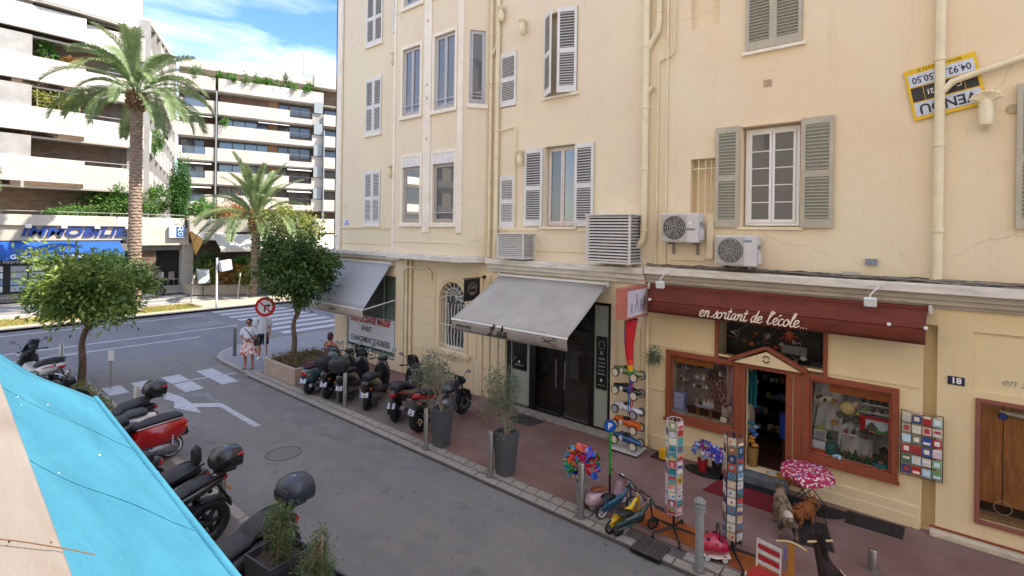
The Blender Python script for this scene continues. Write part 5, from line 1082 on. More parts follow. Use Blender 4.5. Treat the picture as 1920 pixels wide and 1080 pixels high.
tree('orange_tree', 'yellow flecked tree top rising behind the planter orange tree across the road', (-33.5,17.0,.0), 3.2, (1.9,1.9,1.6), (0,0,4.4), 5000, LYEL, (.22,.1), 50, .2, 9, .1)
# palms
def frond_mesh(name, length, arch, n=46, seed=0, lw=.05, ll=.62):
    g = np.random.default_rng(seed); s = np.linspace(.0, 1, n); ang = R(arch[0])-(R(arch[0]-arch[1]))*s**1.25
    ds = length/n; X = np.cumsum(np.cos(ang))*ds; Z = np.cumsum(np.sin(ang))*ds; P_ = np.column_stack([X, np.zeros(n), Z]); T = np.column_stack([np.cos(ang), np.zeros(n), np.sin(ang)])
    V = []; Q = []
    for side in (-1,1):
        for j in range(2):
            k = s > .16; p = P_[k]+T[k]*ds*j*.5; t = T[k]; ss = s[k]; m = len(p)
            Lh = ll*np.sin(PI*np.clip((ss-.1)/.95,0,1))**.6*g.uniform(.85,1.1,m)+.06
            up = np.column_stack([-t[:,2], np.zeros(m), t[:,0]]); sd = np.zeros((m,3)); sd[:,1] = side
            d = unit(t*.75+sd*.8+up*(.45+g.normal(size=(m,1))*.12)); 
            mid = p+d*Lh[:,None]*.5; tip = p+d*Lh[:,None]*.95; tip[:,2] -= Lh*.28; mid[:,2] -= Lh*.03
            w_ = unit(np.cross(d, up))*lw*.5
            b = len(V)*1; vs = np.stack([p-w_*.6, p+w_*.6, mid+w_, mid-w_, tip], 1).reshape(-1,3); off = sum(len(v) for v in V); V.append(vs)
            i = np.arange(m)*5+off; Q.append(np.column_stack([i,i+1,i+2,i+3])); Q.append(np.column_stack([i+3,i+2,i+4,i+4]))
    off = sum(len(v) for v in V); r0 = .035; pv = []
    for i in range(n):
        r_ = r0*(1-s[i]*.85); 
        for a in range(3): pv.append(P_[i]+np.array([0, r_*math.cos(2*PI*a/3), r_*math.sin(2*PI*a/3)]))
    V.append(np.array(pv)); q = []
    for i in range(n-1):
        for a in range(3): c = (a+1)%3; q.append((off+i*3+a, off+i*3+c, off+(i+1)*3+c, off+(i+1)*3+a))
    Q.append(np.array(q)); Vv = np.concatenate(V); Qq = np.concatenate(Q)
    # degenerate last corner becomes a triangle through from_pydata
    me = bpy.data.meshes.new(name); me.from_pydata(Vv.tolist(), [], [tuple(r)[:3] if r[2] == r[3] else tuple(r) for r in Qq.tolist()]); me.materials.append(LPALM); me.update(); return me
def palm(label, base, h_, L_f, nf, seed, tr=.36, boots=.6, wind=0., arch=((78,5),(60,-35),(42,-60),(22,-78),(5,-85))):
    t = thing('palm_tree', label, 'palm tree', base); g = random.Random(seed)
    ms = [frond_mesh('frond', L_f, a, 66, seed+i, .038) for i, a in enumerate(arch)]
    for k in range(nf):
        u = (k+.5)/nf; a = k*2.39996+g.uniform(-.2,.2); i = min(int((u**.9)*5), 4)
        o = bpy.data.objects.new('frond', ms[i]); col.objects.link(o); o.parent = t; o.location = (.1*math.cos(a),.1*math.sin(a),h_+.15-.35*u)
        o.rotation_euler = (g.uniform(-.25,.25)+wind*math.sin(a), g.uniform(-.12,.12)-wind*math.cos(a)*.6, a); s = g.uniform(.85,1.08); o.scale = (s,s,s)
    prof = [(tr*1.35,0),(tr*1.15,.3)]; z = .4
    while z < h_-boots: prof += [(tr*(1.0-.12*z/h_)+.022, z),(tr*(1.0-.12*z/h_)-.02, z+.1)]; z += .17
    q = MB(); n_ = 18; rings = []
    for i, (r_, zz) in enumerate(prof): rings.append([(r_*(1+.06*math.sin(a*5+i*1.7)+g.uniform(-.03,.03))*math.cos(a), r_*(1+.06*math.sin(a*5+i*1.7))*math.sin(a), zz+.03*math.sin(a*7+i)) for a in [2*PI*k/n_+(i%2)*.17 for k in range(n_)]])
    q.loft(rings, smooth=False); q.build('trunk', mat('palm_bark_%d'%seed,'#a8937e',.95,col2='#7d6857',scale=5,var=.2,bump=.6,bscale=20), t)
    q = MB()
    for k in range(150):
        a = g.uniform(0,2*PI); zz = h_-boots*1.15*g.random(); rr_ = tr*(1.0+.35*math.sin(PI*(h_-zz)/(boots*1.15))); p = Vector((rr_*.8*math.cos(a), rr_*.8*math.sin(a), zz)); q.tube([p, p+Vector((.2*math.cos(a),.2*math.sin(a),.13+.1*g.random()))], [.075,.03], 5, smooth=False)
    tag(q.build('leaf_bases', mat('leaf_base_%d'%seed,'#6f4f35',.95,col2='#9a7a55',scale=6,var=.25), t), kind='stuff')
    return t
palm('tall palm with a thick ringed trunk in front of the white terrace block', (-33.2,8.0,.03), 11.9, 3.95, 36, 21, .31, .9, wind=-.1, arch=((80,15),(62,-20),(45,-50),(26,-72),(8,-80)))
palm('shorter palm standing beside the restaurant planter left of the dark orange tree', (-35.5,15.4,.0), 5.3, 4.2, 32, 33, .3, .8, arch=((84,55),(70,20),(52,-20),(30,-55),(12,-70)))
palm('palm just outside the left edge with only drooping frond tips in view', (-34.5,-.1,.03), 7.6, 3.9, 34, 45, .34)
# bushes
def bush(label, c, r, n, lm, lf=(.2,.08), clumps=30, seed=1, cat='bush', name='bush', floor=-.6):
    P_, D_ = crown_points(n, (0,0,0), r, clumps, .22, .3, seed, floor); t = thing(name, label, cat, c); leaves('foliage', P_, lm, t, lf[0], lf[1], D_, .05)
    q = MB(); 
    for k in range(5): a = k*1.3; q.tube([(0,0,-r[2]*.9),(r[0]*.4*math.cos(a),r[1]*.4*math.sin(a),r[2]*.3)], [.04,.015], 5)
    q.build('stems', BARK, t); return t
bush('bright green shrub on the podium edge left of the tall palm trunk', (-42.6,9.0,6.1), (1.0,1.6,1.2), 3500, LG3, seed=2)
bush('low fresh green grass like plants on the podium edge above the letters', (-42.2,7.0,5.5), (.5,1.3,.45), 1200, LG3, seed=3)
bush('broad green shrub on the podium edge right of the tall palm trunk', (-42.8,11.2,6.2), (1.1,1.5,1.2), 4200, LG3, seed=4)
bush('tall clipped cypress column on the podium behind the logo box', (-42.6,12.95,7.2), (.6,.6,2.2), 12000, leafmat('cypress','#2f5a24','#4f7a30',1.5), (.15,.07), 220, 5, 'cypress', 'cypress', -1.2)
bush('green shrub on the terrace right of the clipped cypress', (-41.2,14.3,5.9), (.9,1.0,.9), 2200, LG3, seed=6)
bush('reddish brown shrub on the restaurant terrace behind the second palm', (-40.6,16.2,5.9), (.9,1.6,.8), 2400, LFLO, seed=7)
bush('yellow green hedge plants at the right of the restaurant planter', (-36.6,16.6,1.35), (.5,1.6,.95), 3200, LYEL, seed=8)
bush('orange flowering hedge in the middle of the restaurant planter', (-37.3,15.2,1.15), (.6,1.3,.85), 3000, LFLO, seed=9)
bush('bright yellow leaved plant at the left of the restaurant planter', (-38.5,13.6,1.2), (.5,.6,.8), 1400, LYEL, seed=10)
bush('dark leaved plant against the restaurant window', (-39.6,13.7,1.9), (.6,.7,1.2), 2000, LG1, seed=11)
bush('pale green spiky plant in the middle of the restaurant planter', (-38.2,15.3,2.0), (.6,1.0,.6), 1500, LG3, seed=12)
bush('green hedge far right in the restaurant planter, partly behind the orange tree', (-36.4,20,1.2), (.6,2.4,1.1), 3500, LG3, seed=13)
bush('cactus like plant in the balcony gap above the second parapet', (-42.6,5.6,15.5), (.3,.35,.8), 500, LG3, (.35,.1), 8, 14)
bush('yellow green climbing plants on the balcony with wire frame', (-42.2,6.0,12.2), (.4,1.2,.75), 1500, LYEL, seed=15)
bush('dry brown plant on the balcony beside the cactus', (-42.4,6.7,15.1), (.3,.5,.3), 400, LFLO, seed=16)
def b3w(x_, y_, z_): a = math.atan2(.935,.354); return (-69.6+x_*math.cos(a)-y_*math.sin(a), 20.8+x_*math.sin(a)+y_*math.cos(a), z_)
for k, (x_, r_, z_) in enumerate(((1.6,1.2,.5),(4.2,1.0,.6),(5.6,.9,.5),(7.2,1.1,.4),(8.6,.9,.5),(9.9,.8,.5),(11.2,.9,.4),(12.6,.8,.45),(14.6,1.2,.8))):
    bush(('leafy shrub on the roof terrace near its left end','tall leafy shrub on the roof terrace beside the first','round shrub on the roof terrace third from the left','low spreading shrub fourth along the roof terrace','shrub in the middle of the roof terrace','small shrub just right of the middle of the roof terrace','shrub left of the thin cypress on the roof terrace','shrub right of the thin cypress on the roof terrace','big round bush at the right end of the roof terrace')[k], b3w(x_,.5,23.4), (r_,.5,z_+.25), 900, LG3 if k % 3 else LPALM, (.3,.12), 16, 30+k)
bush('thin dark cypress on the roof terrace of the rear block', b3w(11.9,.6,24.4), (.28,.28,1.5), 900, LG1, (.15,.06), 50, 50, 'cypress', 'cypress', -1.2)
bush('green plant trailing over a balcony of the receding wing', (-44.6,11.9,11.0), (.5,.5,1.2), 900, LG3, (.2,.1), 20, 51); bush('green balcony plant beside the divider of the rear block', b3w(4.9,.1,17.7), (.8,.3,.45), 700, LG3, (.25,.1), 12, 52)
q_ = thing('wire_frame', 'thin wire plant frame standing on the balcony among yellow plants', 'frame', (-41.9,5.2,11.85)); q = MB()
for y_ in (-.1,.9,1.9): q.tube([(0,y_,0),(0,y_,1.1)],.02,5)
for z_ in (.4,.8): q.tube([(0,-.1,z_),(0,1.9,z_)],.015,5)
q.build('wires', cm('#b9a98c',.5), q_)
# ================================================================== STREET FURNITURE
def bollard(label, x, y, h_=.93, r_=.052, m=STEEL, rings=False, group='steel bollards along the kerbs'):
    t = thing('bollard', label, 'bollard', (x,y,0), group=group)
    q = MB(); q.lathe([(r_,0),(r_,h_-.02),(r_*.8,h_),(.001,h_+.002)], n=20); q.build('post', m, t)
    q = MB(); q.lathe([(r_+.03,0),(r_+.03,.008),(r_,.01)], n=20); q.build('foot_ring', cm('#6f6a64',.6), t)
    if rings:
        for z in (h_-.16,h_-.1,h_-.04): q = MB(); q.lathe([(r_,z-.018),(r_+.022,z-.01),(r_+.022,z+.01),(r_,z+.018)], n=20); q.build('ring', m, t)
    return t
bollard('steel bollard beside the dark planter behind the last motorbike', -8.23, 7.18, .86)
bollard('steel bollard touching the dark planter outside the hair salon', -6.39, 7.2, .86)
bollard('steel bollard in front of the bunch of pinwheels', -4.33, 7.14, .9, .055)
bollard('tall grey post with three rings at its top near the second card rack', -2.39, 7.12, 1.0, .058, cm('#8f918e',.6,metal=.2), True)
bollard('steel bollard between the rear wheels of the parked scooters', -11.79, 7.46, .9, .055)
bollard('dark steel bollard at the pavement corner left of the woman', -19.48, 7.75, 1.0, .06, cm('#6d6a66',.5,metal=.4))
bollard('steel bollard on the near kerb left of the sunlit tree', -21.0, 3.2, .95, .055, group='bollards of the near kerb')
bollard('pale bollard on the near kerb between the white bike and the red scooter', -14.2, 3.5, .95, .055, cm('#b9b4aa',.5,metal=.2), group='bollards of the near kerb')
bollard('steel bollard on the near kerb beside the black bike with the red lit top box', -8.85, 3.36, .98, .055, group='bollards of the near kerb')
bollard('lone steel bollard cut by the bottom edge near the red door mat', -.52, 8.72, .3, .055)
# stone planter of the orange tree
pl = thing('stone_planter', 'square beige stone planter holding the orange tree beside the scooters', 'planter', (-15.4,8.3,0))
q = MB(); x0,x1,y0,y1 = -.98,.98,-.88,.9
for a in ((x0,x1,y0,y0+.1),(x0,x1,y1-.1,y1),(x0,x0+.1,y0+.1,y1-.1),(x1-.1,x1,y0+.1,y1-.1)): q.bx(*a,0,.5)
q.build('box', mat('pink_stone','#b5a08f',.8,col2='#a58f7d',scale=2,var=.06,bump=.15), pl, bevel=.012); q = MB(); q.bx(x0+.1,x1-.1,y0+.1,y1-.1,.0,.42); q.build('soil', cm('#4a3a2e',.95,bump=.6), pl)
P_ = np.column_stack([RNG.uniform(-16.25,-14.5,1500), RNG.uniform(7.55,9.05,1500), RNG.uniform(.42,.62,1500)]); o = leaves('ground_cover', P_, leafmat('dry_cover','#5d5a34','#7d6a48',3), None, .09, .035, np.tile([0,0,.8],(1500,1)), 0); tag(o, 'dry low plants covering the soil of the beige stone planter', 'ground cover', kind='stuff')
P_ = np.column_stack([RNG.uniform(-17.9,-14.9,2600), RNG.uniform(2.2,3.3,2600), RNG.uniform(.0,.4,2600)]); o = leaves('verge_weeds', P_, leafmat('weeds','#5a6a30','#8a8a4a',3), None, .13, .03, np.tile([0,0,1.2],(2600,1)), 0); tag(o, 'green and yellow weeds growing at the near kerb behind the parked bikes', 'weeds', kind='stuff')
# no right turn sign
sg = thing('road_sign', 'round red rimmed no turn sign on a thin white pole behind the stone planter', 'road sign', (-17.5,7.95,0), R(48))
q = MB(); q.cyl((0,0,0),(0,0,2.35),.028); q.build('pole', cm('#cfcfcf',.5), sg)
q = MB(); q.lathe([(0,-.03),(.33,-.03),(.335,-.02),(.33,0),(0,0)], (0,-.03,1.98), axis='y', n=36); q.build('rim', cm('#c3141f',.4), sg)
q = MB(); q.lathe([(0,-.006),(.235,-.006),(.235,0)], (0,-.06,1.98), axis='y', n=32); q.build('white_disc', cm('#d9dade',.4), sg)
q = MB(); q.bx(-.035,.015,-.072,-.067,1.82,2.05); q.bx(.015,.12,-.072,-.067,2.0,2.05); q.add([(.1,-.07,1.95),(.18,-.07,2.025),(.1,-.07,2.1)],[(0,1,2)]); q.build('black_arrow', cm('#1a1a1c',.5), sg)
q = MB(); q.box((0,-.076,1.98),(.52,.004,.05),(0,R(45),0)); q.build('red_bar', cm('#c3141f',.4), sg)
q = MB(); q.bx(-.3,.25,-.01,.01,2.36,2.66); q.bx(-.26,.21,-.014,-.011,2.4,2.62); q.build('sign_back', cm('#5d6163',.5), sg)
# blue round signs on the far verge
for k, (x_, y_, z_) in enumerate(((-31.9,6.35,2.05),(-32.5,6.0,1.9))):
    t = thing('road_sign', 'round blue sign on a pole behind the sunlit tree, %s one' % ('larger right' if k == 0 else 'smaller left'), 'road sign', (x_,y_,0), R(80)); q = MB(); q.cyl((0,.02,0),(0,.02,z_+.3),.03); q.build('pole', cm('#a5a5a5',.5), t)
    q = MB(); q.lathe([(0,-.01),(.3,-.01),(.3,0)], (0,0,z_), axis='y', n=24); q.build('disc', cm('#1440c8',.4), t); q = MB(); q.lathe([(0,-.005),(.13,-.005),(.13,0)], (0.05,-.01,z_), axis='y', n=16); q.build('white_mark', cm('#dfe4ee',.4), t)
t = thing('pole_box', 'white pole with a pale box near its top on the far kerb', 'pole', (-31.5,11.5,.02)); q = MB(); q.cyl((0,0,0),(0,0,2.9),.055); q.build('pole', cm('#d6d2cc',.5), t); q = MB(); q.box((.1,.42,2.45),(.25,.65,.6),(.15,0,.2)); q.build('box', cm('#c9cfd2',.5), t, bevel=.02)
t = thing('menu_board', 'tilted glazed menu board on a stand before the restaurant planter', 'menu board', (-37.6,12.9,0)); q = MB(); q.box((0,0,1.35),(.1,.75,1.0),(0,-.35,0)); q.build('board', cm('#8f9699',.4), t, bevel=.01); q = MB(); q.box((.06,0,1.37),(.02,.62,.85),(0,-.35,0)); q.build('sheet', cm('#a9b3b8',.4), t); q = MB(); q.cyl((-.0,0,0),(-.1,0,1.0),.04); q.build('leg', cm('#55524e',.5), t)
for k, (x_, y_) in enumerate(((-34.6,11.3),(-34.4,13.9))):
    t = thing('thin_post', 'thin leaning grey post with a pale tip on the far pavement, %s one' % ('left' if k == 0 else 'right'), 'post', (x_,y_,.02)); q = MB(); q.cyl((0,-.1,0),(0,.05,1.5),.03); q.build('post', cm('#7d7a76',.5), t); q = MB(); q.cyl((0,.05,1.5),(0,.07,1.7),.045); q.build('tip', cm('#d0ccc4',.5), t)
t = thing('street_lantern', 'dark post with a white globe lamp behind the second palm', 'street lamp', (-36.2,18.3,0)); q = MB(); q.cyl((0,0,0),(0,0,4.6),.05); q.build('post', cm('#3f3a36',.5), t); q = MB(); q.ell((0,0,4.8),(.2,.2,.26)); q.build('globe', cm('#dedbd6',.4), t)
t = thing('card_post', 'small post with a white card standing in the weeds by the leaning tree trunk', 'post', (-18.4,3.9,-.07)); q = MB(); q.cyl((0,0,0),(0,0,.8),.03); q.build('post', cm('#8f8a80',.5), t); q = MB(); q.box((0,0,.95),(.16,.02,.3),(0,0,.7)); q.build('card', cm('#dcdad2',.5), t)
# tall tapered pots with olive trees
POT = mat('grey_pot','#55575a',.6,var=.08,scale=4)
def pot(label, x, y, h_=.84, w0=.13, w1=.19, rot=0, m=POT, ribs=False):
    t = thing('tall_planter', label, 'planter', (x,y,0), rot); q = MB()
    rings = [[(s*w_,u*w_,z) for s,u in ((-1,-1),(1,-1),(1,1),(-1,1))] for w_, z in ((w0,0),(w1,h_),(w1-.025,h_),(w1-.03,h_-.1))]; q.loft(rings, cap=True); q.build('pot', m, t, bevel=.006)
    q = MB(); q.bx(-w1+.035,w1-.035,-w1+.035,w1-.035,h_-.13,h_-.095); q.build('soil', cm('#4a4038',.95), t)
    if ribs:
        q = MB()
        for k in range(22): z = .04+h_*.93*k/22; w_ = w0+(w1-w0)*z/h_+.004; q.bx(-w_,w_,-w_,-w_+.006,z,z+.014); q.bx(w_-.006,w_,-w_,w_,z,z+.014)
        tag(q.build('ribs', cm('#3f4246',.5), t), kind='stuff')
    return t
def olive(label, x, y, z, stems, cr, cc, n, seed, ln=.065, lm=None, spread=.22, clumps=34):
    t = thing('olive_tree', label, 'olive tree', (x,y,z)); P_, D_ = crown_points(n, cc, cr, clumps, spread, .25, seed, -1.2); leaves('crown', P_, lm or LOLV, t, ln, ln*.26, D_, -.1, .3)
    g = random.Random(seed)
    for s in stems: q = MB(); P2 = catmull(s,5); q.tube(P2, [.022-.014*i/len(P2) for i in range(len(P2))], 7); q.build('stem', mat('pale_bark','#9a8873',.9,var=.2,scale=20) if 'pale_bark' not in bpy.data.materials else bpy.data.materials['pale_bark'], t)
    q = MB()
    for k in range(26):
        e = Vector(P_[g.randrange(len(P_))]); s = Vector(stems[k % len(stems)][-1]); b0 = Vector(stems[k % len(stems)][-2]).lerp(s, g.random()); q.tube([b0, b0.lerp(e,.5)+Vector((0,0,.03)), e], [.007,.005,.003], 4)
    tag(q.build('twigs', bpy.data.materials['pale_bark'], t), kind='stuff'); return t
pot('tall dark grey tapered planter beside the last motorbike', -8.1, 7.5)
olive('sparse olive tree leaning left over the last motorbike', -8.1, 7.5, .7, [[(0,0,0),(-.05,0,.15),(-.2,-.02,.4),(-.42,0,.62)],[(0,0,0),(.0,.02,.2),(-.08,0,.5)]], (.52,.46,.46), (-.22,0,.82), 3200, 3, clumps=30)
pot('tall dark grey tapered planter beside the bollard outside the hair salon', -6.22, 7.45)
olive('loose olive shrub with several pale stems in the planter outside the hair salon', -6.22, 7.45, .7, [[(0,0,0),(-.05,0,.25),(-.12,0,.5),(-.1,0,.8)],[(0,0,0),(.08,.0,.2),(.05,0,.45)],[(0,0,0),(.02,-.05,.3),(-.2,-.05,.7)]], (.36,.36,.62), (-.08,0,.78), 3600, 6, clumps=34)
pot('ribbed dark planter at the bottom edge in front of the large black scooter', -5.97, 2.9, .82, .21, .27, .12, mat('dark_ribbed_pot','#3a3d42',.5,var=.1), True)
LROS = leafmat('rosemary_leaf','#4f6339','#7d8c5c',6)
olive('bushy young olive growing from the ribbed dark planter', -5.97, 2.9, .72, [[(0,0,0),(0,0,.2),(.03,0,.5)],[(0,0,0),(-.06,0,.3),(-.08,0,.6)]], (.19,.19,.36), (0.02,0,.36), 3000, 9, .045, LROS, .24, 40)
pot('second ribbed planter mostly below the picture, right of the first one', -5.2, 2.98, .75, .2, .25, .12, bpy.data.materials['dark_ribbed_pot'])
olive('upright grey green bush at the bottom edge right of the ribbed planter', -5.2, 2.98, .7, [[(0,0,0),(0,0,.2),(0,0,.5)],[(0,0,0),(.06,0,.3),(.08,0,.6)]], (.18,.18,.34), (0,0,.3), 2800, 12, .045, LROS, .24, 40)

# ================================================================== PEOPLE
def skin_body(parent, joints, m, name='body'):
    """joints: name -> (pos, radius, parent)"""
    names = list(joints); idx = {n: i for i, n in enumerate(names)}
    me = bpy.data.meshes.new(name); me.from_pydata([joints[n][0] for n in names], [(idx[n], idx[joints[n][2]]) for n in names if joints[n][2]], [])
    me.materials.append(m); o = bpy.data.objects.new(name, me); col.objects.link(o); o.parent = parent
    s = o.modifiers.new('skin','SKIN'); s.use_smooth_shade = True
    for i, n in enumerate(names):
        r_ = joints[n][1]; v = me.skin_vertices[0].data[i]; v.radius = r_ if isinstance(r_, tuple) else (r_, r_); v.use_root = (i == 0)
    sub = o.modifiers.new('sub','SUBSURF'); sub.levels = 2; sub.render_levels = 2; return o
def hand(parent, p, d, m, side):
    p = Vector(p); d = Vector(d).normalized(); a = d.cross(Vector((0,0,1))); a = a.normalized() if a.length > .1 else Vector((1,0,0)); q = MB()
    q.ell(p+d*.045, (.04,.04,.045), 10, 6)
    for k in range(4):
        o_ = a*(.025*(k-1.5)*.9); L_ = (.06,.075,.07,.055)[k]; b0 = p+d*.07+o_; q.tube([b0, b0+d*L_*.5, b0+d*L_*.9+Vector((0,0,-.015))], [.0095,.009,.007], 6)
    q.tube([p+a*side*.03+d*.02, p+a*side*.055+d*.05, p+a*side*.055+d*.085], [.011,.01,.008], 6)
    return q.build('hand', m, parent)
def head(parent, c, m, hairm, hair='bob', glasses=False, hat=None, turn=0):
    g = thing('head', None, None); 
    del_ = None; g.parent = parent; g.location = c; g.rotation_euler = (0,0,turn)
    q = MB(); q.ell((0,0,.0),(.078,.098,.118), 16, 12); q.ell((0,-.07,-.05),(.05,.045,.06), 12, 8); q.add([(0,-.125,-.02),(-.017,-.09,-.03),(.017,-.09,-.03),(0,-.09,.03)],[(0,1,2),(0,3,1),(0,2,3)], True)
    for s in (-1,1): q.ell((s*.08,.01,-.01),(.012,.022,.03),8,6)
    q.build('face', m, g)
    q = MB()
    for s in (-1,1): q.ell((s*.033,-.092,.012),(.014,.008,.008),8,6)
    q.build('eyes', cm('#2a201c',.3), g); q = MB(); q.ell((0,-.108,-.062),(.026,.008,.008),8,6); q.build('mouth', cm('#8a4038',.5), g)
    q = MB(); q.ell((0,.022,.032),(.09,.1,.112), 16, 10)
    if hair == 'bob': q.ell((0,.05,-.03),(.085,.065,.1), 12, 8)
    if hair == 'bun': q.ell((0,.09,.08),(.05,.05,.05), 10, 8)
    q.build('hair', hairm, g)
    if glasses:
        q = MB(); 
        for s in (-1,1): q.ell((s*.034,-.104,.012),(.029,.008,.022),12,6); q.tube([(s*.06,-.095,.018),(s*.083,-.0,.018)],.004,4)
        q.build('sunglasses', cm('#141214',.2), g)
    if hat:
        q = MB(); q.lathe([(.155,.045),(.15,.055),(.102,.06),(.1,.1),(.09,.135),(.04,.15),(.001,.152)], n=24); q.build('hat', cm(hat,.8), g)
    return g
def loft_rings(rings, n=20):   # (cx,cy,z,rx,ry)
    return [[(c[0]+c[3]*math.cos(2*PI*k/n), c[1]+c[4]*math.sin(2*PI*k/n), c[2]+(c[5]*math.cos(6*2*PI*k/n) if len(c) > 5 else 0)) for k in range(n)] for c in rings]
SKIN = cm('#a5684a', .55, var=.06); SKIN2 = cm('#b57c5c', .55, var=.06)
WHT = cm('#cfd3da', .85, var=.05, bump=.2, bscale=30)
def adult(t, H_, skin, arms, legx=.09, stance=0):
    s = H_/1.7; J = {'pelvis': ((0,0,.92*s),(.13*s,.1*s),None), 'waist': ((0,0,1.06*s),(.125*s,.09*s),'pelvis'), 'chest': ((0,0,1.26*s),(.15*s,.1*s),'waist'), 'neck0': ((0,0,1.41*s),(.08*s,.07*s),'chest'), 'neck': ((0,-.01,1.47*s),.05*s,'neck0'), 'skull': ((0,-.02,1.53*s),.055*s,'neck')}
    for n, sx in (('l',-1),('r',1)):
        J['hip'+n] = ((sx*legx*s,0,.86*s),.09*s,'pelvis'); J['thigh'+n] = ((sx*(legx+.01)*s,-.01,.68*s),.078*s,'hip'+n); J['knee'+n] = ((sx*(legx+.015)*s,-.01,.47*s),.056*s,'thigh'+n); J['calf'+n] = ((sx*(legx+.015)*s,.015,.32*s),.055*s,'knee'+n); J['ankle'+n] = ((sx*(legx+.015)*s,.01,.09*s),.036*s,'calf'+n); J['foot'+n] = ((sx*(legx+.02)*s,-.06*s,.035*s),.034*s,'ankle'+n); J['toe'+n] = ((sx*(legx+.03)*s,-.15*s,.028*s),.028*s,'foot'+n)
        sh, el, wr = arms[n]; J['sh'+n] = (sh,.058*s,'chest'); J['el'+n] = (el,.04*s,'sh'+n); J['wr'+n] = (wr,.027*s,'el'+n)
    return J, s
# woman in front: white T-shirt, flowered skirt, hands joined
W_ = thing('person', 'woman in a white T-shirt and orange flowered skirt with sunglasses, hands joined at her waist', 'person', (-17.35,7.35,0), R(52))
arms = {'l': ((-.17,0,1.3),(-.23,.02,1.06),(-.06,-.17,.99)), 'r': ((.17,0,1.3),(.24,.02,1.06),(.08,-.17,1.01))}
J, s = adult(W_, 1.62, SKIN, arms, .1); skin_body(W_, J, SKIN)
for n, sd in (('l',1),('r',-1)): p = arms[n][2]; hand(W_, p, (-.6*(1 if n == 'r' else -1),-.3,-.1), SKIN, sd)
head(W_, (0,-.02,1.53), SKIN, cm('#3a2a22',.7), 'bun', True)
q = MB(); q.loft(loft_rings([(0,0,.9,.185,.15),(0,0,1.0,.17,.14),(0,-.01,1.15,.175,.15),(0,-.01,1.27,.2,.14),(0,0,1.35,.17,.11),(0,0,1.4,.085,.08)]), smooth=True)
for sx in (-1,1): q.tube([(sx*.13,0,1.33),(sx*.2,0,1.26),(sx*.235,.01,1.13)], [.075,.075,.07], 10)
q.build('t_shirt', WHT, W_)
FLOW = mat('flowered_cloth','#c8623c',.85,col2='#e2d2d0',scale=9,var=.2,ramp=(.46,.54)); q = MB(); q.loft(loft_rings([(0,0,.5,.27,.22,.02),(0,0,.62,.26,.21,.01),(0,0,.8,.22,.18),(0,0,.94,.175,.145)],28), cap=False, smooth=True); q.build('skirt', FLOW, W_)
q = MB(); q.tube(catmull([(-.1,-.13,1.36),(.05,-.17,1.2),(.2,-.12,.98)],5), .014, 6); q.tube(catmull([(-.1,.12,1.36),(.05,.15,1.2),(.22,.08,.98)],5), .014, 6); q.box((.25,0,.88),(.1,.24,.22),(0,.1,0)); q.build('shoulder_bag', cm('#1c1a1c',.6), W_)
q = MB(); 
for sx in (-1,1): q.loft([[(sx*.118+x_*w_,y_,z_) for x_,z_ in ((-1,0),(1,0),(1,.02),(-1,.02))] for y_, w_ in ((.06,.035),(-.05,.045),(-.17,.035))]); 
q.build('sandals', cm('#4a2f22',.6), W_)['kind'] = 'stuff'
# man behind
M_ = thing('person', 'man in a white shirt, navy shorts and pale hat standing behind the woman', 'person', (-18.25,8.2,0), R(50))
arms = {'l': ((-.19,0,1.42),(-.25,.03,1.16),(-.24,-.12,.95)), 'r': ((.19,0,1.42),(.25,.03,1.16),(.25,-.12,.95))}
J, s = adult(M_, 1.76, SKIN2, arms); skin_body(M_, J, SKIN2)
for n, sd in (('l',1),('r',-1)): hand(M_, arms[n][2], (0,-.3,-.9), SKIN2, sd)
head(M_, (0,-.02,1.665), SKIN2, cm('#6b625a',.7), 'short', False, '#c9d6e6')
q = MB(); q.loft(loft_rings([(0,0,.93,.19,.15),(0,-.01,1.1,.19,.155),(0,-.01,1.3,.215,.15),(0,0,1.45,.2,.12),(0,0,1.52,.09,.085)]), smooth=True)
for sx in (-1,1): q.tube([(sx*.15,0,1.44),(sx*.22,0,1.38),(sx*.255,.015,1.2)], [.085,.085,.08], 10)
q.build('shirt', WHT, M_); q = MB()
for sx in (-1,1): q.tube([(sx*.09,0,.95),(sx*.105,-.005,.75),(sx*.11,-.01,.53)], [.11,.105,.1], 12)
q.loft(loft_rings([(0,0,.84,.18,.14),(0,0,.95,.19,.15)])); q.build('shorts', cm('#1d2233',.8), M_)
q = MB(); q.shell([(-.13,.12,1.05,1.45),(0,.16,1.0,1.5),(.13,.12,1.05,1.45)]); o = q.build('backpack', cm('#20242e',.7), M_); o.location = (.0,.2,0)
q = MB()
for sx in (-1,1): q.tube(catmull([(sx*.11,.1,1.48),(sx*.12,-.11,1.42),(sx*.13,-.12,1.2)],4), .02, 6, flat=.5)
q.build('straps', cm('#20242e',.7), M_)['kind'] = 'stuff'
for sx in (-1,1): q = MB(); q.shell([(-.05,.03,.0,.06),(.02,.045,.0,.1),(.12,.048,0,.075),(.2,.03,.0,.045)]); o = q.build('sneaker', cm('#d6d8dc',.6), M_); o.location = (sx*.11,-.0,0); o.rotation_euler = (0,0,-PI/2)
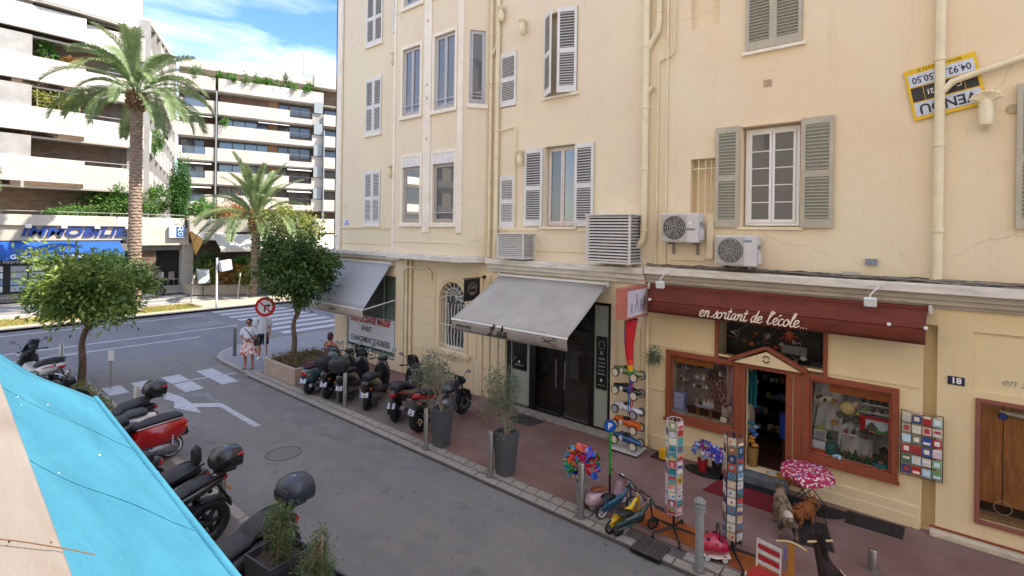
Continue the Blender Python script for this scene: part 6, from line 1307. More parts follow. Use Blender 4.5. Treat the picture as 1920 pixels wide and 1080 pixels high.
# seated person behind the scooters, seen from the back
S_ = thing('person', 'brown haired person in a brown strap top seated on the planter edge, seen from behind', 'person', (-14.75,8.75,0), R(205))
J = {'pelvis': ((0,.05,.55),(.16,.13),None),'waist': ((0,.03,.72),(.14,.11),'pelvis'),'chest': ((0,-.02,.92),(.165,.11),'waist'),'neck0': ((0,-.03,1.06),(.08,.07),'chest'),'neck': ((0,-.04,1.12),.05,'neck0'),'skull': ((0,-.05,1.18),.055,'neck')}
for n, sx in (('l',-1),('r',1)):
    J['hip'+n] = ((sx*.1,0,.55),.1,'pelvis'); J['knee'+n] = ((sx*.12,-.42,.52),.065,'hip'+n); J['calf'+n] = ((sx*.12,-.44,.3),.055,'knee'+n); J['ankle'+n] = ((sx*.12,-.42,.08),.038,'calf'+n); J['toe'+n] = ((sx*.13,-.56,.03),.03,'ankle'+n)
    J['sh'+n] = ((sx*.18,-.02,.99),.058,'chest'); J['el'+n] = ((sx*.23,-.1,.75),.042,'sh'+n); J['wr'+n] = ((sx*.13,-.32,.66),.028,'el'+n)
skin_body(S_, J, SKIN)
for n, sx in (('l',-1),('r',1)): hand(S_, (sx*.13,-.32,.66), (0,-.9,-.3), SKIN, -sx)
head(S_, (0,-.05,1.22), SKIN, cm('#3f2414',.7), 'bob')
q = MB(); q.loft(loft_rings([(0,.03,.5,.2,.17),(0,.02,.7,.165,.135),(0,-.02,.88,.19,.14),(0,-.03,.97,.15,.115)]), smooth=True)
for sx in (-1,1): q.tube(catmull([(sx*.1,.1,.95),(sx*.1,.02,1.06),(sx*.1,-.13,.95)],4), .013, 5)
q.build('strap_top', cm('#5d3a2c',.8), S_); q = MB()
for sx in (-1,1): q.tube([(sx*.1,.05,.55),(sx*.12,-.25,.55),(sx*.12,-.4,.5)], [.13,.11,.085], 10)
q.build('trousers', cm('#3a3a48',.8), S_)
# ================================================================== SCOOTERS AND MOTORBIKES (local +x is forward, origin under the middle)
TYRE = mat('tyre_rubber','#17171a',.8,var=.15,scale=20); CHROME = mat('chrome','#b9babd',.18,var=.03,metal=1); MIR = glassmat('mirror_glass', dark=(.35,.37,.4), refl=4)
ALU = mat('engine_alloy','#85868a',.4,var=.15,scale=20,metal=.7); BPL = mat('black_plastic','#1b1c1f',.5,var=.1); SEAT = mat('seat_vinyl','#26282d',.6,var=.08,bump=.2,bscale=150); PLATE = mat('plate_white','#c7c9ce',.4,var=.03)
RLENS = mat('red_lens','#a80f14',.15,var=.05,coat=.6); OLENS = mat('amber_lens','#c8641a',.2,var=.05)
def paint_(name, c, rough=.3): return mat(name, c, rough, var=.04, coat=.8)
def wheel(t, x, r_, w_, rimm, wall=None, spokes=5):
    q = MB(); q.lathe([(r_*.68,-w_*.42),(r_*.86,-w_*.52),(r_*.98,-w_*.34),(r_,0),(r_*.98,w_*.34),(r_*.86,w_*.52),(r_*.68,w_*.42)], (0,0,0), axis='y', n=28, cap=False); o = q.build('wheel', TYRE, t); o.location = (x,0,r_)
    q = MB(); q.lathe([(r_*.69,-w_*.44),(r_*.62,-w_*.3),(r_*.6,w_*.3),(r_*.69,w_*.44),(r_*.55,w_*.3),(r_*.55,-w_*.3)], (0,0,0), axis='y', n=28, cap=False)
    for k in range(spokes):
        a = 2*PI*k/spokes; q.tube([(r_*.1*math.cos(a),0,r_*.1*math.sin(a)),(r_*.6*math.cos(a+.12),0,r_*.6*math.sin(a+.12))], [w_*.22,w_*.16], 6)
    q.lathe([(.001,-w_*.5),(r_*.18,-w_*.5),(r_*.18,w_*.5),(.001,w_*.5)], (0,0,0), axis='y', n=14); q.build('rim', rimm, o)
    if wall: 
        q = MB()
        for s in (-1,1): q.lathe([(r_*.7,s*w_*.47),(r_*.84,s*w_*.525),(r_*.8,s*w_*.54),(r_*.7,s*w_*.49)], (0,0,0), axis='y', n=28, cap=False)
        q.build('white_wall', wall, o)
    return o
def mirrors(t, x, z, half, up=.16, m=BPL, out=.12, face=None):
    for s in (-1,1):
        q = MB(); q.tube(catmull([(x,s*half,z),(x+.02,s*(half+.03),z+up*.6),(x-.01,s*(half+out),z+up)],4), .007, 6); o = q.build('mirror_stalk', m, t)
        q = MB(); q.ell((0,0,0),(.022,.068,.045),14,8); h = q.build('mirror', m, t); h.location = (x-.01,s*(half+out+.03),z+up+.02); h.rotation_euler = (0,0,-s*.2)
        q = MB(); q.lathe([(.001,-.002),(.058,-.002),(.058,.001)], (0,0,0), axis='x', n=16); g_ = q.build('mirror_glass', MIR, h); g_.location = (-.021,0,0); g_.scale = (1,1,.66)
def plate(t, x, z, tilt=.35, txt='AB 123', w_=.21, h_=.13):
    q = MB(); q.bx(-.004,.004,-w_/2,w_/2,-h_/2,h_/2); o = q.build('number_plate', PLATE, t, bevel=.004); o.location = (x,0,z); o.rotation_euler = (0,tilt,0)
    for s in (-1,1): q = MB(); q.bx(-.0055,-.0045,*sorted((s*(w_/2-.022),s*(w_/2-.003))),-h_/2+.004,h_/2-.004); q.build('blue_band', cm('#24479c',.4), o)
    a, b_ = txt.split(' ')
    for s, z_ in ((a,.03),(b_,-.03)): text(s, .062, cm('#1a1a1c',.5), o, (-.006,0,z_), rot=(PI/2,0,-PI/2), name='plate_lettering', ext=.0008, bold=.001)
def topcase(t, x, z, m=BPL, lens=None, s=1., band=None):
    q = MB(); q.shell([(x-.2*s,.12*s,z+.06*s,z+.22*s),(x-.17*s,.2*s,z+.0,z+.29*s),(x-.02,.215*s,z-.01,z+.32*s),(x+.12*s,.2*s,z+.0,z+.29*s),(x+.19*s,.13*s,z+.05*s,z+.2*s)], 20, 2.8); o = q.build('top_case', m, t)
    q = MB(); q.shell([(x-.207*s,.11*s,z+.135*s,z+.15*s),(x-.175*s,.207*s,z+.135*s,z+.15*s),(x,.222*s,z+.135*s,z+.15*s),(x+.13*s,.207*s,z+.135*s,z+.15*s),(x+.197*s,.12*s,z+.135*s,z+.15*s)], 20, 2.8); q.build('lid_seam', cm('#0d0d0e',.7), o)
    if lens:
        q = MB(); q.shell([(x-.212*s,.12*s,z+.16*s,z+.22*s),(x-.18*s,.208*s,z+.155*s,z+.24*s),(x-.08*s,.218*s,z+.17*s,z+.23*s)], 20, 2.8); q.build('reflector', lens, o)
    q = MB(); q.bx(x-.13,x+.14,-.09,.09,z-.045,z-.005); q.build('rack', BPL, t, bevel=.008); q = MB(); q.ell((x,0,z+.315*s),(.035,.02,.006),10,5); q.build('badge', CHROME, o)
def bars(t, x, z, half=.33, m=BPL, levers=True):
    q = MB(); q.tube(catmull([(x-.1,-half,z-.01),(x-.03,-half*.55,z),(x+.01,0,z-.01),(x-.03,half*.55,z),(x-.1,half,z-.01)],5), .014, 8); q.build('handlebar', m, t)
    for s in (-1,1):
        q = MB(); q.tube([(x-.06,s*(half-.09),z-.006),(x-.105,s*(half+.02),z-.012)], .02, 10); q.build('grip', BPL, t)
        if levers: q = MB(); q.tube([(x-.0,s*(half-.12),z),(x+.02,s*(half-.03),z-.01),(x-.02,s*(half+.03),z-.01)], .008, 5); q.build('lever', CHROME, t)
def scooter(label, loc, rz, body, seatm=SEAT, style='retro', case=None, lens=None, rimm=ALU, wall=None, screen=False, plate_t='BX 318', wr=.225, rack=False, backrest=False, case_s=1., lean=0, side=None, piping=None, group='scooters and motorbikes parked in rows'):
    t = thing('scooter', label, 'scooter', (loc[0],loc[1],0), (lean,0,rz), group)
    L_ = .66 if style == 'retro' else .72
    wheel(t, -L_, wr, .115, rimm, wall); wheel(t, L_, wr, .105, rimm, wall)
    q = MB()
    if style == 'retro':
        q.shell([(-.93,.05,.52,.66,2),(-.9,.14,.42,.75,2.2),(-.78,.21,.36,.8,2.3),(-.55,.245,.3,.81,2.4),(-.32,.24,.28,.8,2.4),(-.12,.17,.28,.76,2.4),(-.03,.1,.3,.62,2.4)], 22)
    else:
        q.shell([(-1.0,.04,.66,.74,2),(-.96,.1,.6,.8,2.2),(-.75,.17,.5,.82,2.3),(-.45,.2,.36,.8,2.4),(-.18,.19,.26,.74,2.4),(-.0,.15,.25,.6,2.4)], 22)
    q.build('rear_body', body, t)
    q = MB(); q.shell([(-.12,.16,.26,.34),(.1,.2,.25,.32),(.32,.2,.25,.33),(.42,.17,.27,.4)], 16, 3.5); q.build('floorboard', BPL if style != 'retro' else body, t)
    q = MB(); q.shell([(-.05,.2,.0,.012),(.3,.19,.0,.012)],12,4); o = q.build('floor_mat', BPL, t); o.location = (.0,0,.325)
    q = MB(); rings = []
    for z_, x_, w_, d_ in ((.28,.4,.17,.07),(.42,.44,.22,.07),(.62,.46,.23,.07),(.82,.47,.2,.08),(.96,.48,.12,.09),(1.0,.48,.07,.07)):
        rings.append([(x_+d_*math.sin(a)-.35*(w_*math.cos(a))**2*2, w_*math.cos(a), z_) for a in [2*PI*k/18 for k in range(18)]])
    q.loft(rings, smooth=True); q.build('leg_shield', body, t)
    q = MB(); q.tube([(.62,0,.3),(.52,0,.85)], .04, 8); q.build('steering_column', BPL, t)
    q = MB(); q.shell([(L_-.25,.05,wr*.9,wr*1.5),(L_-.18,.085,wr*1.1,wr*2.15),(L_,.095,wr*1.5,wr*2.45),(L_+.16,.08,wr*1.35,wr*2.15),(L_+.26,.04,wr*1.1,wr*1.5)], 14); q.build('front_mudguard', body, t)
    zb = 1.03 if style == 'retro' else 1.05
    q = MB(); q.shell([(.36,.05,zb-.05,zb+.04),(.42,.13,zb-.07,zb+.06),(.52,.13,zb-.09,zb+.07),(.6,.07,zb-.08,zb+.03)], 16); hs_ = q.build('headset', body if style == 'retro' else BPL, t)
    q = MB(); q.lathe([(.001,.0),(.06,-.005),(.075,-.03)], (.615,0,zb-.03), axis='x', n=18); q.build('headlight', cm('#d8dadd',.1), t)
    q = MB(); q.box((.42,0,zb+.055),(.09,.14,.012),(0,-.5,0)); q.build('dashboard', cm('#2e3033',.3), t)
    bars(t, .47, zb-.0); mirrors(t, .43, zb+.02, .2, .2, CHROME if style == 'retro' else BPL)
    q = MB(); zs = .79
    if style == 'retro': q.shell([(-.86,.1,zs-.0,zs+.05),(-.8,.16,zs-.02,zs+.09),(-.55,.175,zs-.02,zs+.105),(-.3,.165,zs-.04,zs+.075),(-.08,.12,zs-.07,zs+.03),(-.02,.06,zs-.09,zs-.03)], 20)
    else: q.shell([(-.82,.1,zs+.02,zs+.1),(-.75,.15,zs,zs+.15),(-.5,.165,zs-.02,zs+.14),(-.42,.165,zs-.03,zs+.07),(-.2,.15,zs-.06,zs+.05),(.0,.09,zs-.11,zs-.03)], 20)
    q.build('seat', seatm, t)
    if piping:
        q = MB(); 
        for s in (-1,1): q.tube(catmull([(-.82,s*.14,zs),(-.55,s*.185,zs-.0),(-.3,s*.178,zs-.02),(-.06,s*.13,zs-.06)],4), .009, 6)
        q.build('seat_piping', piping, t)
    q = MB(); q.shell([(-.955,.05,.6,.69),(-.93,.075,.58,.71),(-.88,.07,.6,.7)],14); q.build('tail_light', RLENS, t) if style == 'retro' else q.build('tail_light', RLENS, t)
    for s in (-1,1): q = MB(); q.ell((-.9,s*.14,.6),(.03,.025,.03),8,6); q.build('indicator', OLENS, t)
    plate(t, -.97, .46, txt=plate_t); q = MB(); q.bx(-.96,-.84,-.05,.05,.38,.58); q.build('plate_holder', BPL, t, bevel=.01)
    q = MB(); q.shell([(-.75,.05,.1,.3),(-.6,.08,.12,.36),(-.35,.09,.14,.36),(-.2,.05,.18,.3)],14); o = q.build('engine_cover', ALU, t); o.location = (0,.13,0)
    q = MB(); q.tube([(-.1,-.12,.16),(-.35,-.17,.17)], .02, 6); q.tube([(-.35,-.17,.18),(-.5,-.185,.24),(-.9,-.19,.33)], [.045,.062,.05], 12); q.build('exhaust', ALU if style == 'retro' else BPL, t)
    q = MB(); q.tube([(-.3,.1,.2),(-.38,.14,.02),(-.38,-.14,.02),(-.3,-.1,.2)], .012, 6); q.build('stand', BPL, t)
    if side: q = MB(); q.shell([(-.85,.215,.56,.62),(-.6,.25,.5,.56),(-.35,.245,.48,.52)],16); q.build('side_trim', side, t)
    for s in (-1,1):
        q = MB(); q.tube(catmull([(.45,s*.1,zb+.02),(.58,s*.12,zb+.1),(.66,s*.07,zb-.1),(.6,s*.03,.6)],4), .006, 5); q.build('brake_cable', cm('#0e0e10',.5), t)
    for k in range(7):
        q = MB(); q.tube([(-L_+.03*math.cos(a_)+.02,.2+.0*a_+.03*math.sin(a_),.32+.035*k) for a_ in [2*PI*j/8 for j in range(9)]], .007, 4); q.build('shock_coil', CHROME, t) if k < 6 else None
    q = MB(); q.bx(-.6,-.3,-.256,-.25,.5,.512); q.build('chrome_strip', CHROME, t)
    if rack or case:
        q = MB()
        for s in (-1,1): q.tube([(-.6,s*.1,.86),(-.8,s*.1,.9),(-1.02,s*.08,.91)], .012, 6)
        q.tube([(-1.02,-.08,.91),(-1.02,.08,.91)], .012, 6); q.build('luggage_rack', BPL, t)
    if case: topcase(t, -.95, .93, case, lens, case_s)
    if backrest: q = MB(); q.shell([(-.92,.06,.86,1.1),(-.87,.1,.82,1.16),(-.82,.08,.84,1.1)],14); q.build('backrest', SEAT, t)
    if screen:
        q = MB(); rings = [[(.6-.22*v-.12*(u*2-1)**2, (u*2-1)*(.21-.08*v), .92+.4*v) for u in np.linspace(0,1,9)] for v in np.linspace(0,1,5)]; q.loft(rings, cap=False, close=False, smooth=True); q.build('windscreen', glassmat('smoked_screen_'+label[:6], tint=(.35,.37,.4)), t)
    return t
def maxi(label, loc, rz, body, accent=None, case=None, lens=None, backrest=False, plate_t='CN 742', seatm=SEAT, case_s=1.05, lean=0, scr=True, front=None):
    t = thing('maxi_scooter', label, 'scooter', (loc[0],loc[1],0), (lean,0,rz), 'scooters and motorbikes parked in rows')
    wheel(t, -.76, .27, .14, BPL, spokes=6); wheel(t, .78, .27, .12, BPL, spokes=6)
    q = MB(); q.shell([(-1.12,.03,.72,.79,2),(-1.05,.1,.66,.84,2.2),(-.8,.19,.54,.82,2.3),(-.5,.23,.4,.76,2.4),(-.2,.23,.3,.66,2.4),(.1,.21,.26,.58,2.4),(.35,.2,.27,.62,2.4),(.5,.18,.3,.75,2.4)], 22); q.build('rear_body', body, t)
    q = MB(); rings = []
    for z_, x_, w_, d_ in ((.34,.56,.14,.12),(.5,.6,.22,.14),(.7,.62,.26,.17),(.88,.6,.23,.17),(1.0,.56,.15,.14),(1.06,.52,.08,.1)):
        rings.append([(x_+d_*math.sin(a)-.3*(w_*math.cos(a))**2*2, w_*math.cos(a), z_) for a in [2*PI*k/20 for k in range(20)]])
    q.loft(rings, smooth=True); q.build('front_fairing', front or body, t)
    q = MB(); q.shell([(.5,.05,.32,.4),(.6,.08,.4,.56),(.78,.09,.46,.62),(.95,.07,.42,.55),(1.04,.03,.36,.42)],14); q.build('front_mudguard', front or body, t)
    q = MB(); q.shell([(-.98,.12,.82,.9),(-.92,.16,.8,.96),(-.7,.19,.78,.97),(-.48,.19,.74,.92),(-.42,.2,.7,.84),(-.15,.19,.64,.8),(.08,.12,.58,.7),(.15,.05,.56,.62)],20,2.4); q.build('seat', seatm, t)
    for s in (-1,1): q = MB(); q.tube(catmull([(-.55,s*.2,.86),(-.8,s*.19,.93),(-1.02,s*.11,.95)],4), .016, 6); q.build('grab_rail', BPL, t)
    q = MB(); q.shell([(-1.13,.05,.7,.77),(-1.09,.09,.68,.79),(-1.0,.11,.7,.78)],12); q.build('tail_light', RLENS, t)
    if accent:
        for s in (-1,1): q = MB(); q.tube(catmull([(-1.02,s*.12,.77),(-.8,s*.2,.73),(-.55,s*.235,.66)],4), [.008,.02,.03,.034,.034,.03,.024,.016,.006], 8, flat=.6); q.build('side_panel', accent, t)
    plate(t, -1.14, .5, txt=plate_t); q = MB(); q.tube([(-1.0,0,.68),(-1.12,0,.58),(-1.15,0,.4)], .03, 6); q.build('plate_holder', BPL, t)
    q = MB(); q.tube([(-.15,-.15,.2),(-.45,-.2,.22)], .022, 6); q.tube([(-.42,-.2,.23),(-.6,-.21,.3),(-.98,-.22,.42)], [.05,.075,.06], 14); q.build('exhaust', ALU, t)
    q = MB(); q.shell([(-.85,.05,.16,.36),(-.65,.08,.16,.4),(-.3,.09,.2,.42),(-.1,.05,.22,.36)],14); o = q.build('engine_cover', BPL, t); o.location = (0,.14,0)
    bars(t, .42, 1.06, .34); mirrors(t, .5, 1.1, .2, .2, BPL, .16)
    q = MB(); q.shell([(.3,.06,.98,1.05),(.4,.12,.97,1.08),(.5,.1,.98,1.06)],14); q.build('dashboard', cm('#2b2d31',.3), t)
    q = MB(); q.ell((.83,.09,.86),(.03,.07,.04),10,6); q.ell((.83,-.09,.86),(.03,.07,.04),10,6); q.build('headlight', cm('#d8dadd',.1), t)['kind'] = 'stuff'
    if scr: q = MB(); rings = [[(.66-.25*v-.14*(u*2-1)**2, (u*2-1)*(.2-.07*v), 1.0+.36*v) for u in np.linspace(0,1,9)] for v in np.linspace(0,1,5)]; q.loft(rings, cap=False, close=False, smooth=True); q.build('windscreen', glassmat('smoked_screen_m', tint=(.2,.21,.23)), t)
    if case: topcase(t, -1.08, .98, case, lens, case_s)
    if backrest: q = MB(); q.shell([(-1.0,.06,.94,1.18),(-.95,.11,.9,1.24),(-.89,.09,.92,1.18)],14); q.build('backrest', SEAT, t)
    q = MB(); q.tube([(-.1,.16,.26),(-.2,.28,.02)], .014, 6); q.build('stand', BPL, t)
    return t
def motorbike(label, loc, rz, tankm, accent=None, case=None, lens=None, plate_t='EK 905', lean=.06, engine=ALU, wr=.31, fork=BPL, tall=False):
    t = thing('motorbike', label, 'motorbike', (loc[0],loc[1],0), (lean,0,rz), 'scooters and motorbikes parked in rows')
    wheel(t, -.72, wr, .17, BPL, spokes=6); wheel(t, .74, wr, .12, BPL, spokes=6)
    q = MB(); q.shell([(-.05,.07,.72,.8),(.02,.13,.7,.88),(.2,.18,.68,.96),(.38,.17,.7,.97),(.5,.1,.72,.9)],20,2.3); q.build('fuel_tank', tankm, t)
    q = MB(); q.shell([(-.8,.09,.9,.95),(-.72,.13,.87,.98),(-.45,.15,.83,.94),(-.3,.14,.76,.87),(-.05,.12,.74,.84),(.05,.08,.74,.8)],18); q.build('seat', SEAT, t)
    q = MB(); q.shell([(-.98,.03,.88,.92),(-.9,.09,.82,.93),(-.6,.13,.72,.88),(-.3,.12,.66,.8)],16); q.build('tail_fairing', accent or tankm, t)
    q = MB(); q.shell([(-1.0,.04,.85,.9),(-.95,.07,.83,.91),(-.9,.06,.84,.9)],12); q.build('tail_light', RLENS, t)
    q = MB(); q.shell([(-.2,.12,.24,.5),(-.1,.17,.2,.62),(.12,.19,.2,.66),(.28,.16,.24,.6),(.36,.1,.3,.5)],14,3.2); q.build('engine', engine, t)
    q = MB()
    for k in range(6): q.bx(.02,.32,-.13,.13,.44+.033*k,.455+.033*k)
    tag(q.build('cooling_fins', ALU, t), kind='stuff')
    for s in (-1,1):
        q = MB(); q.tube([(-.72,s*.1,wr),(-.4,s*.12,.36),(-.1,s*.12,.4)], [.022,.03,.035], 8); q.build('swingarm', BPL, t)
        q = MB(); q.tube([(.74,s*.09,wr),(.62,s*.09,.62)], .03, 10); q.tube([(.62,s*.09,.62),(.5,s*.09,.98)], .024, 10); q.build('fork_leg', fork, t)
        q = MB(); q.tube([(-.55,s*.11,.8),(-.25,s*.12,.6),(.1,s*.14,.78),(.45,s*.09,.85)], .016, 8); q.build('frame_tube', BPL, t)
        q = MB(); q.tube([(-.95,s*.07,.78),(-.96,s*.2,.76)], .008, 5); q.ell((-.96,s*.2,.76),(.025,.035,.02),8,6); q.build('indicator', OLENS, t)
        q = MB(); q.lathe([(.1,-.004),(.15,-.004),(.15,.004),(.1,.004)], (.74,s*.075,wr), axis='y', n=20, cap=False); q.build('brake_disc', ALU, t)
    q = MB(); q.tube(catmull([(.3,-.1,.45),(.4,-.1,.25),(.1,-.14,.18),(-.25,-.17,.22)],5), .022, 8); q.tube([(-.25,-.18,.24),(-.4,-.19,.3),(-.78,-.2,.45),(-.8,-.2,.46)], [.03,.055,.055,.04], 14); q.build('exhaust', ALU, t)
    q = MB(); q.shell([(.45,.03,.58,.62),(.55,.065,.6,.66),(.75,.07,.62,.67),(.95,.06,.5,.58),(1.0,.03,.46,.5)],12); q.build('front_mudguard', BPL, t)
    q = MB(); q.tube([(-.85,0,.82),(-.98,0,.6),(-1.02,0,.5)], .022, 6); q.shell([(-1.05,.05,.4,.5),(-.9,.09,.58,.64),(-.6,.09,.6,.66)],12); q.build('rear_mudguard', BPL, t); plate(t, -1.03, .53, txt=plate_t)
    q = MB(); q.shell([(.5,.06,.82,.94),(.58,.1,.79,.99),(.68,.11,.8,.98),(.71,.08,.82,.95)],16); q.build('headlight', BPL, t); q = MB(); q.lathe([(.001,.01),(.085,0),(.09,-.01)], (.71,0,.89), axis='x', n=18); q.build('headlight_glass', cm('#cfd2d6',.1), t)
    q = MB(); q.lathe([(.001,.04),(.05,.04),(.05,0)], (.5,-.05,1.0), n=16); q.lathe([(.001,.04),(.05,.04),(.05,0)], (.5,.07,1.0), n=16); q.build('instruments', cm('#2b2c2f',.3), t)['kind'] = 'stuff'
    bars(t, .46, 1.06, .36, CHROME if tall else BPL); mirrors(t, .44, 1.07, .24, .17, BPL)
    q = MB(); q.tube([(-.05,.14,.3),(-.1,.26,.02)], .014, 6); q.build('stand', BPL, t)
    if case: 
        q = MB(); q.tube([(-.6,.1,.9),(-1.0,.08,.97),(-1.0,-.08,.97),(-.6,-.1,.9)], .012, 6); q.build('luggage_rack', BPL, t); topcase(t, -.98, 1.0, case, lens, 1.05)
    return t
def place(fn, label, rear, phi, half, **k):   # rear = contact point of the rear wheel; phi = degrees away from +y towards -x
    a = R(90+phi); return fn(label, (rear[0]+half*math.cos(a), rear[1]+half*math.sin(a)), a, **k)
PB = paint_('black_paint','#121317'); PB2 = paint_('blue_black_paint','#1a2030'); PG = paint_('teal_grey_paint','#3d5560'); PR = paint_('red_paint','#a80c12'); PW = paint_('white_paint','#c9c6c0'); PBL = paint_('blue_paint','#1d3f86')
GRIT = cm('#3a4048',.45)
place(scooter, 'dark teal retro scooter with a big red tail light, the one nearest the stone planter', (-13.42,7.36), 26, .66, body=PG, plate_t='GA 614', rack=True, seatm=cm('#5a2a38',.6), rimm=BPL)
place(scooter, 'black scooter with a dark top box squeezed behind the teal retro scooter', (-12.7,7.5), 30, .72, body=PB, style='modern', case=BPL, plate_t='DR 530', rimm=BPL)
place(scooter, 'dark scooter with a screen and large grey black top box, left of the bollard', (-12.1,7.6), 32, .72, body=PB, style='modern', case=cm('#202329',.4,coat=.3), plate_t='CZ 288', rimm=BPL, screen=True, case_s=1.15)
place(scooter, 'plain all black scooter right of the bollard between the wheels', (-11.15,7.72), 36, .72, body=PB, style='modern', plate_t='FT 096', rimm=BPL)
place(maxi, 'black maxi scooter with red trim and tall screen in the far row', (-9.98,7.72), 32, .76, body=PB, accent=RLENS, plate_t='CN 742', lean=.04)
place(motorbike, 'black naked motorbike with red tail trim at the right end of the far row', (-9.05,7.7), 3, .72, tankm=PB2, accent=paint_('tail_red','#a01418'), plate_t='EK 905')
# near row, tails towards the road
place(scooter, 'red retro scooter with white wall tyres and black seat in the near row', (-11.85,3.5), 180, .66, body=PR, wall=cm('#c8c4bb',.6), piping=cm('#c9c9cc',.4), plate_t='FH 451')
place(maxi, 'black maxi scooter with a red and black top box in the near row', (-13.05,3.22), 180, .76, body=PB, case=cm('#15171a',.35,coat=.4), lens=RLENS, plate_t='DD 377')
place(scooter, 'pale bodied scooter with a grey seat between the black one and the red one', (-12.45,3.15), 176, .72, body=PW, style='modern', seatm=cm('#3a3d42',.6), plate_t='BK 209')
place(maxi, 'black scooter with a small passenger backrest and red side lights in the near row', (-8.88,2.8), 180, .76, body=PB, accent=RLENS, backrest=True, plate_t='FS 688', scr=False)
place(motorbike, 'black chrome motorbike with a black and red lit top box behind the near bollard', (-8.2,2.92), 182, .72, tankm=PB, case=cm('#15171a',.35,coat=.4), lens=RLENS, plate_t='ER 134', tall=True)
place(maxi, 'large matt black scooter with a blue grey top box nearest the ribbed planter', (-6.6,3.1), 181, .76, body=cm('#222327',.5,coat=.2), case=cm('#2c3340',.45,coat=.3), seatm=cm('#3b3b3d',.7), plate_t='GC 520', case_s=1.1)
place(maxi, 'white tailed scooter with a thick dark seat at the far left of the near row', (-18.9,2.75), 108, .76, body=PW, front=PB, seatm=cm('#2a2d33',.6), accent=RLENS, plate_t='CW 815')
place(motorbike, 'small dark motorbike with only its handlebar and front showing left of the weeds', (-15.9,1.3), 10, .72, tankm=PB2, plate_t='AH 470', tall=True)
t_ = place(motorbike, 'black motorbike parked by the stone pier far across the main road', (-39.8,9.6), 0, .72, tankm=PB, plate_t='BD 926'); t_['group'] = 'motorbikes parked across the main road'
# a black anti theft disc lock and cable between wheels
t = thing('bike_lock', 'curved pale bike lock hanging on the rear wheel of the naked motorbike', 'lock', (-8.75,7.45,.35)); q = MB(); q.tube([(.05*math.cos(a),.01*math.sin(2*a),.07*math.sin(a)) for a in [2*PI*k/16 for k in range(15)]], .009, 6); q.build('shackle', cm('#c9a58f',.5), t)

place(scooter, 'dark grey scooter with a black seat almost hidden behind the red scooter', (-12.1,2.75), 179, .72, body=cm('#2a2d33',.35,coat=.5), style='modern', plate_t='BV 562')
place(maxi, 'dark scooter squeezed between the passenger backrest one and the red one', (-9.9,2.45), 181, .76, body=cm('#24272c',.4,coat=.4), plate_t='DW 083')
place(scooter, 'black scooter just showing left of the pole with the white card', (-17.6,2.15), 175, .72, body=PB, style='modern', plate_t='CB 345')
# ================================================================== GOODS OUTSIDE THE TOY SHOP
BR = ['#c2182b','#e0a416','#1c7d3a','#1d48b8','#d9541e','#b81c6a','#2a8fc0']
# pedal car rack
rk = thing('display_rack', 'white metal rack with a base plate holding five pedal cars', 'rack', (-4.9,10.0,0)); RW = cm('#c9c6c0',.5)
q = MB(); q.bx(-.32,.32,-.28,.22,.05,.075); q.build('base_plate', RW, rk, bevel=.006)
for x_ in (-.28,.28):
    for y_ in (-.24,.18): q = MB(); q.cyl((x_,y_,0),(x_,y_,.05),.02,n=8); q.build('foot', BPL, rk)
q = MB(); q.cyl((0,.12,.075),(0,.12,1.85),.025); q.build('post', RW, rk)
def wheel_small(t, c, r_, w_, m, hub, name='wheel', sp=0):
    q = MB(); q.lathe([(r_*.8,-w_/2),(r_,-w_*.3),(r_,w_*.3),(r_*.8,w_/2)], (0,0,0), axis='y', n=20, cap=False); o = q.build(name, BPL, t); o.location = c
    q = MB(); q.lathe([(.001,-w_*.55),(r_*.82,-w_*.45),(r_*.82,w_*.45),(.001,w_*.55)], (0,0,0), axis='y', n=20) if not sp else None
    if sp:
        q.lathe([(r_*.8,-w_*.4),(r_*.68,-w_*.4),(r_*.68,w_*.4),(r_*.8,w_*.4)], (0,0,0), axis='y', n=20, cap=False)
        for k in range(sp): a = 2*PI*k/sp; q.tube([(0,0,0),(r_*.75*math.cos(a),0,r_*.75*math.sin(a))], w_*.22, 5)
    q.build('hub', hub, o); return o
cars = [('deep blue toy pedal car on the lowest level of the white rack','#164a78',.16,0),('orange box shaped toy pedal car on the second level of the rack','#d65f14',.5,1),('white toy racing pedal car on the middle level of the rack','#c9c8cc',.82,0),('black toy racing pedal car on the fourth level of the rack','#15171c',1.22,0),('olive green toy racing pedal car at the top of the rack','#6b7a45',1.6,0)]
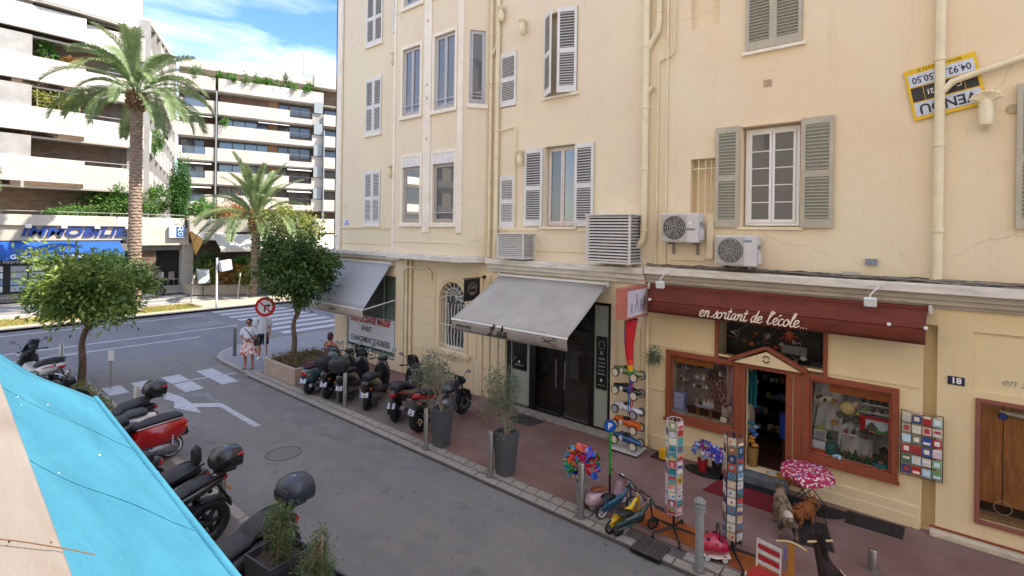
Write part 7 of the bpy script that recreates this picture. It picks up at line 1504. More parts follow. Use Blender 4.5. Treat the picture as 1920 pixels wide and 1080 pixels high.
for lab, c, z, bxy in cars:
    t = thing('pedal_car', lab, 'pedal car', (-4.88,9.88,z), (0,.06,-.12), 'pedal cars on the white rack'); m = paint_('car_'+c.strip('#'), c)
    q = MB(); 
    if bxy: q.shell([(-.3,.07,.1,.2,4),(-.28,.08,.08,.22,4),(.25,.08,.07,.22,5),(.3,.07,.08,.2,5)],16)
    else: q.shell([(-.36,.02,.13,.17,2),(-.28,.07,.08,.2,2.2),(-.1,.1,.06,.24,2.3),(.1,.1,.06,.22,2.3),(.28,.07,.08,.19,2.2),(.36,.02,.12,.16,2)],16)
    q.build('body', m, t)
    q = MB(); q.lathe([(.001,.02),(.06,.02),(.075,.03),(.08,.0)], (-.02,0,.215), n=16); q.build('cockpit', cm('#1a1614',.7), t)
    for x_ in (-.22,.24):
        for s in (-1,1): wheel_small(t, (x_,s*.15,.09), .095, .03, BPL, cm('#d8cdb8',.6) if c != '#c9c8cc' else cm('#9a9a9e',.5), sp=0)
    q = MB(); q.tube([(-.22,-.15,.09),(-.22,.15,.09)],.01,6); q.tube([(.24,-.15,.09),(.24,.15,.09)],.01,6); q.tube([(.02,0,.2),(-.03,0,.29)],.008,5); q.build('axles', CHROME, t)['kind'] = 'stuff'
    q = MB(); q.lathe([(.001,.0),(.045,0),(.045,.003)], (0,0,0), axis='y', n=14); o = q.build('number_disc', cm('#dcdcd8',.5), t); o.location = (-.1,-.108,.15)
    q = MB(); q.bx(-.02,.02,.0,.14,.0,.03); o = q.build('bracket', RW, t)
# pinwheel makers
def pinwheel(q, c, nrm, r_, cols, rnd):
    z = Vector(nrm).normalized(); x = z.cross(Vector((0,0,1))); x = x.normalized() if x.length > .1 else Vector((1,0,0)); y = z.cross(x); c = Vector(c); a0 = rnd.random()*6
    for k in range(5):
        a = a0+2*PI*k/5; d1 = x*math.cos(a)+y*math.sin(a); d2 = x*math.cos(a+1.1)+y*math.sin(a+1.1); q.mi = cols[k % len(cols)]
        q.add([c, c+d1*r_, c+(d1+d2)*r_*.45+z*r_*.35, c+d2*r_*.5],[(0,1,2),(0,2,3)])
def bouquet(label, base, potc, n, R_, cz, cols, seed, r_=.08, poth=.3):
    rnd = random.Random(seed); t = thing('pinwheel_bunch', label, 'pinwheels', base)
    q = MB(); q.lathe([(.07,0),(.1,poth),(.09,poth),(.06,.02)], n=16); q.build('bucket', cm(potc,.5), t)
    for k in range(n):
        th = rnd.uniform(0,2*PI); ph = math.acos(rnd.uniform(-.25,1)); d = Vector((math.sin(ph)*math.cos(th), math.sin(ph)*math.sin(th), math.cos(ph))); c = Vector((0,0,cz))+d*R_*rnd.uniform(.75,1); c.z -= .0
        q = MB(); a = rnd.randrange(len(cols)); pinwheel(q, c, d, r_*rnd.uniform(.8,1.2), [0,0,0,0,1], rnd); q.build('pinwheel', [cm(cols[a],.5), cm(cols[(a+2) % len(cols)],.5)], t)
        if k % 3 == 0: q = MB(); q.tube([(0,0,poth*.8), c], .004, 4); q.build('stick', cm('#e6e0d2',.5), t)
    return t
bouquet('big round bunch of rainbow coloured pinwheels in a metal bucket behind the bollard', (-4.5,7.42,0), '#8b8d90', 42, .29, .74, BR, 3, .14, .45)
bouquet('bunch of blue, red and silver pinwheels in a red pot by the shop wall', (-3.35,10.1,0), '#a01a20', 44, .2, .42, ['#2a3fb0','#8a1f4a','#c9cad6','#5a2fa0','#3a7ac0'], 5, .07, .25)
bouquet('second bunch of blue pinwheels in a black pot right beside the red pot', (-3.08,10.12,0), '#1c1c20', 34, .17, .38, ['#2a3fb0','#c9cad6','#2f5fc4','#7a2f8a'], 6, .07, .25)
# toy parking sign
t = thing('toy_parking_sign', 'toy parking sign with a white P on blue and a bright green pole', 'sign', (-4.24,7.95,0)); q = MB(); q.tube([(0,0,.02),(0,0,.45)],.02,8); q.build('base_tube', BPL, t); q = MB(); q.tube([(0,0,.45),(0.0,0,1.22)],.022,10); q.build('pole', cm('#1f9a30',.5), t); q = MB(); q.lathe([(.0,.02),(.11,.02),(.2,.0)], n=20); q.build('foot', BPL, t)
q = MB(); q.lathe([(.001,-.015),(.095,-.015),(.1,0),(.1,.01),(.001,.01)], (0,0,0), axis='y', n=26); o = q.build('disc', cm('#1458b8',.4), t); o.location = (0.0,-.02,1.3); o.rotation_euler = (0,0,.5); q = MB(); q.lathe([(.1,-.012),(.108,-.012),(.108,.01),(.1,.01)], (0,0,0), axis='y', n=26); q.build('rim', cm('#0d2f66',.4), o); text('P', .14, cm('#e8ebf0',.5), o, (0,-.018,0), ext=.001, bold=.004)
# toy two wheelers
def toybike(label, rear, front, c, style, wc, wr=.11, cat='toy bike', hz=.5):
    a = math.atan2(front[1]-rear[1], front[0]-rear[0]); L_ = .62; mx_, my_ = (rear[0]+front[0])/2, (rear[1]+front[1])/2
    t = thing('balance_bike', label, cat, (mx_,my_,0), (.08,0,a)); h = L_/2; m = paint_('toy_'+c.strip('#'), c, .4)
    wheel_small(t, (-h,0,wr), wr, .04, BPL, cm(wc,.5), sp=5); wheel_small(t, (h,0,wr), wr, .04, BPL, cm(wc,.5), sp=5)
    q = MB()
    if style == 'scooter':
        q.shell([(-h-.13,.03,.16,.2,2),(-h-.08,.09,.1,.3,2.2),(-h+.06,.12,.09,.34,2.3),(-h+.2,.1,.1,.3,2.3),(-h+.27,.05,.12,.2)],16); q.shell([(-h+.2,.07,.1,.13),(.1,.07,.1,.13),(.2,.06,.11,.16)],12); q.build('body', m, t)
        q = MB(); q.loft([[(x_+.02*math.sin(b_), w_*math.cos(b_), z_) for b_ in [2*PI*k/12 for k in range(12)]] for z_, x_, w_ in ((.12,.17,.09),(.25,.2,.1),(.4,.22,.07))], smooth=True); q.build('leg_shield', m, t)
    else:
        q.tube([(-h,.0,wr),(-.12,0,wr+.04),(.1,0,.3),(h-.1,0,.44)], [.022,.035,.04,.025], 8); q.tube([(-h,0,wr+.02),(-.2,0,.3)], [.02,.04], 8); q.shell([(-h-.05,.02,.17,.19),(-.15,.05,.15,.3),(.08,.04,.2,.34)],12); q.build('frame', m, t)
    q = MB(); q.shell([(-h-.02,.05,.35,.37),(-h+.06,.07,.34,.4),(-h+.2,.06,.33,.38),(-h+.26,.02,.33,.35)],12); q.build('saddle', cm('#8a4a28',.6) if style == 'scooter' else BPL, t)
    q = MB(); q.tube([(h,0,wr),(h-.08,0,hz)], .016, 8); q.build('fork', m, t)
    q = MB(); q.tube([(h-.12,-.2,hz+.03),(h-.07,0,hz+.03),(h-.12,.2,hz+.03)], .012, 8); q.build('handlebar', CHROME if style == 'scooter' else BPL, t)
    for s in (-1,1): q = MB(); q.tube([(h-.11,s*.15,hz+.03),(h-.13,s*.22,hz+.03)], .018, 8); q.build('grip', cm('#7a4a2a',.6) if style == 'scooter' else BPL, t)
    if style == 'scooter': q = MB(); q.lathe([(.001,.03),(.045,.025),(.05,0)], (h-.06,0,hz), axis='x', n=16); q.build('headlight', cm('#dcdde2',.2), t)
    else: q = MB(); q.box((h-.04,0,hz-.06),(.02,.12,.1),(0,-.3,0)); q.build('front_panel', cm('#d6d8dc',.4), t)
    return t
toybike('pale pink retro toy scooter with a brown saddle, left of the toy bikes', (-4.3,7.42), (-4.0,8.0), '#c9a9b4', 'scooter', '#d8cfd0', .09)
toybike('petrol blue balance bike with white spoked wheels between the pink and yellow ones', (-4.07,7.28), (-3.78,7.95), '#175a78', 'bike', '#d3d6da', .12)
toybike('bright yellow balance bike nearest the kerb with black wheels', (-3.76,7.02), (-3.52,7.68), '#e0b412', 'bike', '#26262a', .11)
toybike('dark green tricycle like toy bike behind the yellow one', (-3.62,7.1), (-3.3,7.6), '#1c3a34', 'bike', '#26262a', .1)
# mats
def mat_obj(label, pts, m, th=.012, z=.003, name='door_mat', cat='mat', parts=None):
    cx_ = sum(p[0] for p in pts)/len(pts); cy_ = sum(p[1] for p in pts)/len(pts); t = thing(name, label, cat, (cx_,cy_,0)); q = MB(); q.prism([(x-cx_,y-cy_) for x,y in pts], lambda u,v,w: (u,v,w), z, z+th); q.build('mat', m, t); return t
RUB = mat('rubber_mat','#151516',.7,var=.3,scale=30,bump=.8,bscale=60)
mat_obj('long orange brown mat along the kerb under the toys and card racks', [(-3.95,7.66),(-1.2,7.42),(-1.15,7.78),(-3.6,8.2)], mat('orange_coir','#9c5526',.95,var=.2,scale=8,bump=.4,bscale=120))
mat_obj('dark red carpet in front of the toy shop door', [(-3.1,9.35),(-3.0,9.95),(-1.55,9.98),(-1.5,9.38)], mat('red_carpet','#6b0f18',.95,var=.15,scale=5,bump=.3,bscale=150), z=.003)
mat_obj('black runner between the red carpet and the door step', [(-3.0,9.97),(-3.0,10.16),(-1.6,10.2),(-1.6,9.99)], RUB)
mat_obj('half round black lace mat under the folding table', [(-1.42+.5*math.cos(R(a)), 10.22-.47*math.sin(R(a))) for a in range(0,181,15)], RUB, z=.004)
mat_obj('black rectangular rubber mat by the wall near the wire card rack', [(-.97,9.86),(-.22,9.9),(-.2,10.33),(-.98,10.3)], RUB)
mat_obj('black round edged mat under the pinwheel pots', [(-3.3+.4*math.cos(R(a)), 10.1+.24*math.sin(R(a))) for a in range(0,360,20)], RUB)
mat_obj('small black mat beside the wall right of the pedal car rack', [(-4.4,10.0),(-3.85,10.0),(-3.85,10.35),(-4.4,10.35)], RUB)
mat_obj('dark doormat in front of the hair salon doors', [(-8.05,9.62),(-7.3,9.62),(-7.2,10.1),(-7.95,10.12)], mat('grey_mat','#3d3a3a',.95,var=.1,bump=.3,bscale=150))
# revolving card racks
CC = ['#d8d3cc','#2e7f8c','#c24a55','#e3dccb','#4a9aa8','#d9a48c','#b9c9d6','#8a9a6a','#f0e8e0','#3a4f8a','#d8b24a','#c9c3d8','#e8c9c9','#5aa090','#a8322e']
CC2 = ['#5a7a98','#d8cfc2','#2a4a7a','#c9a072','#7aa0b8','#b84a3a','#e3dcd0','#4a6a5a','#8a6a50','#d0b8a0','#1f3a66','#c8c8c0']
ROWN = ['lowest','second lowest','third lowest','fourth lowest','lower middle','middle','upper middle','fifth from top','fourth from top','third from top','second from top','topmost']
COLN = {'#d8d3cc':'pale grey'}
def cname(h):
    r_, g_, b_ = [int(h[i:i+2],16) for i in (1,3,5)]; mx_, mn = max(r_,g_,b_), min(r_,g_,b_)
    if mx_-mn < 28: return 'white' if mx_ > 200 else 'grey'
    if r_ == mx_: return ('cream' if mn > 180 else 'tan' if g_ > b_+15 and g_ > 100 else 'red')
    return 'blue' if b_ == mx_ else 'green'
def cardrack(label, x, y, z0, z1, r_, cols, seed, short, base=.36):
    rnd = random.Random(seed); t = thing('card_rack', label, 'card rack', (x,y,0)); q = MB(); q.cyl((0,0,.1),(0,0,z1+.03),.018); q.build('post', BPL, t)
    for k in range(5):
        a = 2*PI*k/5+.3; q = MB(); q.tube([(0,0,.13),(base*math.cos(a),base*math.sin(a),.08)], [.022,.014], 6); l_ = q.build('leg', BPL, t); q = MB(); q.lathe([(.001,-.012),(.03,-.012),(.03,.012),(.001,.012)], (base*math.cos(a),base*math.sin(a),.032), axis='x', n=12); q.build('caster', BPL, l_)
    rows = 12; dz = (z1-z0)/rows; W_ = cm('#c9ccd0' if short == 'left' else '#4a4c50',.4,metal=.4)
    for z in (z0, (z0+z1)/2, z1): q = MB(); q.tube([(r_*math.cos(2*PI*k/6+.1),r_*math.sin(2*PI*k/6+.1),z) for k in range(7)], .005, 4); q.build('wire_ring', W_, t)
    for f_ in range(6):
        a = 2*PI*f_/6+.1+PI/6; n_ = Vector((math.cos(a),math.sin(a),0)); s_ = Vector((-math.sin(a),math.cos(a),0)); ap = r_*math.cos(PI/6); q = MB(); w_ = r_*.92
        for s in (-.5,0,.5): q.tube([n_*ap+s_*w_*s+Vector((0,0,z0-.02)), n_*ap+s_*w_*s+Vector((0,0,z1))], .0035, 4)
        for k in range(rows): q.tube([n_*(ap+.018)-s_*w_*.5+Vector((0,0,z0+dz*k+.015)), n_*(ap+.018)+s_*w_*.5+Vector((0,0,z0+dz*k+.015))], .003, 4)
        tag(q.build('wire_pockets', W_, t), kind='stuff')
        vis = n_.dot(Vector((-x,-y,0)).normalized()) > -.25
        if not vis: continue
        side = ('outer right','inner right','wall','left','street','front right')[f_]
        for k in range(rows):
            c = rnd.choice(cols); o = MB(); h_ = dz*.93; o.bx(-w_*.46,w_*.46,-.002,.002,0,h_)
            b_ = o; d_ = thing('postcard', '%s postcard in the %s row of the %s rack, %s face' % (cname(c), ROWN[k], short, side), 'postcard', (x+n_.x*(ap+.01), y+n_.y*(ap+.01), z0+dz*k), (-.1*0,0,a+PI/2), 'postcards on the revolving racks')
            b_.build('card', cm(c,.5), d_)
            c2 = rnd.choice(cols); p = MB(); e = rnd.uniform(.15,.3); sty = rnd.random()
            if sty < .3: p.bx(-w_*e,w_*e,-.0035,-.0022,h_*.25,h_*.8)
            elif sty < .75: zz_ = rnd.uniform(.3,.6); p.add([(-w_*.44,-.0032,h_*.04),(w_*.44,-.0032,h_*.04),(w_*.44,-.0032,h_*zz_),(w_*.1,-.0032,h_*(zz_+rnd.uniform(-.1,.2))),(-w_*.44,-.0032,h_*(zz_+rnd.uniform(-.1,.15)))],[(0,1,2,3,4)])
            else: p.ell((0,-.003,h_*.55),(w_*rnd.uniform(.15,.34),.001,h_*rnd.uniform(.12,.3)),9,5)
            p.build('print', cm(c2,.5), d_)
            if rnd.random() < .5: p = MB(); p.ell((rnd.uniform(-.3,.3)*w_,-.004,h_*.5),(w_*.12,.001,h_*.16),8,5); p.build('motif', cm(rnd.choice(BR),.5), d_)
    return t
cardrack('tall revolving rack full of pale and teal postcards, the left one', -2.98, 7.68, .36, 1.8, .125, CC, 1, 'left')
cardrack('black revolving wire rack of view postcards, the right one near the ringed post', -2.12, 7.72, .3, 1.78, .13, CC2, 2, 'right', .4)
# wire card rack on the wall
wr_ = thing('wall_card_rack', 'black wire rack of greeting cards hanging on the wall right of the window', 'card rack', (-.01, WY-.07, .85))
q = MB(); q.tube([(-.26,0,0),(.26,0,0),(.26,0,1.04),(-.26,0,1.04),(-.26,0,0)], .007, 5); q.tube(catmull([(-.26,0,1.04),(0,0,1.0),(.26,0,1.04)],4), .004, 4)
for k in range(1,12): q.tube([(-.26+.52*k/12,-.0,0),(-.26+.52*k/12,0,1.0)], .002, 4)
for k in range(10): q.tube([(-.26,0,.05+.1*k),(.26,0,.05+.1*k)], .003, 4)
for k in range(6): q.tube([(-.26,-.04,.04+.165*k),(.26,-.04,.04+.165*k)], .003, 4)
q.build('wire_grid', cm('#2a2a2c',.5), wr_); rnd = random.Random(9)
CW = ['#24407a','#a8222a','#9fc6cf','#6f9a6a','#3c6a60','#c5dbe6','#c9c3c0','#7fae74','#b03038','#9c2a2f','#2f5a9a','#d2b9c8','#b3d3e0','#7a7f70','#214a9c','#a8262c','#a9a28a','#cfd8c8','#d8a9a4','#cfcac2','#b8b2ae']
ROW6 = ['bottom','second','third','fourth','fifth','top']; COL4 = ['left edge','left of centre','right of centre','right edge']
k = 0
for r_ in range(6):
    for c_ in range(4):
        c = CW[k % len(CW)]; k += 1
        d_ = thing('greeting_card', '%s greeting card in the %s row of the wall rack, at its %s' % (cname(c), ROW6[r_], COL4[c_]), 'card', (-.01-.19+.127*c_, WY-.095, .89+.165*r_), (-.12,0,0), 'greeting cards on the wall rack')
        q = MB(); q.bx(-.055,.055,-.002,.002,0,.125); q.build('card', cm(c,.5), d_); q = MB(); q.bx(-.033,.033,-.0035,-.0022,.03,.1); q.build('print', cm(rnd.choice(['#e3dfd8','#d8c8b0','#c9d8e6','#a83a3a','#e6d9c9']),.5), d_)
        if (r_+c_) % 2: d_.children[-1].scale = (1.3,1,.55); d_.children[-1].location = (0,0,.04*(r_ % 3))
# folding table with a flowered cloth
ft = thing('folding_table', 'folding garden table on crossed thin black legs beside the shop door', 'table', (-1.52,9.85,0)); q = MB(); q.lathe([(.001,.68),(.36,.68),(.36,.695),(.001,.695)], n=28); q.build('tabletop', BPL, ft)
for s in (-1,1):
    q = MB(); q.tube([(-.3,s*.2,0),(.28,s*.18,.68)], .009, 6); q.build('leg', BPL, ft); q = MB(); q.tube([(.34,s*.22,0),(-.26,s*.16,.68)], .009, 6); q.build('leg', BPL, ft)
q = MB(); q.tube([(-.28,-.2,.03),(-.28,.2,.03)],.007,5); q.tube([(.3,-.21,.05),(.3,.21,.05)],.007,5); q.build('stretcher', BPL, ft)['kind'] = 'stuff'
def vor(name, cols, scale):
    m = bpy.data.materials.new(name); m.use_nodes = True; t = m.node_tree; b = t.nodes['Principled BSDF']; b.inputs['Roughness'].default_value = .6
    tc = N(t,'ShaderNodeTexCoord'); v = N(t,'ShaderNodeTexVoronoi'); v.inputs['Scale'].default_value = scale; rp = N(t,'ShaderNodeValToRGB'); rp.color_ramp.interpolation = 'CONSTANT'; sep = N(t,'ShaderNodeSeparateColor')
    rp.color_ramp.elements[1].position = 1/len(cols)
    for i in range(2, len(cols)): rp.color_ramp.elements.new(i/len(cols))
    for i, c in enumerate(cols): rp.color_ramp.elements[i].color = (*lin(c),1)
    d = N(t,'ShaderNodeMapRange'); d.inputs[1].default_value = .28; d.inputs[2].default_value = .3; mx = N(t,'ShaderNodeMix',data_type='RGBA'); v2 = N(t,'ShaderNodeTexVoronoi'); v2.inputs['Scale'].default_value = scale*2.2; rp2 = N(t,'ShaderNodeValToRGB'); rp2.color_ramp.interpolation = 'CONSTANT'; rp2.color_ramp.elements[1].position = .4; rp2.color_ramp.elements.new(.62)
    for i, (p, c) in enumerate(((0,cols[0]),(.4,'#e8dcd8'),(.62,cols[4]))): rp2.color_ramp.elements[i].color = (*lin(c),1)
    s2 = N(t,'ShaderNodeSeparateColor'); t.links.new(tc.outputs['Object'],v.inputs[0]); t.links.new(tc.outputs['Object'],v2.inputs[0]); t.links.new(v.outputs['Color'],sep.inputs[0]); t.links.new(sep.outputs[0],rp.inputs[0]); t.links.new(v2.outputs['Color'],s2.inputs[0]); t.links.new(s2.outputs[0],rp2.inputs[0])
    dd = N(t,'ShaderNodeMath',operation='MULTIPLY'); dd.inputs[1].default_value = 1; t.links.new(v.outputs['Distance'],d.inputs[0]); t.links.new(d.outputs[0],mx.inputs[0]); t.links.new(rp.outputs[0],mx.inputs[6]); t.links.new(rp2.outputs[0],mx.inputs[7]); t.links.new(mx.outputs[2],b.inputs['Base Color']); return m
q = MB(); n_ = 48; rings = []
for r_, z in ((.001,.704),(.2,.703),(.37,.702),(.385,.69),(.392,.64),(.395,.58)):
    rings.append([((r_+(.02*math.sin(7*a)+.014*math.sin(12*a+1) if z < .69 else 0))*math.cos(a), (r_+(.02*math.sin(7*a) if z < .69 else 0))*math.sin(a), z-(.035*math.sin(4*a+.5)*(.7-z)/.15 if z < .69 else 0)) for a in [2*PI*k/n_ for k in range(n_)]])
q.loft(rings, cap=False, smooth=True); tc_ = q.build('tablecloth', vor('flowered_oilcloth', ['#b8184a','#2a6fb0','#c9283a','#d8862a','#a82a5a','#2a8aa8','#b8182a','#3a5fb0'], 15)); tc_.location = (-1.52,9.85,0); tag(tc_, 'pink, red and blue flowered oilcloth draped over the round folding table', 'tablecloth')
# pink ladybird ride-on
t = thing('ride_on_toy', 'pink ladybird shaped ride on toy with a black hoop handle near the ringed post', 'toy', (-2.32,7.55,0), .5); q = MB(); q.shell([(-.2,.04,.12,.18,2),(-.17,.13,.08,.28,2),(0,.17,.07,.36,2),(.14,.13,.08,.3,2),(.2,.05,.12,.2,2)],18); q.build('body', paint_('toy_pink','#b3123c'), t)
q = MB(); q.shell([(-.21,.14,.07,.1),(0,.18,.06,.1),(.2,.14,.07,.1)],18); q.build('skirt', cm('#d9c9b8',.5), t)
for x_, y_, z_ in ((0,-.14,.26),(-.1,-.08,.3),(.08,-.1,.3),(0,.0,.365),(-.08,.1,.29)): q = MB(); q.ell((x_,y_,z_),(.03,.02,.02),8,5); q.build('spot', BPL, t)
q = MB(); q.tube([(.05,-.1,.3),(.05,-.1,.42),(.05,0,.5),(.05,.1,.42),(.05,.1,.3)], .01, 6); q.build('handle', BPL, t)
for x_ in (-.12,.12):
    for y_ in (-.13,.13): wheel_small(t, (x_,y_,.05), .05, .03, BPL, cm('#c9c9cc',.5))
# red striped doll deckchair
t = thing('toy_deckchair', 'small red and white slatted toy rocking chair at the bottom edge', 'toy chair', (-1.58,7.16,0), R(-12)); RD = paint_('toy_red','#b3121c'); WH = cm('#d6d2ce',.5)
for s in (-1,1):
    q = MB(); q.tube([(s*.15,.12,.0),(s*.15,.16,.62)], .014, 6); q.build('upright', WH, t); q = MB(); q.tube(catmull([(s*.15,-.22,.03),(s*.15,-.05,.0),(s*.15,.18,.0),(s*.15,.3,.04)],4), .014, 6); q.build('rocker', WH, t); q = MB(); q.tube([(s*.15,-.18,.02),(s*.15,-.16,.3)], .013, 6); q.build('front_post', WH, t)
for k, z in enumerate((.6,.53,.46,.39,.32)): q = MB(); q.box((0,.15,z),(.3,.012,.05)); q.build('slat', WH if k % 2 == 0 else RD, t, bevel=.003)
for k in range(5): q = MB(); q.box((0,.1-.065*k,.26),(.3,.055,.012)); q.build('seat_slat', RD, t, bevel=.003)
q = MB(); q.box((0,-.17,.2),(.28,.012,.14)); q.build('front_board', RD, t, bevel=.003)
# plush dogs and horses on wheels, continuous skinned bodies
FUR = mat('grey_brown_fur','#a88c6c',.95,col2='#4b4036',scale=7,var=.3,ramp=(.46,.54),bump=1.0,bscale=120); FURW = mat('cream_fur','#c9bca8',.95,var=.12,bump=1,bscale=120); FURB = mat('brown_curly_fur','#8a5226',.95,var=.2,bump=1,bscale=80); FURD = mat('dark_brown_fur','#2a1512',.8,var=.25,bump=.6,bscale=120)
def quadruped(t, s, furm, legm, headup=.25, neck=.5, body=.62, hh=.5, rad=.12, snout=.1, legs=True):
    h = hh*s; b_ = body*s/2; r_ = rad*s; J = {'hips': ((-b_,0,h),(r_*.95,r_),None),'belly': ((-b_*.2,0,h-.0),(r_*.95,r_*1.02),'hips'),'chest': ((b_*.65,0,h+.01*s),(r_*1.02,r_*1.12),'belly'),
       'neck': ((b_+.06*s,0,h+neck*.35*s),(r_*.68,r_*.7),'chest'),'head': ((b_+.12*s,0,h+neck*.72*s),(r_*.62,r_*.6),'neck'),'muzzle': ((b_+(.12+snout)*s,0,h+neck*.68*s),(r_*.36,r_*.34),'head'),'nose': ((b_+(.15+snout*1.4)*s,0,h+neck*.64*s),(r_*.24,r_*.22),'muzzle'),
       'tail': ((-b_-.1*s,0,h+.06*s),r_*.3,'hips'),'tailend': ((-b_-.2*s,0,h+.0),r_*.14,'tail')}
    for n, sy in (('l',-1),('r',1)):
        J['hh'+n] = ((-b_+.0,sy*r_*.7,h-.05*s),r_*.52,'hips'); J['kn'+n] = ((-b_+.07*s,sy*r_*.8,h*.55),r_*.36,'hh'+n); J['hk'+n] = ((-b_-.05*s,sy*r_*.8,h*.32),r_*.24,'kn'+n); J['hf'+n] = ((-b_-.03*s,sy*r_*.8,.03*s),r_*.24,'hk'+n); J['hp'+n] = ((-b_+.03*s,sy*r_*.8,.02*s),r_*.22,'hf'+n)
        J['sh'+n] = ((b_*.72,sy*r_*.7,h-.05*s),r_*.45,'chest'); J['el'+n] = ((b_*.66,sy*r_*.78,h*.52),r_*.3,'sh'+n); J['wr'+n] = ((b_*.72,sy*r_*.78,h*.26),r_*.24,'el'+n); J['fp'+n] = ((b_*.72,sy*r_*.78,.03*s),r_*.23,'wr'+n); J['ft'+n] = ((b_*.72+.05*s,sy*r_*.78,.02*s),r_*.2,'fp'+n)
    skin_body(t, J, furm); hx, hz_ = b_+.12*s, h+neck*.72*s
    for sy in (-1,1):
        q = MB(); q.tube([(hx-.02*s,sy*r_*.35,hz_+r_*.4),(hx-.03*s,sy*r_*.5,hz_+r_*1.15)], [r_*.26,r_*.05], 6, flat=.5); q.build('ear', furm, t)
        q = MB(); q.ell((hx+.06*s,sy*r_*.34,hz_+r_*.18),r_*.1,8,6); q.build('eye', cm('#0c0a0a',.15), t)
    q = MB(); q.ell((b_+(.17+snout*1.4)*s,0,h+neck*.65*s),r_*.14,8,6); q.build('nose', cm('#0c0a0a',.3), t); return hx, hz_
t = thing('plush_dog', 'life size grey, white and brown plush dog with pricked ears seen from behind', 'plush dog', (-1.68,8.95,0), R(112)); quadruped(t, 1.0, FUR, FUR, neck=.3, hh=.3, body=.56, rad=.125)
q = MB(); q.ell((-.25,0,.37),(.09,.07,.07),12,8); q.ell((.3,0,.38),(.09,.1,.085),12,8); q.build('white_patches', FURW, t)['kind'] = 'stuff'
q = MB(); q.lathe([(.085,-.02),(.1,0),(.085,.02)], (.33,0,.41), axis='x', n=18); q.build('collar', cm('#2a2a22',.7), t)
t = thing('plush_dog', 'small curly ginger brown plush dog beside the black half round mat', 'plush dog', (-1.5,9.4,0), R(60)); quadruped(t, .55, FURB, FURB, neck=.4, hh=.34, body=.55, rad=.2, snout=.06)
q = MB(); rnd = random.Random(3)
for k in range(70):
    a = rnd.uniform(0,2*PI); u = rnd.uniform(-.17,.24); q.ell((u, .1*math.cos(a), .2+.1*math.sin(a)+(.08 if u > .15 else 0)), .028, 6, 4)
q.build('curls', FURB, t)['kind'] = 'stuff'
t = thing('toy_horse', 'dark brown and white toy horse with a wooden handle bar through its head', 'toy horse', (-.77,7.36,0), R(135)); hx, hz_ = quadruped(t, 1.0, FURD, FURD, neck=.52, hh=.38, body=.5, rad=.12, snout=.1)
q = MB(); q.tube([(hx-.03,-.17,hz_-.02),(hx-.03,.17,hz_-.02)], .014, 8); q.build('handle_bar', cm('#c9a878',.5), t); q = MB(); q.shell([(-.16,.1,.42,.48),(-.02,.14,.42,.53),(.12,.1,.44,.5)],14); q.build('saddle', cm('#1c0f0e',.5), t); q = MB(); q.tube([(-.12,-.13,.5),(.02,-.15,.42),(.12,-.11,.5),(-.02,-.05,.535),(-.12,-.13,.5)], .008, 5); q.build('saddle_trim', cm('#d6c9a8',.6), t); q = MB(); q.ell((.3,0,.5),(.07,.08,.1),10,8); q.build('white_patch', FURW, t)
q = MB(); q.tube(catmull([(hx-.06,0,hz_+.09),(hx-.11,0,hz_-.05),(hx-.16,0,hz_-.22)],4), .03, 6); q.build('mane', cm('#170b09',.95), t)
t = thing('wooden_rocker', 'varnished wooden toy rocker with a crossbar handle on a flat upright board', 'toy', (-1.27,7.2,0), R(95)); WD = mat('varnished_wood','#b3742a',.35,col2='#c98a3a',scale=3,var=.15,stretch=(1,1,.2),coat=.3)
q = MB(); q.loft([[(x_,-w_,z_),(x_,w_,z_),(x_+.025,w_,z_),(x_+.025,-w_,z_)] for x_, w_, z_ in ((.02,.05,.1),(.04,.04,.35),(.02,.035,.6),(.0,.04,.78))]); q.build('upright_board', WD, t, bevel=.006); q = MB(); q.tube(catmull([(.0,-.17,.76),(.01,0,.8),(.0,.17,.76)],4), .013, 8); q.build('crossbar', cm('#c9ad84',.5), t)
for s in (-1,1): q = MB(); q.tube(catmull([(-.35,s*.12,.06),(-.1,s*.12,.0),(.15,s*.12,.0),(.32,s*.12,.07)],4), .016, 6); q.build('rocker', WD, t)
q = MB(); q.bx(-.28,.1,-.12,.12,.14,.165); q.build('seat', WD, t, bevel=.008); q = MB(); q.tube([(.03,.06,.7),(.03,.075,.55)],.012,6); q.build('ribbon', cm('#6f5fa8',.6), t)
t = thing('toy_box', 'yellow toy box on the pavement half hidden behind the left card rack', 'box', (-4.15,10.05,.015)); q = MB(); q.box((0,0,.12),(.14,.1,.22)); q.build('box', cm('#d9a21c',.5), t, bevel=.02)
t = thing('open_book', 'thin yellow and white picture book lying on the shop door step', 'book', (-2.12,10.5,.172), .3); q = MB(); q.bx(-.15,.15,-.1,.1,0,.015); q.build('cover', cm('#b5802a',.5), t); q = MB(); q.bx(-.13,0.0,-.08,.08,.016,.02); q.build('page', cm('#c9c6bc',.6), t)

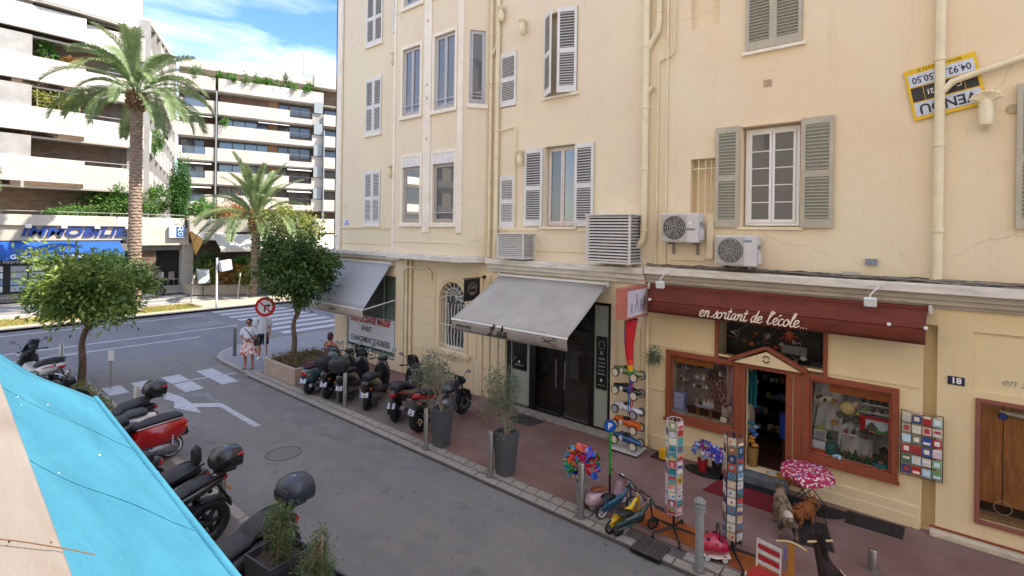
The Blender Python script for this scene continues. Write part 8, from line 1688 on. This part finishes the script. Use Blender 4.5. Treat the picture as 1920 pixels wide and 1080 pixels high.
# ================================================================== SHOP WINDOW DISPLAYS
rnd = random.Random(12)
def drape(parent, u0, u1, z0, z1, y, m, folds=5, amp=.04, name='drape', skew=0): 
    q = MB(); rings = []
    for j in range(9):
        v = j/8; rings.append([(u0+(u1-u0)*i/40+skew*v*v, y+amp*math.sin(i/40*folds*2*PI+v*1.5)*(.5+.5*v)+.02*math.sin(i*.9+j), z1+(z0-z1)*v-.03*math.sin(i/40*folds*PI+v*3)) for i in range(41)])
    q.loft(rings, cap=False, close=False, smooth=True); return q.build(name, m, parent)
SHEET = mat('white_sheet','#e3e2e8',.9,var=.04); PINK = mat('pink_cloth','#dbb4c0',.9,var=.1,scale=3); BORDO = mat('patterned_cloth','#7a3a3c',.9,col2='#c9a9a0',scale=22,var=.2,ramp=(.45,.55))
dsp = thing('window_display', 'white draped cloth backdrop with small shelves inside the right display window', 'display', (-1, WY+.34, .8))
drape(dsp, -.55, .6, -.05, 1.18, .42, SHEET, 4, .04); drape(dsp, -.57, -.1, .3, 1.3, .12, SHEET, 3, .05, skew=-.05); drape(dsp, -.2, .32, -.05, .5, .15, SHEET, 4, .04)
q = MB(); q.bx(-.3,.6,-.28,-.25,1.12,1.34); q.build('orange_pelmet', cm('#a85c24',.7), dsp)
for u0, u1, z in ((.16,.56,1.0),(.16,.56,.86),(.1,.56,.52),(-.12,.3,.4)): q = MB(); q.bx(u0,u1,-.15,.12,z-.012,z); q.build('shelf', SHEET, dsp)
q = MB(); q.bx(-.58,.6,-.29,.4,-.07,-.02); q.build('floor', cm('#8a7a60',.8), dsp)
def toy(name, label, cat, u, z, y=.0, win=2): return thing(name, label, cat, ((-1 if win == 2 else -3.5)+u, WY+.27+y, (.8 if win == 2 else .88)+z))
t = toy('plush_cow', 'black and white plush cow hanging high at the left of the right display window', 'plush toy', -.42, .95, -.1); q = MB(); q.shell([(-.13,.04,-.04,.04),(-.09,.07,-.07,.06),(.05,.07,-.07,.07),(.13,.05,-.03,.08),(.18,.03,.0,.06)],14); q.build('body', FURW, t); q = MB(); q.ell((-.05,-.06,.02),(.04,.02,.035),8,6); q.ell((.06,-.06,.0),(.03,.02,.04),8,6); q.ell((.0,-.05,.05),(.03,.03,.02),8,6); q.build('black_patches', BPL, t)['kind'] = 'stuff'
for x_ in (-.08,.08):
    for y_ in (-.035,.035): q = MB(); q.cyl((x_,y_,-.05),(x_,y_,-.12),.016,.014,8); q.build('leg', FURW, t)
t = toy('plush_duck', 'large cream plush duck with brown beak in the middle of the right window', 'plush toy', .0, .85, -.05); q = MB(); q.ell((-.03,0,.0),(.12,.09,.12),16,10); q.build('body', cm('#d8c48a',.9,bump=.6,bscale=90), t); q = MB(); q.ell((.09,-.03,.1),(.055,.05,.055),12,8); q.build('head', FURW, t); q = MB(); q.tube([(.12,-.06,.1),(.16,-.1,.07)],[.022,.012],8); q.build('beak', cm('#a8552a',.6), t)
def house(u, z, y, s, c, roofc, label, win=2, name='toy_house'):
    t = toy(name, label, 'toy house', u, z, y, win); q = MB(); q.bx(-s,s,-s*.6,s*.6,0,s*1.2); q.build('wall', cm(c,.7), t); q = MB(); q.prism([(-s*1.2,s*1.15),(s*1.2,s*1.15),(0,s*2.1)], lambda a,b,w: (a,w,b), -s*.75, s*.75); q.build('roof', cm(roofc,.8), t); q = MB(); q.bx(-s*.2,s*.2,-s*.63,-s*.6,0,s*.7); q.build('door', cm('#4a2f20',.7), t)
    for x_ in (-s*.6,s*.6): q = MB(); q.bx(x_-s*.14,x_+s*.14,-s*.63,-s*.6,s*.5,s*.85); q.build('window', cm('#3a3a3a',.4), t)
house(-.25,.88,-.1,.055,'#b58a5a','#9a6a3a','small straw coloured toy house left of the plush duck')
house(-.14,.66,-.05,.055,'#7a7468','#5a5550','grey stone toy house below the plush duck'); house(-.22,.52,-.12,.05,'#c49a64','#a87a48','tan toy house low beside the grey stone one'); house(.1,.62,-.05,.06,'#6f6a5c','#55504a','grey toy house right of the other stone one')
house(.24,.41,-.12,.085,'#5f5a50','#45423e','dark grey toy barn on the middle shelf edge'); house(.5,.2,-.12,.06,'#3a3026','#2a221c','small dark nativity style hut low at the right end')
t = toy('boxed_toy', 'red boxed toy set with a picture of a gabled cottage on its front', 'box', .36, .53, -.1); q = MB(); q.bx(-.2,.2,-.04,.04,0,.27); q.build('box', cm('#a8141e',.4), t, bevel=.003); q = MB(); q.bx(-.12,.19,-.043,-.0405,.02,.22); q.build('picture', cm('#b8cdd6',.4), t); q = MB(); q.prism([(-.11,.03),(.05,.03),(.05,.1),(-.03,.2),(-.11,.1)], lambda a,b,w: (a,w,b), -.046, -.0435); q.build('printed_cottage', cm('#5a564e',.5), t); q = MB(); q.prism([(.0,.02),(.19,.02),(.19,.1),(.12,.06),(.05,.07)], lambda a,b,w: (a,w,b), -.048, -.0465); q.build('printed_hill', cm('#3c8a3a',.5), t)
for k, (u, z, c, nm) in enumerate(((.2,1.0,'#1a1a1c','leftmost black cat figure on the top shelf'),(.3,1.0,'#161618','larger black cat figure on the top shelf'),(.4,1.0,'#2a4a38','dark green figure right of the cats on the top shelf'),(.5,1.0,'#1f1f22','small dark figure at the right end of the top shelf'),(.22,.86,'#7a9a2a','green frog figure at the left of the second shelf'),(.34,.86,'#4a1f1c','dark red figure in the middle of the second shelf'),(.46,.86,'#5a2420','brownish red figure at the right of the second shelf'),(-.05,.4,'#8a2a2a','red tractor like figure at the left of the middle shelf'),(.06,.42,'#4a3a2a','brown deer figure on the middle shelf'),(.14,.4,'#8a9ab8','pale blue figures near the dark barn'),(.12,.76,'#a8b83a','lime green cup beside the plush duck'))):
    t = toy('figurine', nm, 'figurine', u, z, -.06); q = MB(); q.ell((0,0,.03),(.028,.02,.03),10,8); q.build('body', cm(c,.5), t); q = MB(); q.ell((.015,-.005,.068),(.017,.016,.017),8,6); q.build('head', cm(c,.5), t); q = MB(); q.ell((.008,0,.086),(.005,.004,.01),6,4); q.ell((.024,0,.084),(.005,.004,.01),6,4); q.build('ears', cm(c,.5), t)
for k, (u, z, h_) in enumerate(((-.12,-.02,.2),(.02,-.02,.19),(.11,-.02,.23),(.28,-.02,.19),(-.3,.22,.2))):
    t = toy('toy_fir_tree', ('leftmost green toy fir at the front of the right window','second toy fir from the left on the window floor','tallest toy fir in the middle of the window floor','toy fir standing alone near the right of the window floor','slim decorated toy fir beside the white lantern')[k], 'toy tree', u, z, -.2 if k < 4 else -.1, 2)
    q = MB(); 
    for j in range(5): q.lathe([(.001,h_*(1-.16*j)),(.018+.012*j,h_*(1-.16*j-.2)),(.006,h_*(1-.16*j-.19))], n=9, smooth=False)
    q.build('branches', cm('#2a4a2c',.9), t); q = MB(); q.cyl((0,0,0),(0,0,h_*.25),.008); q.build('trunk', cm('#4a3020',.9), t)
t = toy('lantern', 'white framed lantern box with a lime cushion on top, left of the window floor', 'lantern', -.43, .22, -.1); q = MB(); q.bx(-.085,.085,-.06,.06,0,.17); q.build('panel', cm('#8d8f96',.5), t)
q = MB()
for x_ in (-.09,.08): q.bx(x_,x_+.012,-.066,-.058,0,.18)
q.bx(-.078,.08,-.066,-.058,.165,.18); q.build('frame', cm('#dcdcda',.5), t); q = MB(); q.ell((0,0,.2),(.07,.05,.03),12,6); q.build('cushion', cm('#9ab030',.8), t)
t = toy('gift_box', 'white and orange printed box low in the left corner of the right window', 'box', -.44, .0, -.14); q = MB(); q.bx(-.1,.1,-.06,.06,0,.2); q.build('box', cm('#c9d3da',.5), t); q = MB(); q.bx(-.1,.1,-.063,-.0605,.0,.07); q.build('orange_band', cm('#b85c2a',.5), t)
t = toy('teal_pot', 'dark teal plush bucket beside the printed box', 'toy', -.26, -.02, -.12); q = MB(); q.lathe([(.06,0),(.085,.1),(.08,.18),(.05,.22),(.001,.2)], n=16); q.build('pot', cm('#0f6a68',.7), t)
t = toy('ornament', 'silvery blue crumpled ornament on the window floor right of the teal pot', 'ornament', -.14, -.02, -.25)
q = MB(); 
for k in range(12): q.ell((rnd.uniform(-.06,.06),rnd.uniform(-.03,.03),rnd.uniform(.02,.08)),rnd.uniform(.015,.03),7,5)
q.build('shells', cm('#9fc0cc',.3), t)['kind'] = 'stuff'
t = toy('toy_bowl', 'round teal green felt bowl with small figures at the right corner', 'toy', .46, -.02, -.16); q = MB(); q.lathe([(.07,0),(.12,.03),(.13,.08),(.1,.09),(.09,.05),(.001,.045)], n=22); q.build('bowl', cm('#0f5f62',.8), t); q = MB(); q.ell((0,0,.085),(.05,.04,.025),10,6); q.build('figures', cm('#b5855a',.7), t)
# left window
d1 = thing('window_display', 'pinkish dolls display backdrop with shelves and drapes inside the left display window', 'display', (-3.5, WY+.38, .88))
q = MB(); q.bx(-.66,.66,.44,.46,-.05,1.28); q.build('backdrop', mat('pink_backdrop','#d0b8b8',.9,col2='#a89090',scale=5,var=.1), d1)
q = MB(); q.bx(-.66,.2,-.32,-.29,1.08,1.28); q.build('orange_pelmet', cm('#a8641c',.7), d1)
drape(d1, .34, .62, .3, 1.26, .05, PINK, 3, .05); drape(d1, .02, .4, .2, .86, .1, BORDO, 5, .03); drape(d1, .3, .64, -.05, .3, -.1, PINK, 3, .04)
for u0, u1, z in ((-.64,-.36,.92),(-.32,.06,1.0),(-.3,.06,.76),(-.3,.06,.58),(-.64,-.42,.66)): q = MB(); q.bx(u0,u1,-.05,.2,z-.012,z); q.build('shelf', cm('#c9bdb5',.7), d1)
q = MB(); q.bx(-.66,.66,-.33,.44,-.06,-.03); q.build('floor', cm('#6a4a3a',.8), d1)
names1 = ['penguin','dove','doll','bear','teapot','clock','rabbit','basket','bird','music box']
k = 0
for row, (u0,u1,z,nm) in enumerate(((-.62,-.38,.92,'upper left shelf'),(-.3,.04,1.0,'top middle shelf'),(-.28,.04,.76,'second middle shelf'),(-.28,.04,.58,'third middle shelf'),(-.62,-.44,.66,'lower left shelf'),(-.2,.2,.27,'toy tea table'),(.1,.3,.9,'dark basket'))):
    n_ = 3 if u1-u0 < .26 else 5
    for j in range(n_):
        c = rnd.choice(['#c9c3c6','#7a5a50','#b88a8a','#d8d0cc','#4a3a3a','#a8707a','#8a8fa8','#c9a98a','#2a2426','#9ab0a0']); u = u0+(u1-u0)*(j+.5)/n_
        t = toy('doll_figure', '%s figure at position %s on the %s of the left window' % ({'#c9c3c6':'pale grey','#7a5a50':'brown','#b88a8a':'dusty pink','#d8d0cc':'white','#4a3a3a':'dark','#a8707a':'rose','#8a8fa8':'bluish','#c9a98a':'tan','#2a2426':'black','#9ab0a0':'greenish'}[c], ('far left','left','middle','right','far right')[j if n_ == 5 else j+1], nm), 'figurine', u, z, -.02 if row != 5 else -.12, 1)
        s = rnd.uniform(1.1,1.8); q = MB(); q.lathe([(.022*s,0),(.024*s,.02*s),(.012*s,.05*s),(.001,.052*s)], n=9); q.build('dress', cm(c,.7), t); q = MB(); q.ell((0,0,.062*s),.014*s,8,6); q.build('head', cm('#c9a590',.7), t)
t = toy('toy_tea_table', 'low wooden toy table with a lilac cloth in the left display window', 'toy table', .0, .0, -.12, 1); q = MB(); q.ell((0,0,.25),(.2,.12,.018),20,6); q.build('tabletop', cm('#b5a9c6',.7), t)
for s in (-.13,.13):
    for y_ in (-.06,.06): q = MB(); q.cyl((s,y_,-.03),(s,y_,.24),.01,n=8); q.build('leg', cm('#a8742a',.6), t)
t = toy('toy_chest', 'lilac blue toy chest of drawers in the lower left of the left window', 'toy chest', -.5, -.03, -.15, 1); q = MB(); q.bx(-.12,.12,-.08,.08,.12,.48); q.build('cabinet', cm('#8f92c0',.6), t, bevel=.005)
for z_ in (.16,.27,.38): q = MB(); q.bx(-.105,.105,-.088,-.081,z_,z_+.085); q.build('drawer', cm('#a9acd0',.6), t)
q = MB(); q.bx(-.13,.13,-.09,.09,0,.11); q.build('base', cm('#c6c2cc',.8), t)
t = toy('hanging_basket', 'dark round bonnet like basket hanging in the middle of the left window', 'basket', .16, .86, -.02, 1); q = MB(); q.lathe([(.1,0),(.115,.05),(.08,.13),(.001,.16)], n=18); q.build('basket', cm('#4f3a30',.9,bump=.8), t)
t = toy('toy_armchair', 'small cream toy armchair at the lower right of the left window', 'toy chair', .42, .05, -.2, 1); q = MB(); q.bx(-.06,.06,-.05,.05,0,.1); q.build('seat', cm('#b5ab9a',.8), t, bevel=.01); q = MB(); q.bx(-.06,.06,.03,.05,.1,.24); q.build('backrest', cm('#b5ab9a',.8), t, bevel=.01)
# transom window clutter
t0 = thing('window_display', 'crowded hanging toys and dried branches behind the transom window over the door', 'display', (-2.3, WY+.3, 2.6))
q = MB(); q.bx(-.9,.82,.25,.27,-.4,.55); q.build('backdrop', cm('#1c1a1a',.9), t0)
for k in range(60):
    u, z = rnd.uniform(-.85,.78), rnd.uniform(-.33,.4); q = MB(); c = rnd.choice(['#5a4a3a','#8a3a24','#6b6f78','#a8a09a','#3f4a3a','#b34a20','#4a4f6a','#c9c6c0','#2f3a34']); 
    if k % 3: q.tube([(u,0,z),(u+rnd.uniform(-.15,.15),rnd.uniform(-.1,.1),z+rnd.uniform(-.12,.12)),(u+rnd.uniform(-.2,.2),0,z+rnd.uniform(-.15,.15))],[.012,.008,.004],5)
    else: q.ell((u,0,z),(rnd.uniform(.02,.06),.03,rnd.uniform(.02,.06)),8,6)
    q.build('hanging_toy', cm(c,.7), t0)
q = MB()
for k in range(9): a = 2*PI*k/9; q.add([(.34,-.1,.2),(.34+.05*math.cos(a-.3),-.1,.2+.05*math.sin(a-.3)),(.34+.14*math.cos(a),-.1,.2+.14*math.sin(a)),(.34+.05*math.cos(a+.3),-.1,.2+.05*math.sin(a+.3))],[(0,1,2,3)])
q.build('orange_star', cm('#c2401a',.6), t0); q = MB(); q.bx(.2,.62,-.05,.0,-.15,-.0); q.build('grey_box', cm('#7a787a',.5), t0)
# inside the doorway
t0 = thing('wall_shelves', 'dark shelves packed with small goods at the back of the toy shop interior', 'shelves', (-2.3, WY+1.5, .2))
for z in (.3,.65,1.0,1.35,1.7): q = MB(); q.bx(-.6,.6,-.1,.2,z-.02,z); q.build('shelf', cm('#3a241a',.7), t0)
for k in range(70):
    z = rnd.choice((.3,.65,1.0,1.35,1.7)); u = rnd.uniform(-.56,.56); q = MB(); s = rnd.uniform(.03,.07); q.box((u,-.06,z+s),(s*1.5,.06,s*2)); q.build('small_goods', cm(rnd.choice(['#6a7a4a','#8a4a3a','#a89a80','#3a5a8a','#7a6a5a','#9aa0a8','#b58a3a']),.6), t0, bevel=.006)
for k in range(90):
    side_ = k % 3; u = rnd.uniform(-.05,.12) if side_ else rnd.uniform(.2,.75); z = rnd.uniform(.35,1.9); q = MB(); y_ = rnd.uniform(-.75,-.1)
    if side_ == 1: u = -.52+rnd.uniform(-.1,.1)
    elif side_ == 2: u = .42+rnd.uniform(-.08,.12)
    if k % 2: q.ell((u,y_,z),(rnd.uniform(.03,.06),.03,rnd.uniform(.03,.07)),8,6)
    else: q.box((u,y_,z),(rnd.uniform(.05,.1),.05,rnd.uniform(.05,.12)),(rnd.uniform(-.3,.3),0,rnd.uniform(-.4,.4)))
    q.build('hanging_goods', cm(rnd.choice(['#c9a23a','#5a8a4a','#c95a4a','#d8d0c0','#3a7aa8','#b58a6a','#8a9a8a','#e0c9a8','#7a4a8a']),.6), t0, bevel=0)
t = thing('blue_stool', 'blue drum shaped stool on splayed legs inside the shop doorway', 'stool', (-2.12,11.2,.16)); q = MB(); q.lathe([(.001,.5),(.1,.5),(.1,1.0),(.001,1.0)], n=18); q.build('drum', cm('#123a9a',.5), t)
for a in (.5,2.6,4.7): q = MB(); q.tube([(0,0,.5),(.2*math.cos(a),.2*math.sin(a),0)],.012,6); q.build('leg', cm('#5a3024',.6), t)
t = thing('teal_garment', 'teal cloth garment hanging just inside the left of the shop door', 'clothing', (-2.58,10.6,1.35)); drape(t, -.07, .08, -.0, .7, .0, cm('#0f6470',.9), 2, .03, 'cloth')
t = thing('wicker_basket', 'tall wicker basket filled with rolled goods inside the left of the shop door', 'basket', (-2.56,10.62,.17)); q = MB(); q.lathe([(.07,0),(.1,.25),(.1,.38),(.09,.38),(.08,.05)], n=16); q.build('basket', mat('wicker','#a07840',.8,var=.25,scale=40,bump=1,bscale=60,stretch=(1,1,5)), t)
for k in range(7): q = MB(); q.ell((rnd.uniform(-.05,.05),rnd.uniform(-.05,.05),.42+.07*k),(.07,.06,.04),10,6); q.build('rolled_good', cm(rnd.choice(['#1a6a7a','#2a5a9a','#b5803a','#3a8a8a','#6a8a9a']),.7), t)
# right window plaque
t = thing('hanging_plane_toy', 'blue wheeled toy hanging at the top of the wooden plank window', 'toy', (1.15,WY+.14,2.06)); q = MB(); q.shell([(-.25,.03,-.02,.03),(0,.05,-.03,.04),(.3,.03,-.04,.02)],12); q.build('body', cm('#c9c4bc',.5), t)
for x_ in (-.22,.12): wheel_small(t, (x_,-.04,-.04), .055, .03, BPL, cm('#1a3fa0',.4))
t = thing('display_ring', 'thin pale metal ring standing on the floor of the plank window', 'ornament', (.95,WY+.16,.62)); q = MB(); q.tube([(.1*math.cos(a),0,.1*math.sin(a)) for a in [2*PI*k/24 for k in range(25)]], .005, 5); q.build('ring', cm('#c9b9a0',.4), t)

# small litter and dry leaves in the gutters
P_ = np.concatenate([np.column_stack([RNG.uniform(-17,2,220), 7.0-np.abs(RNG.normal(0,.12,220)), np.full(220,-.066)]), np.column_stack([RNG.uniform(-12,1,90), 10.38-np.abs(RNG.normal(0,.12,90)), np.full(90,.006)]), np.column_stack([RNG.uniform(-14,-2,90), RNG.uniform(3.6,6.8,90), np.full(90,-.066)])])
o = leaves('litter', P_, leafmat('dry_leaf','#7a6a4a','#a59a80',9), None, .045, .025, np.tile([0,0,0.],(len(P_),1)), .0, 1.5); o.data.transform(Matrix.Scale(1,4)); tag(o, 'dry leaves and scraps scattered along the gutters and on the asphalt', 'litter', kind='stuff')
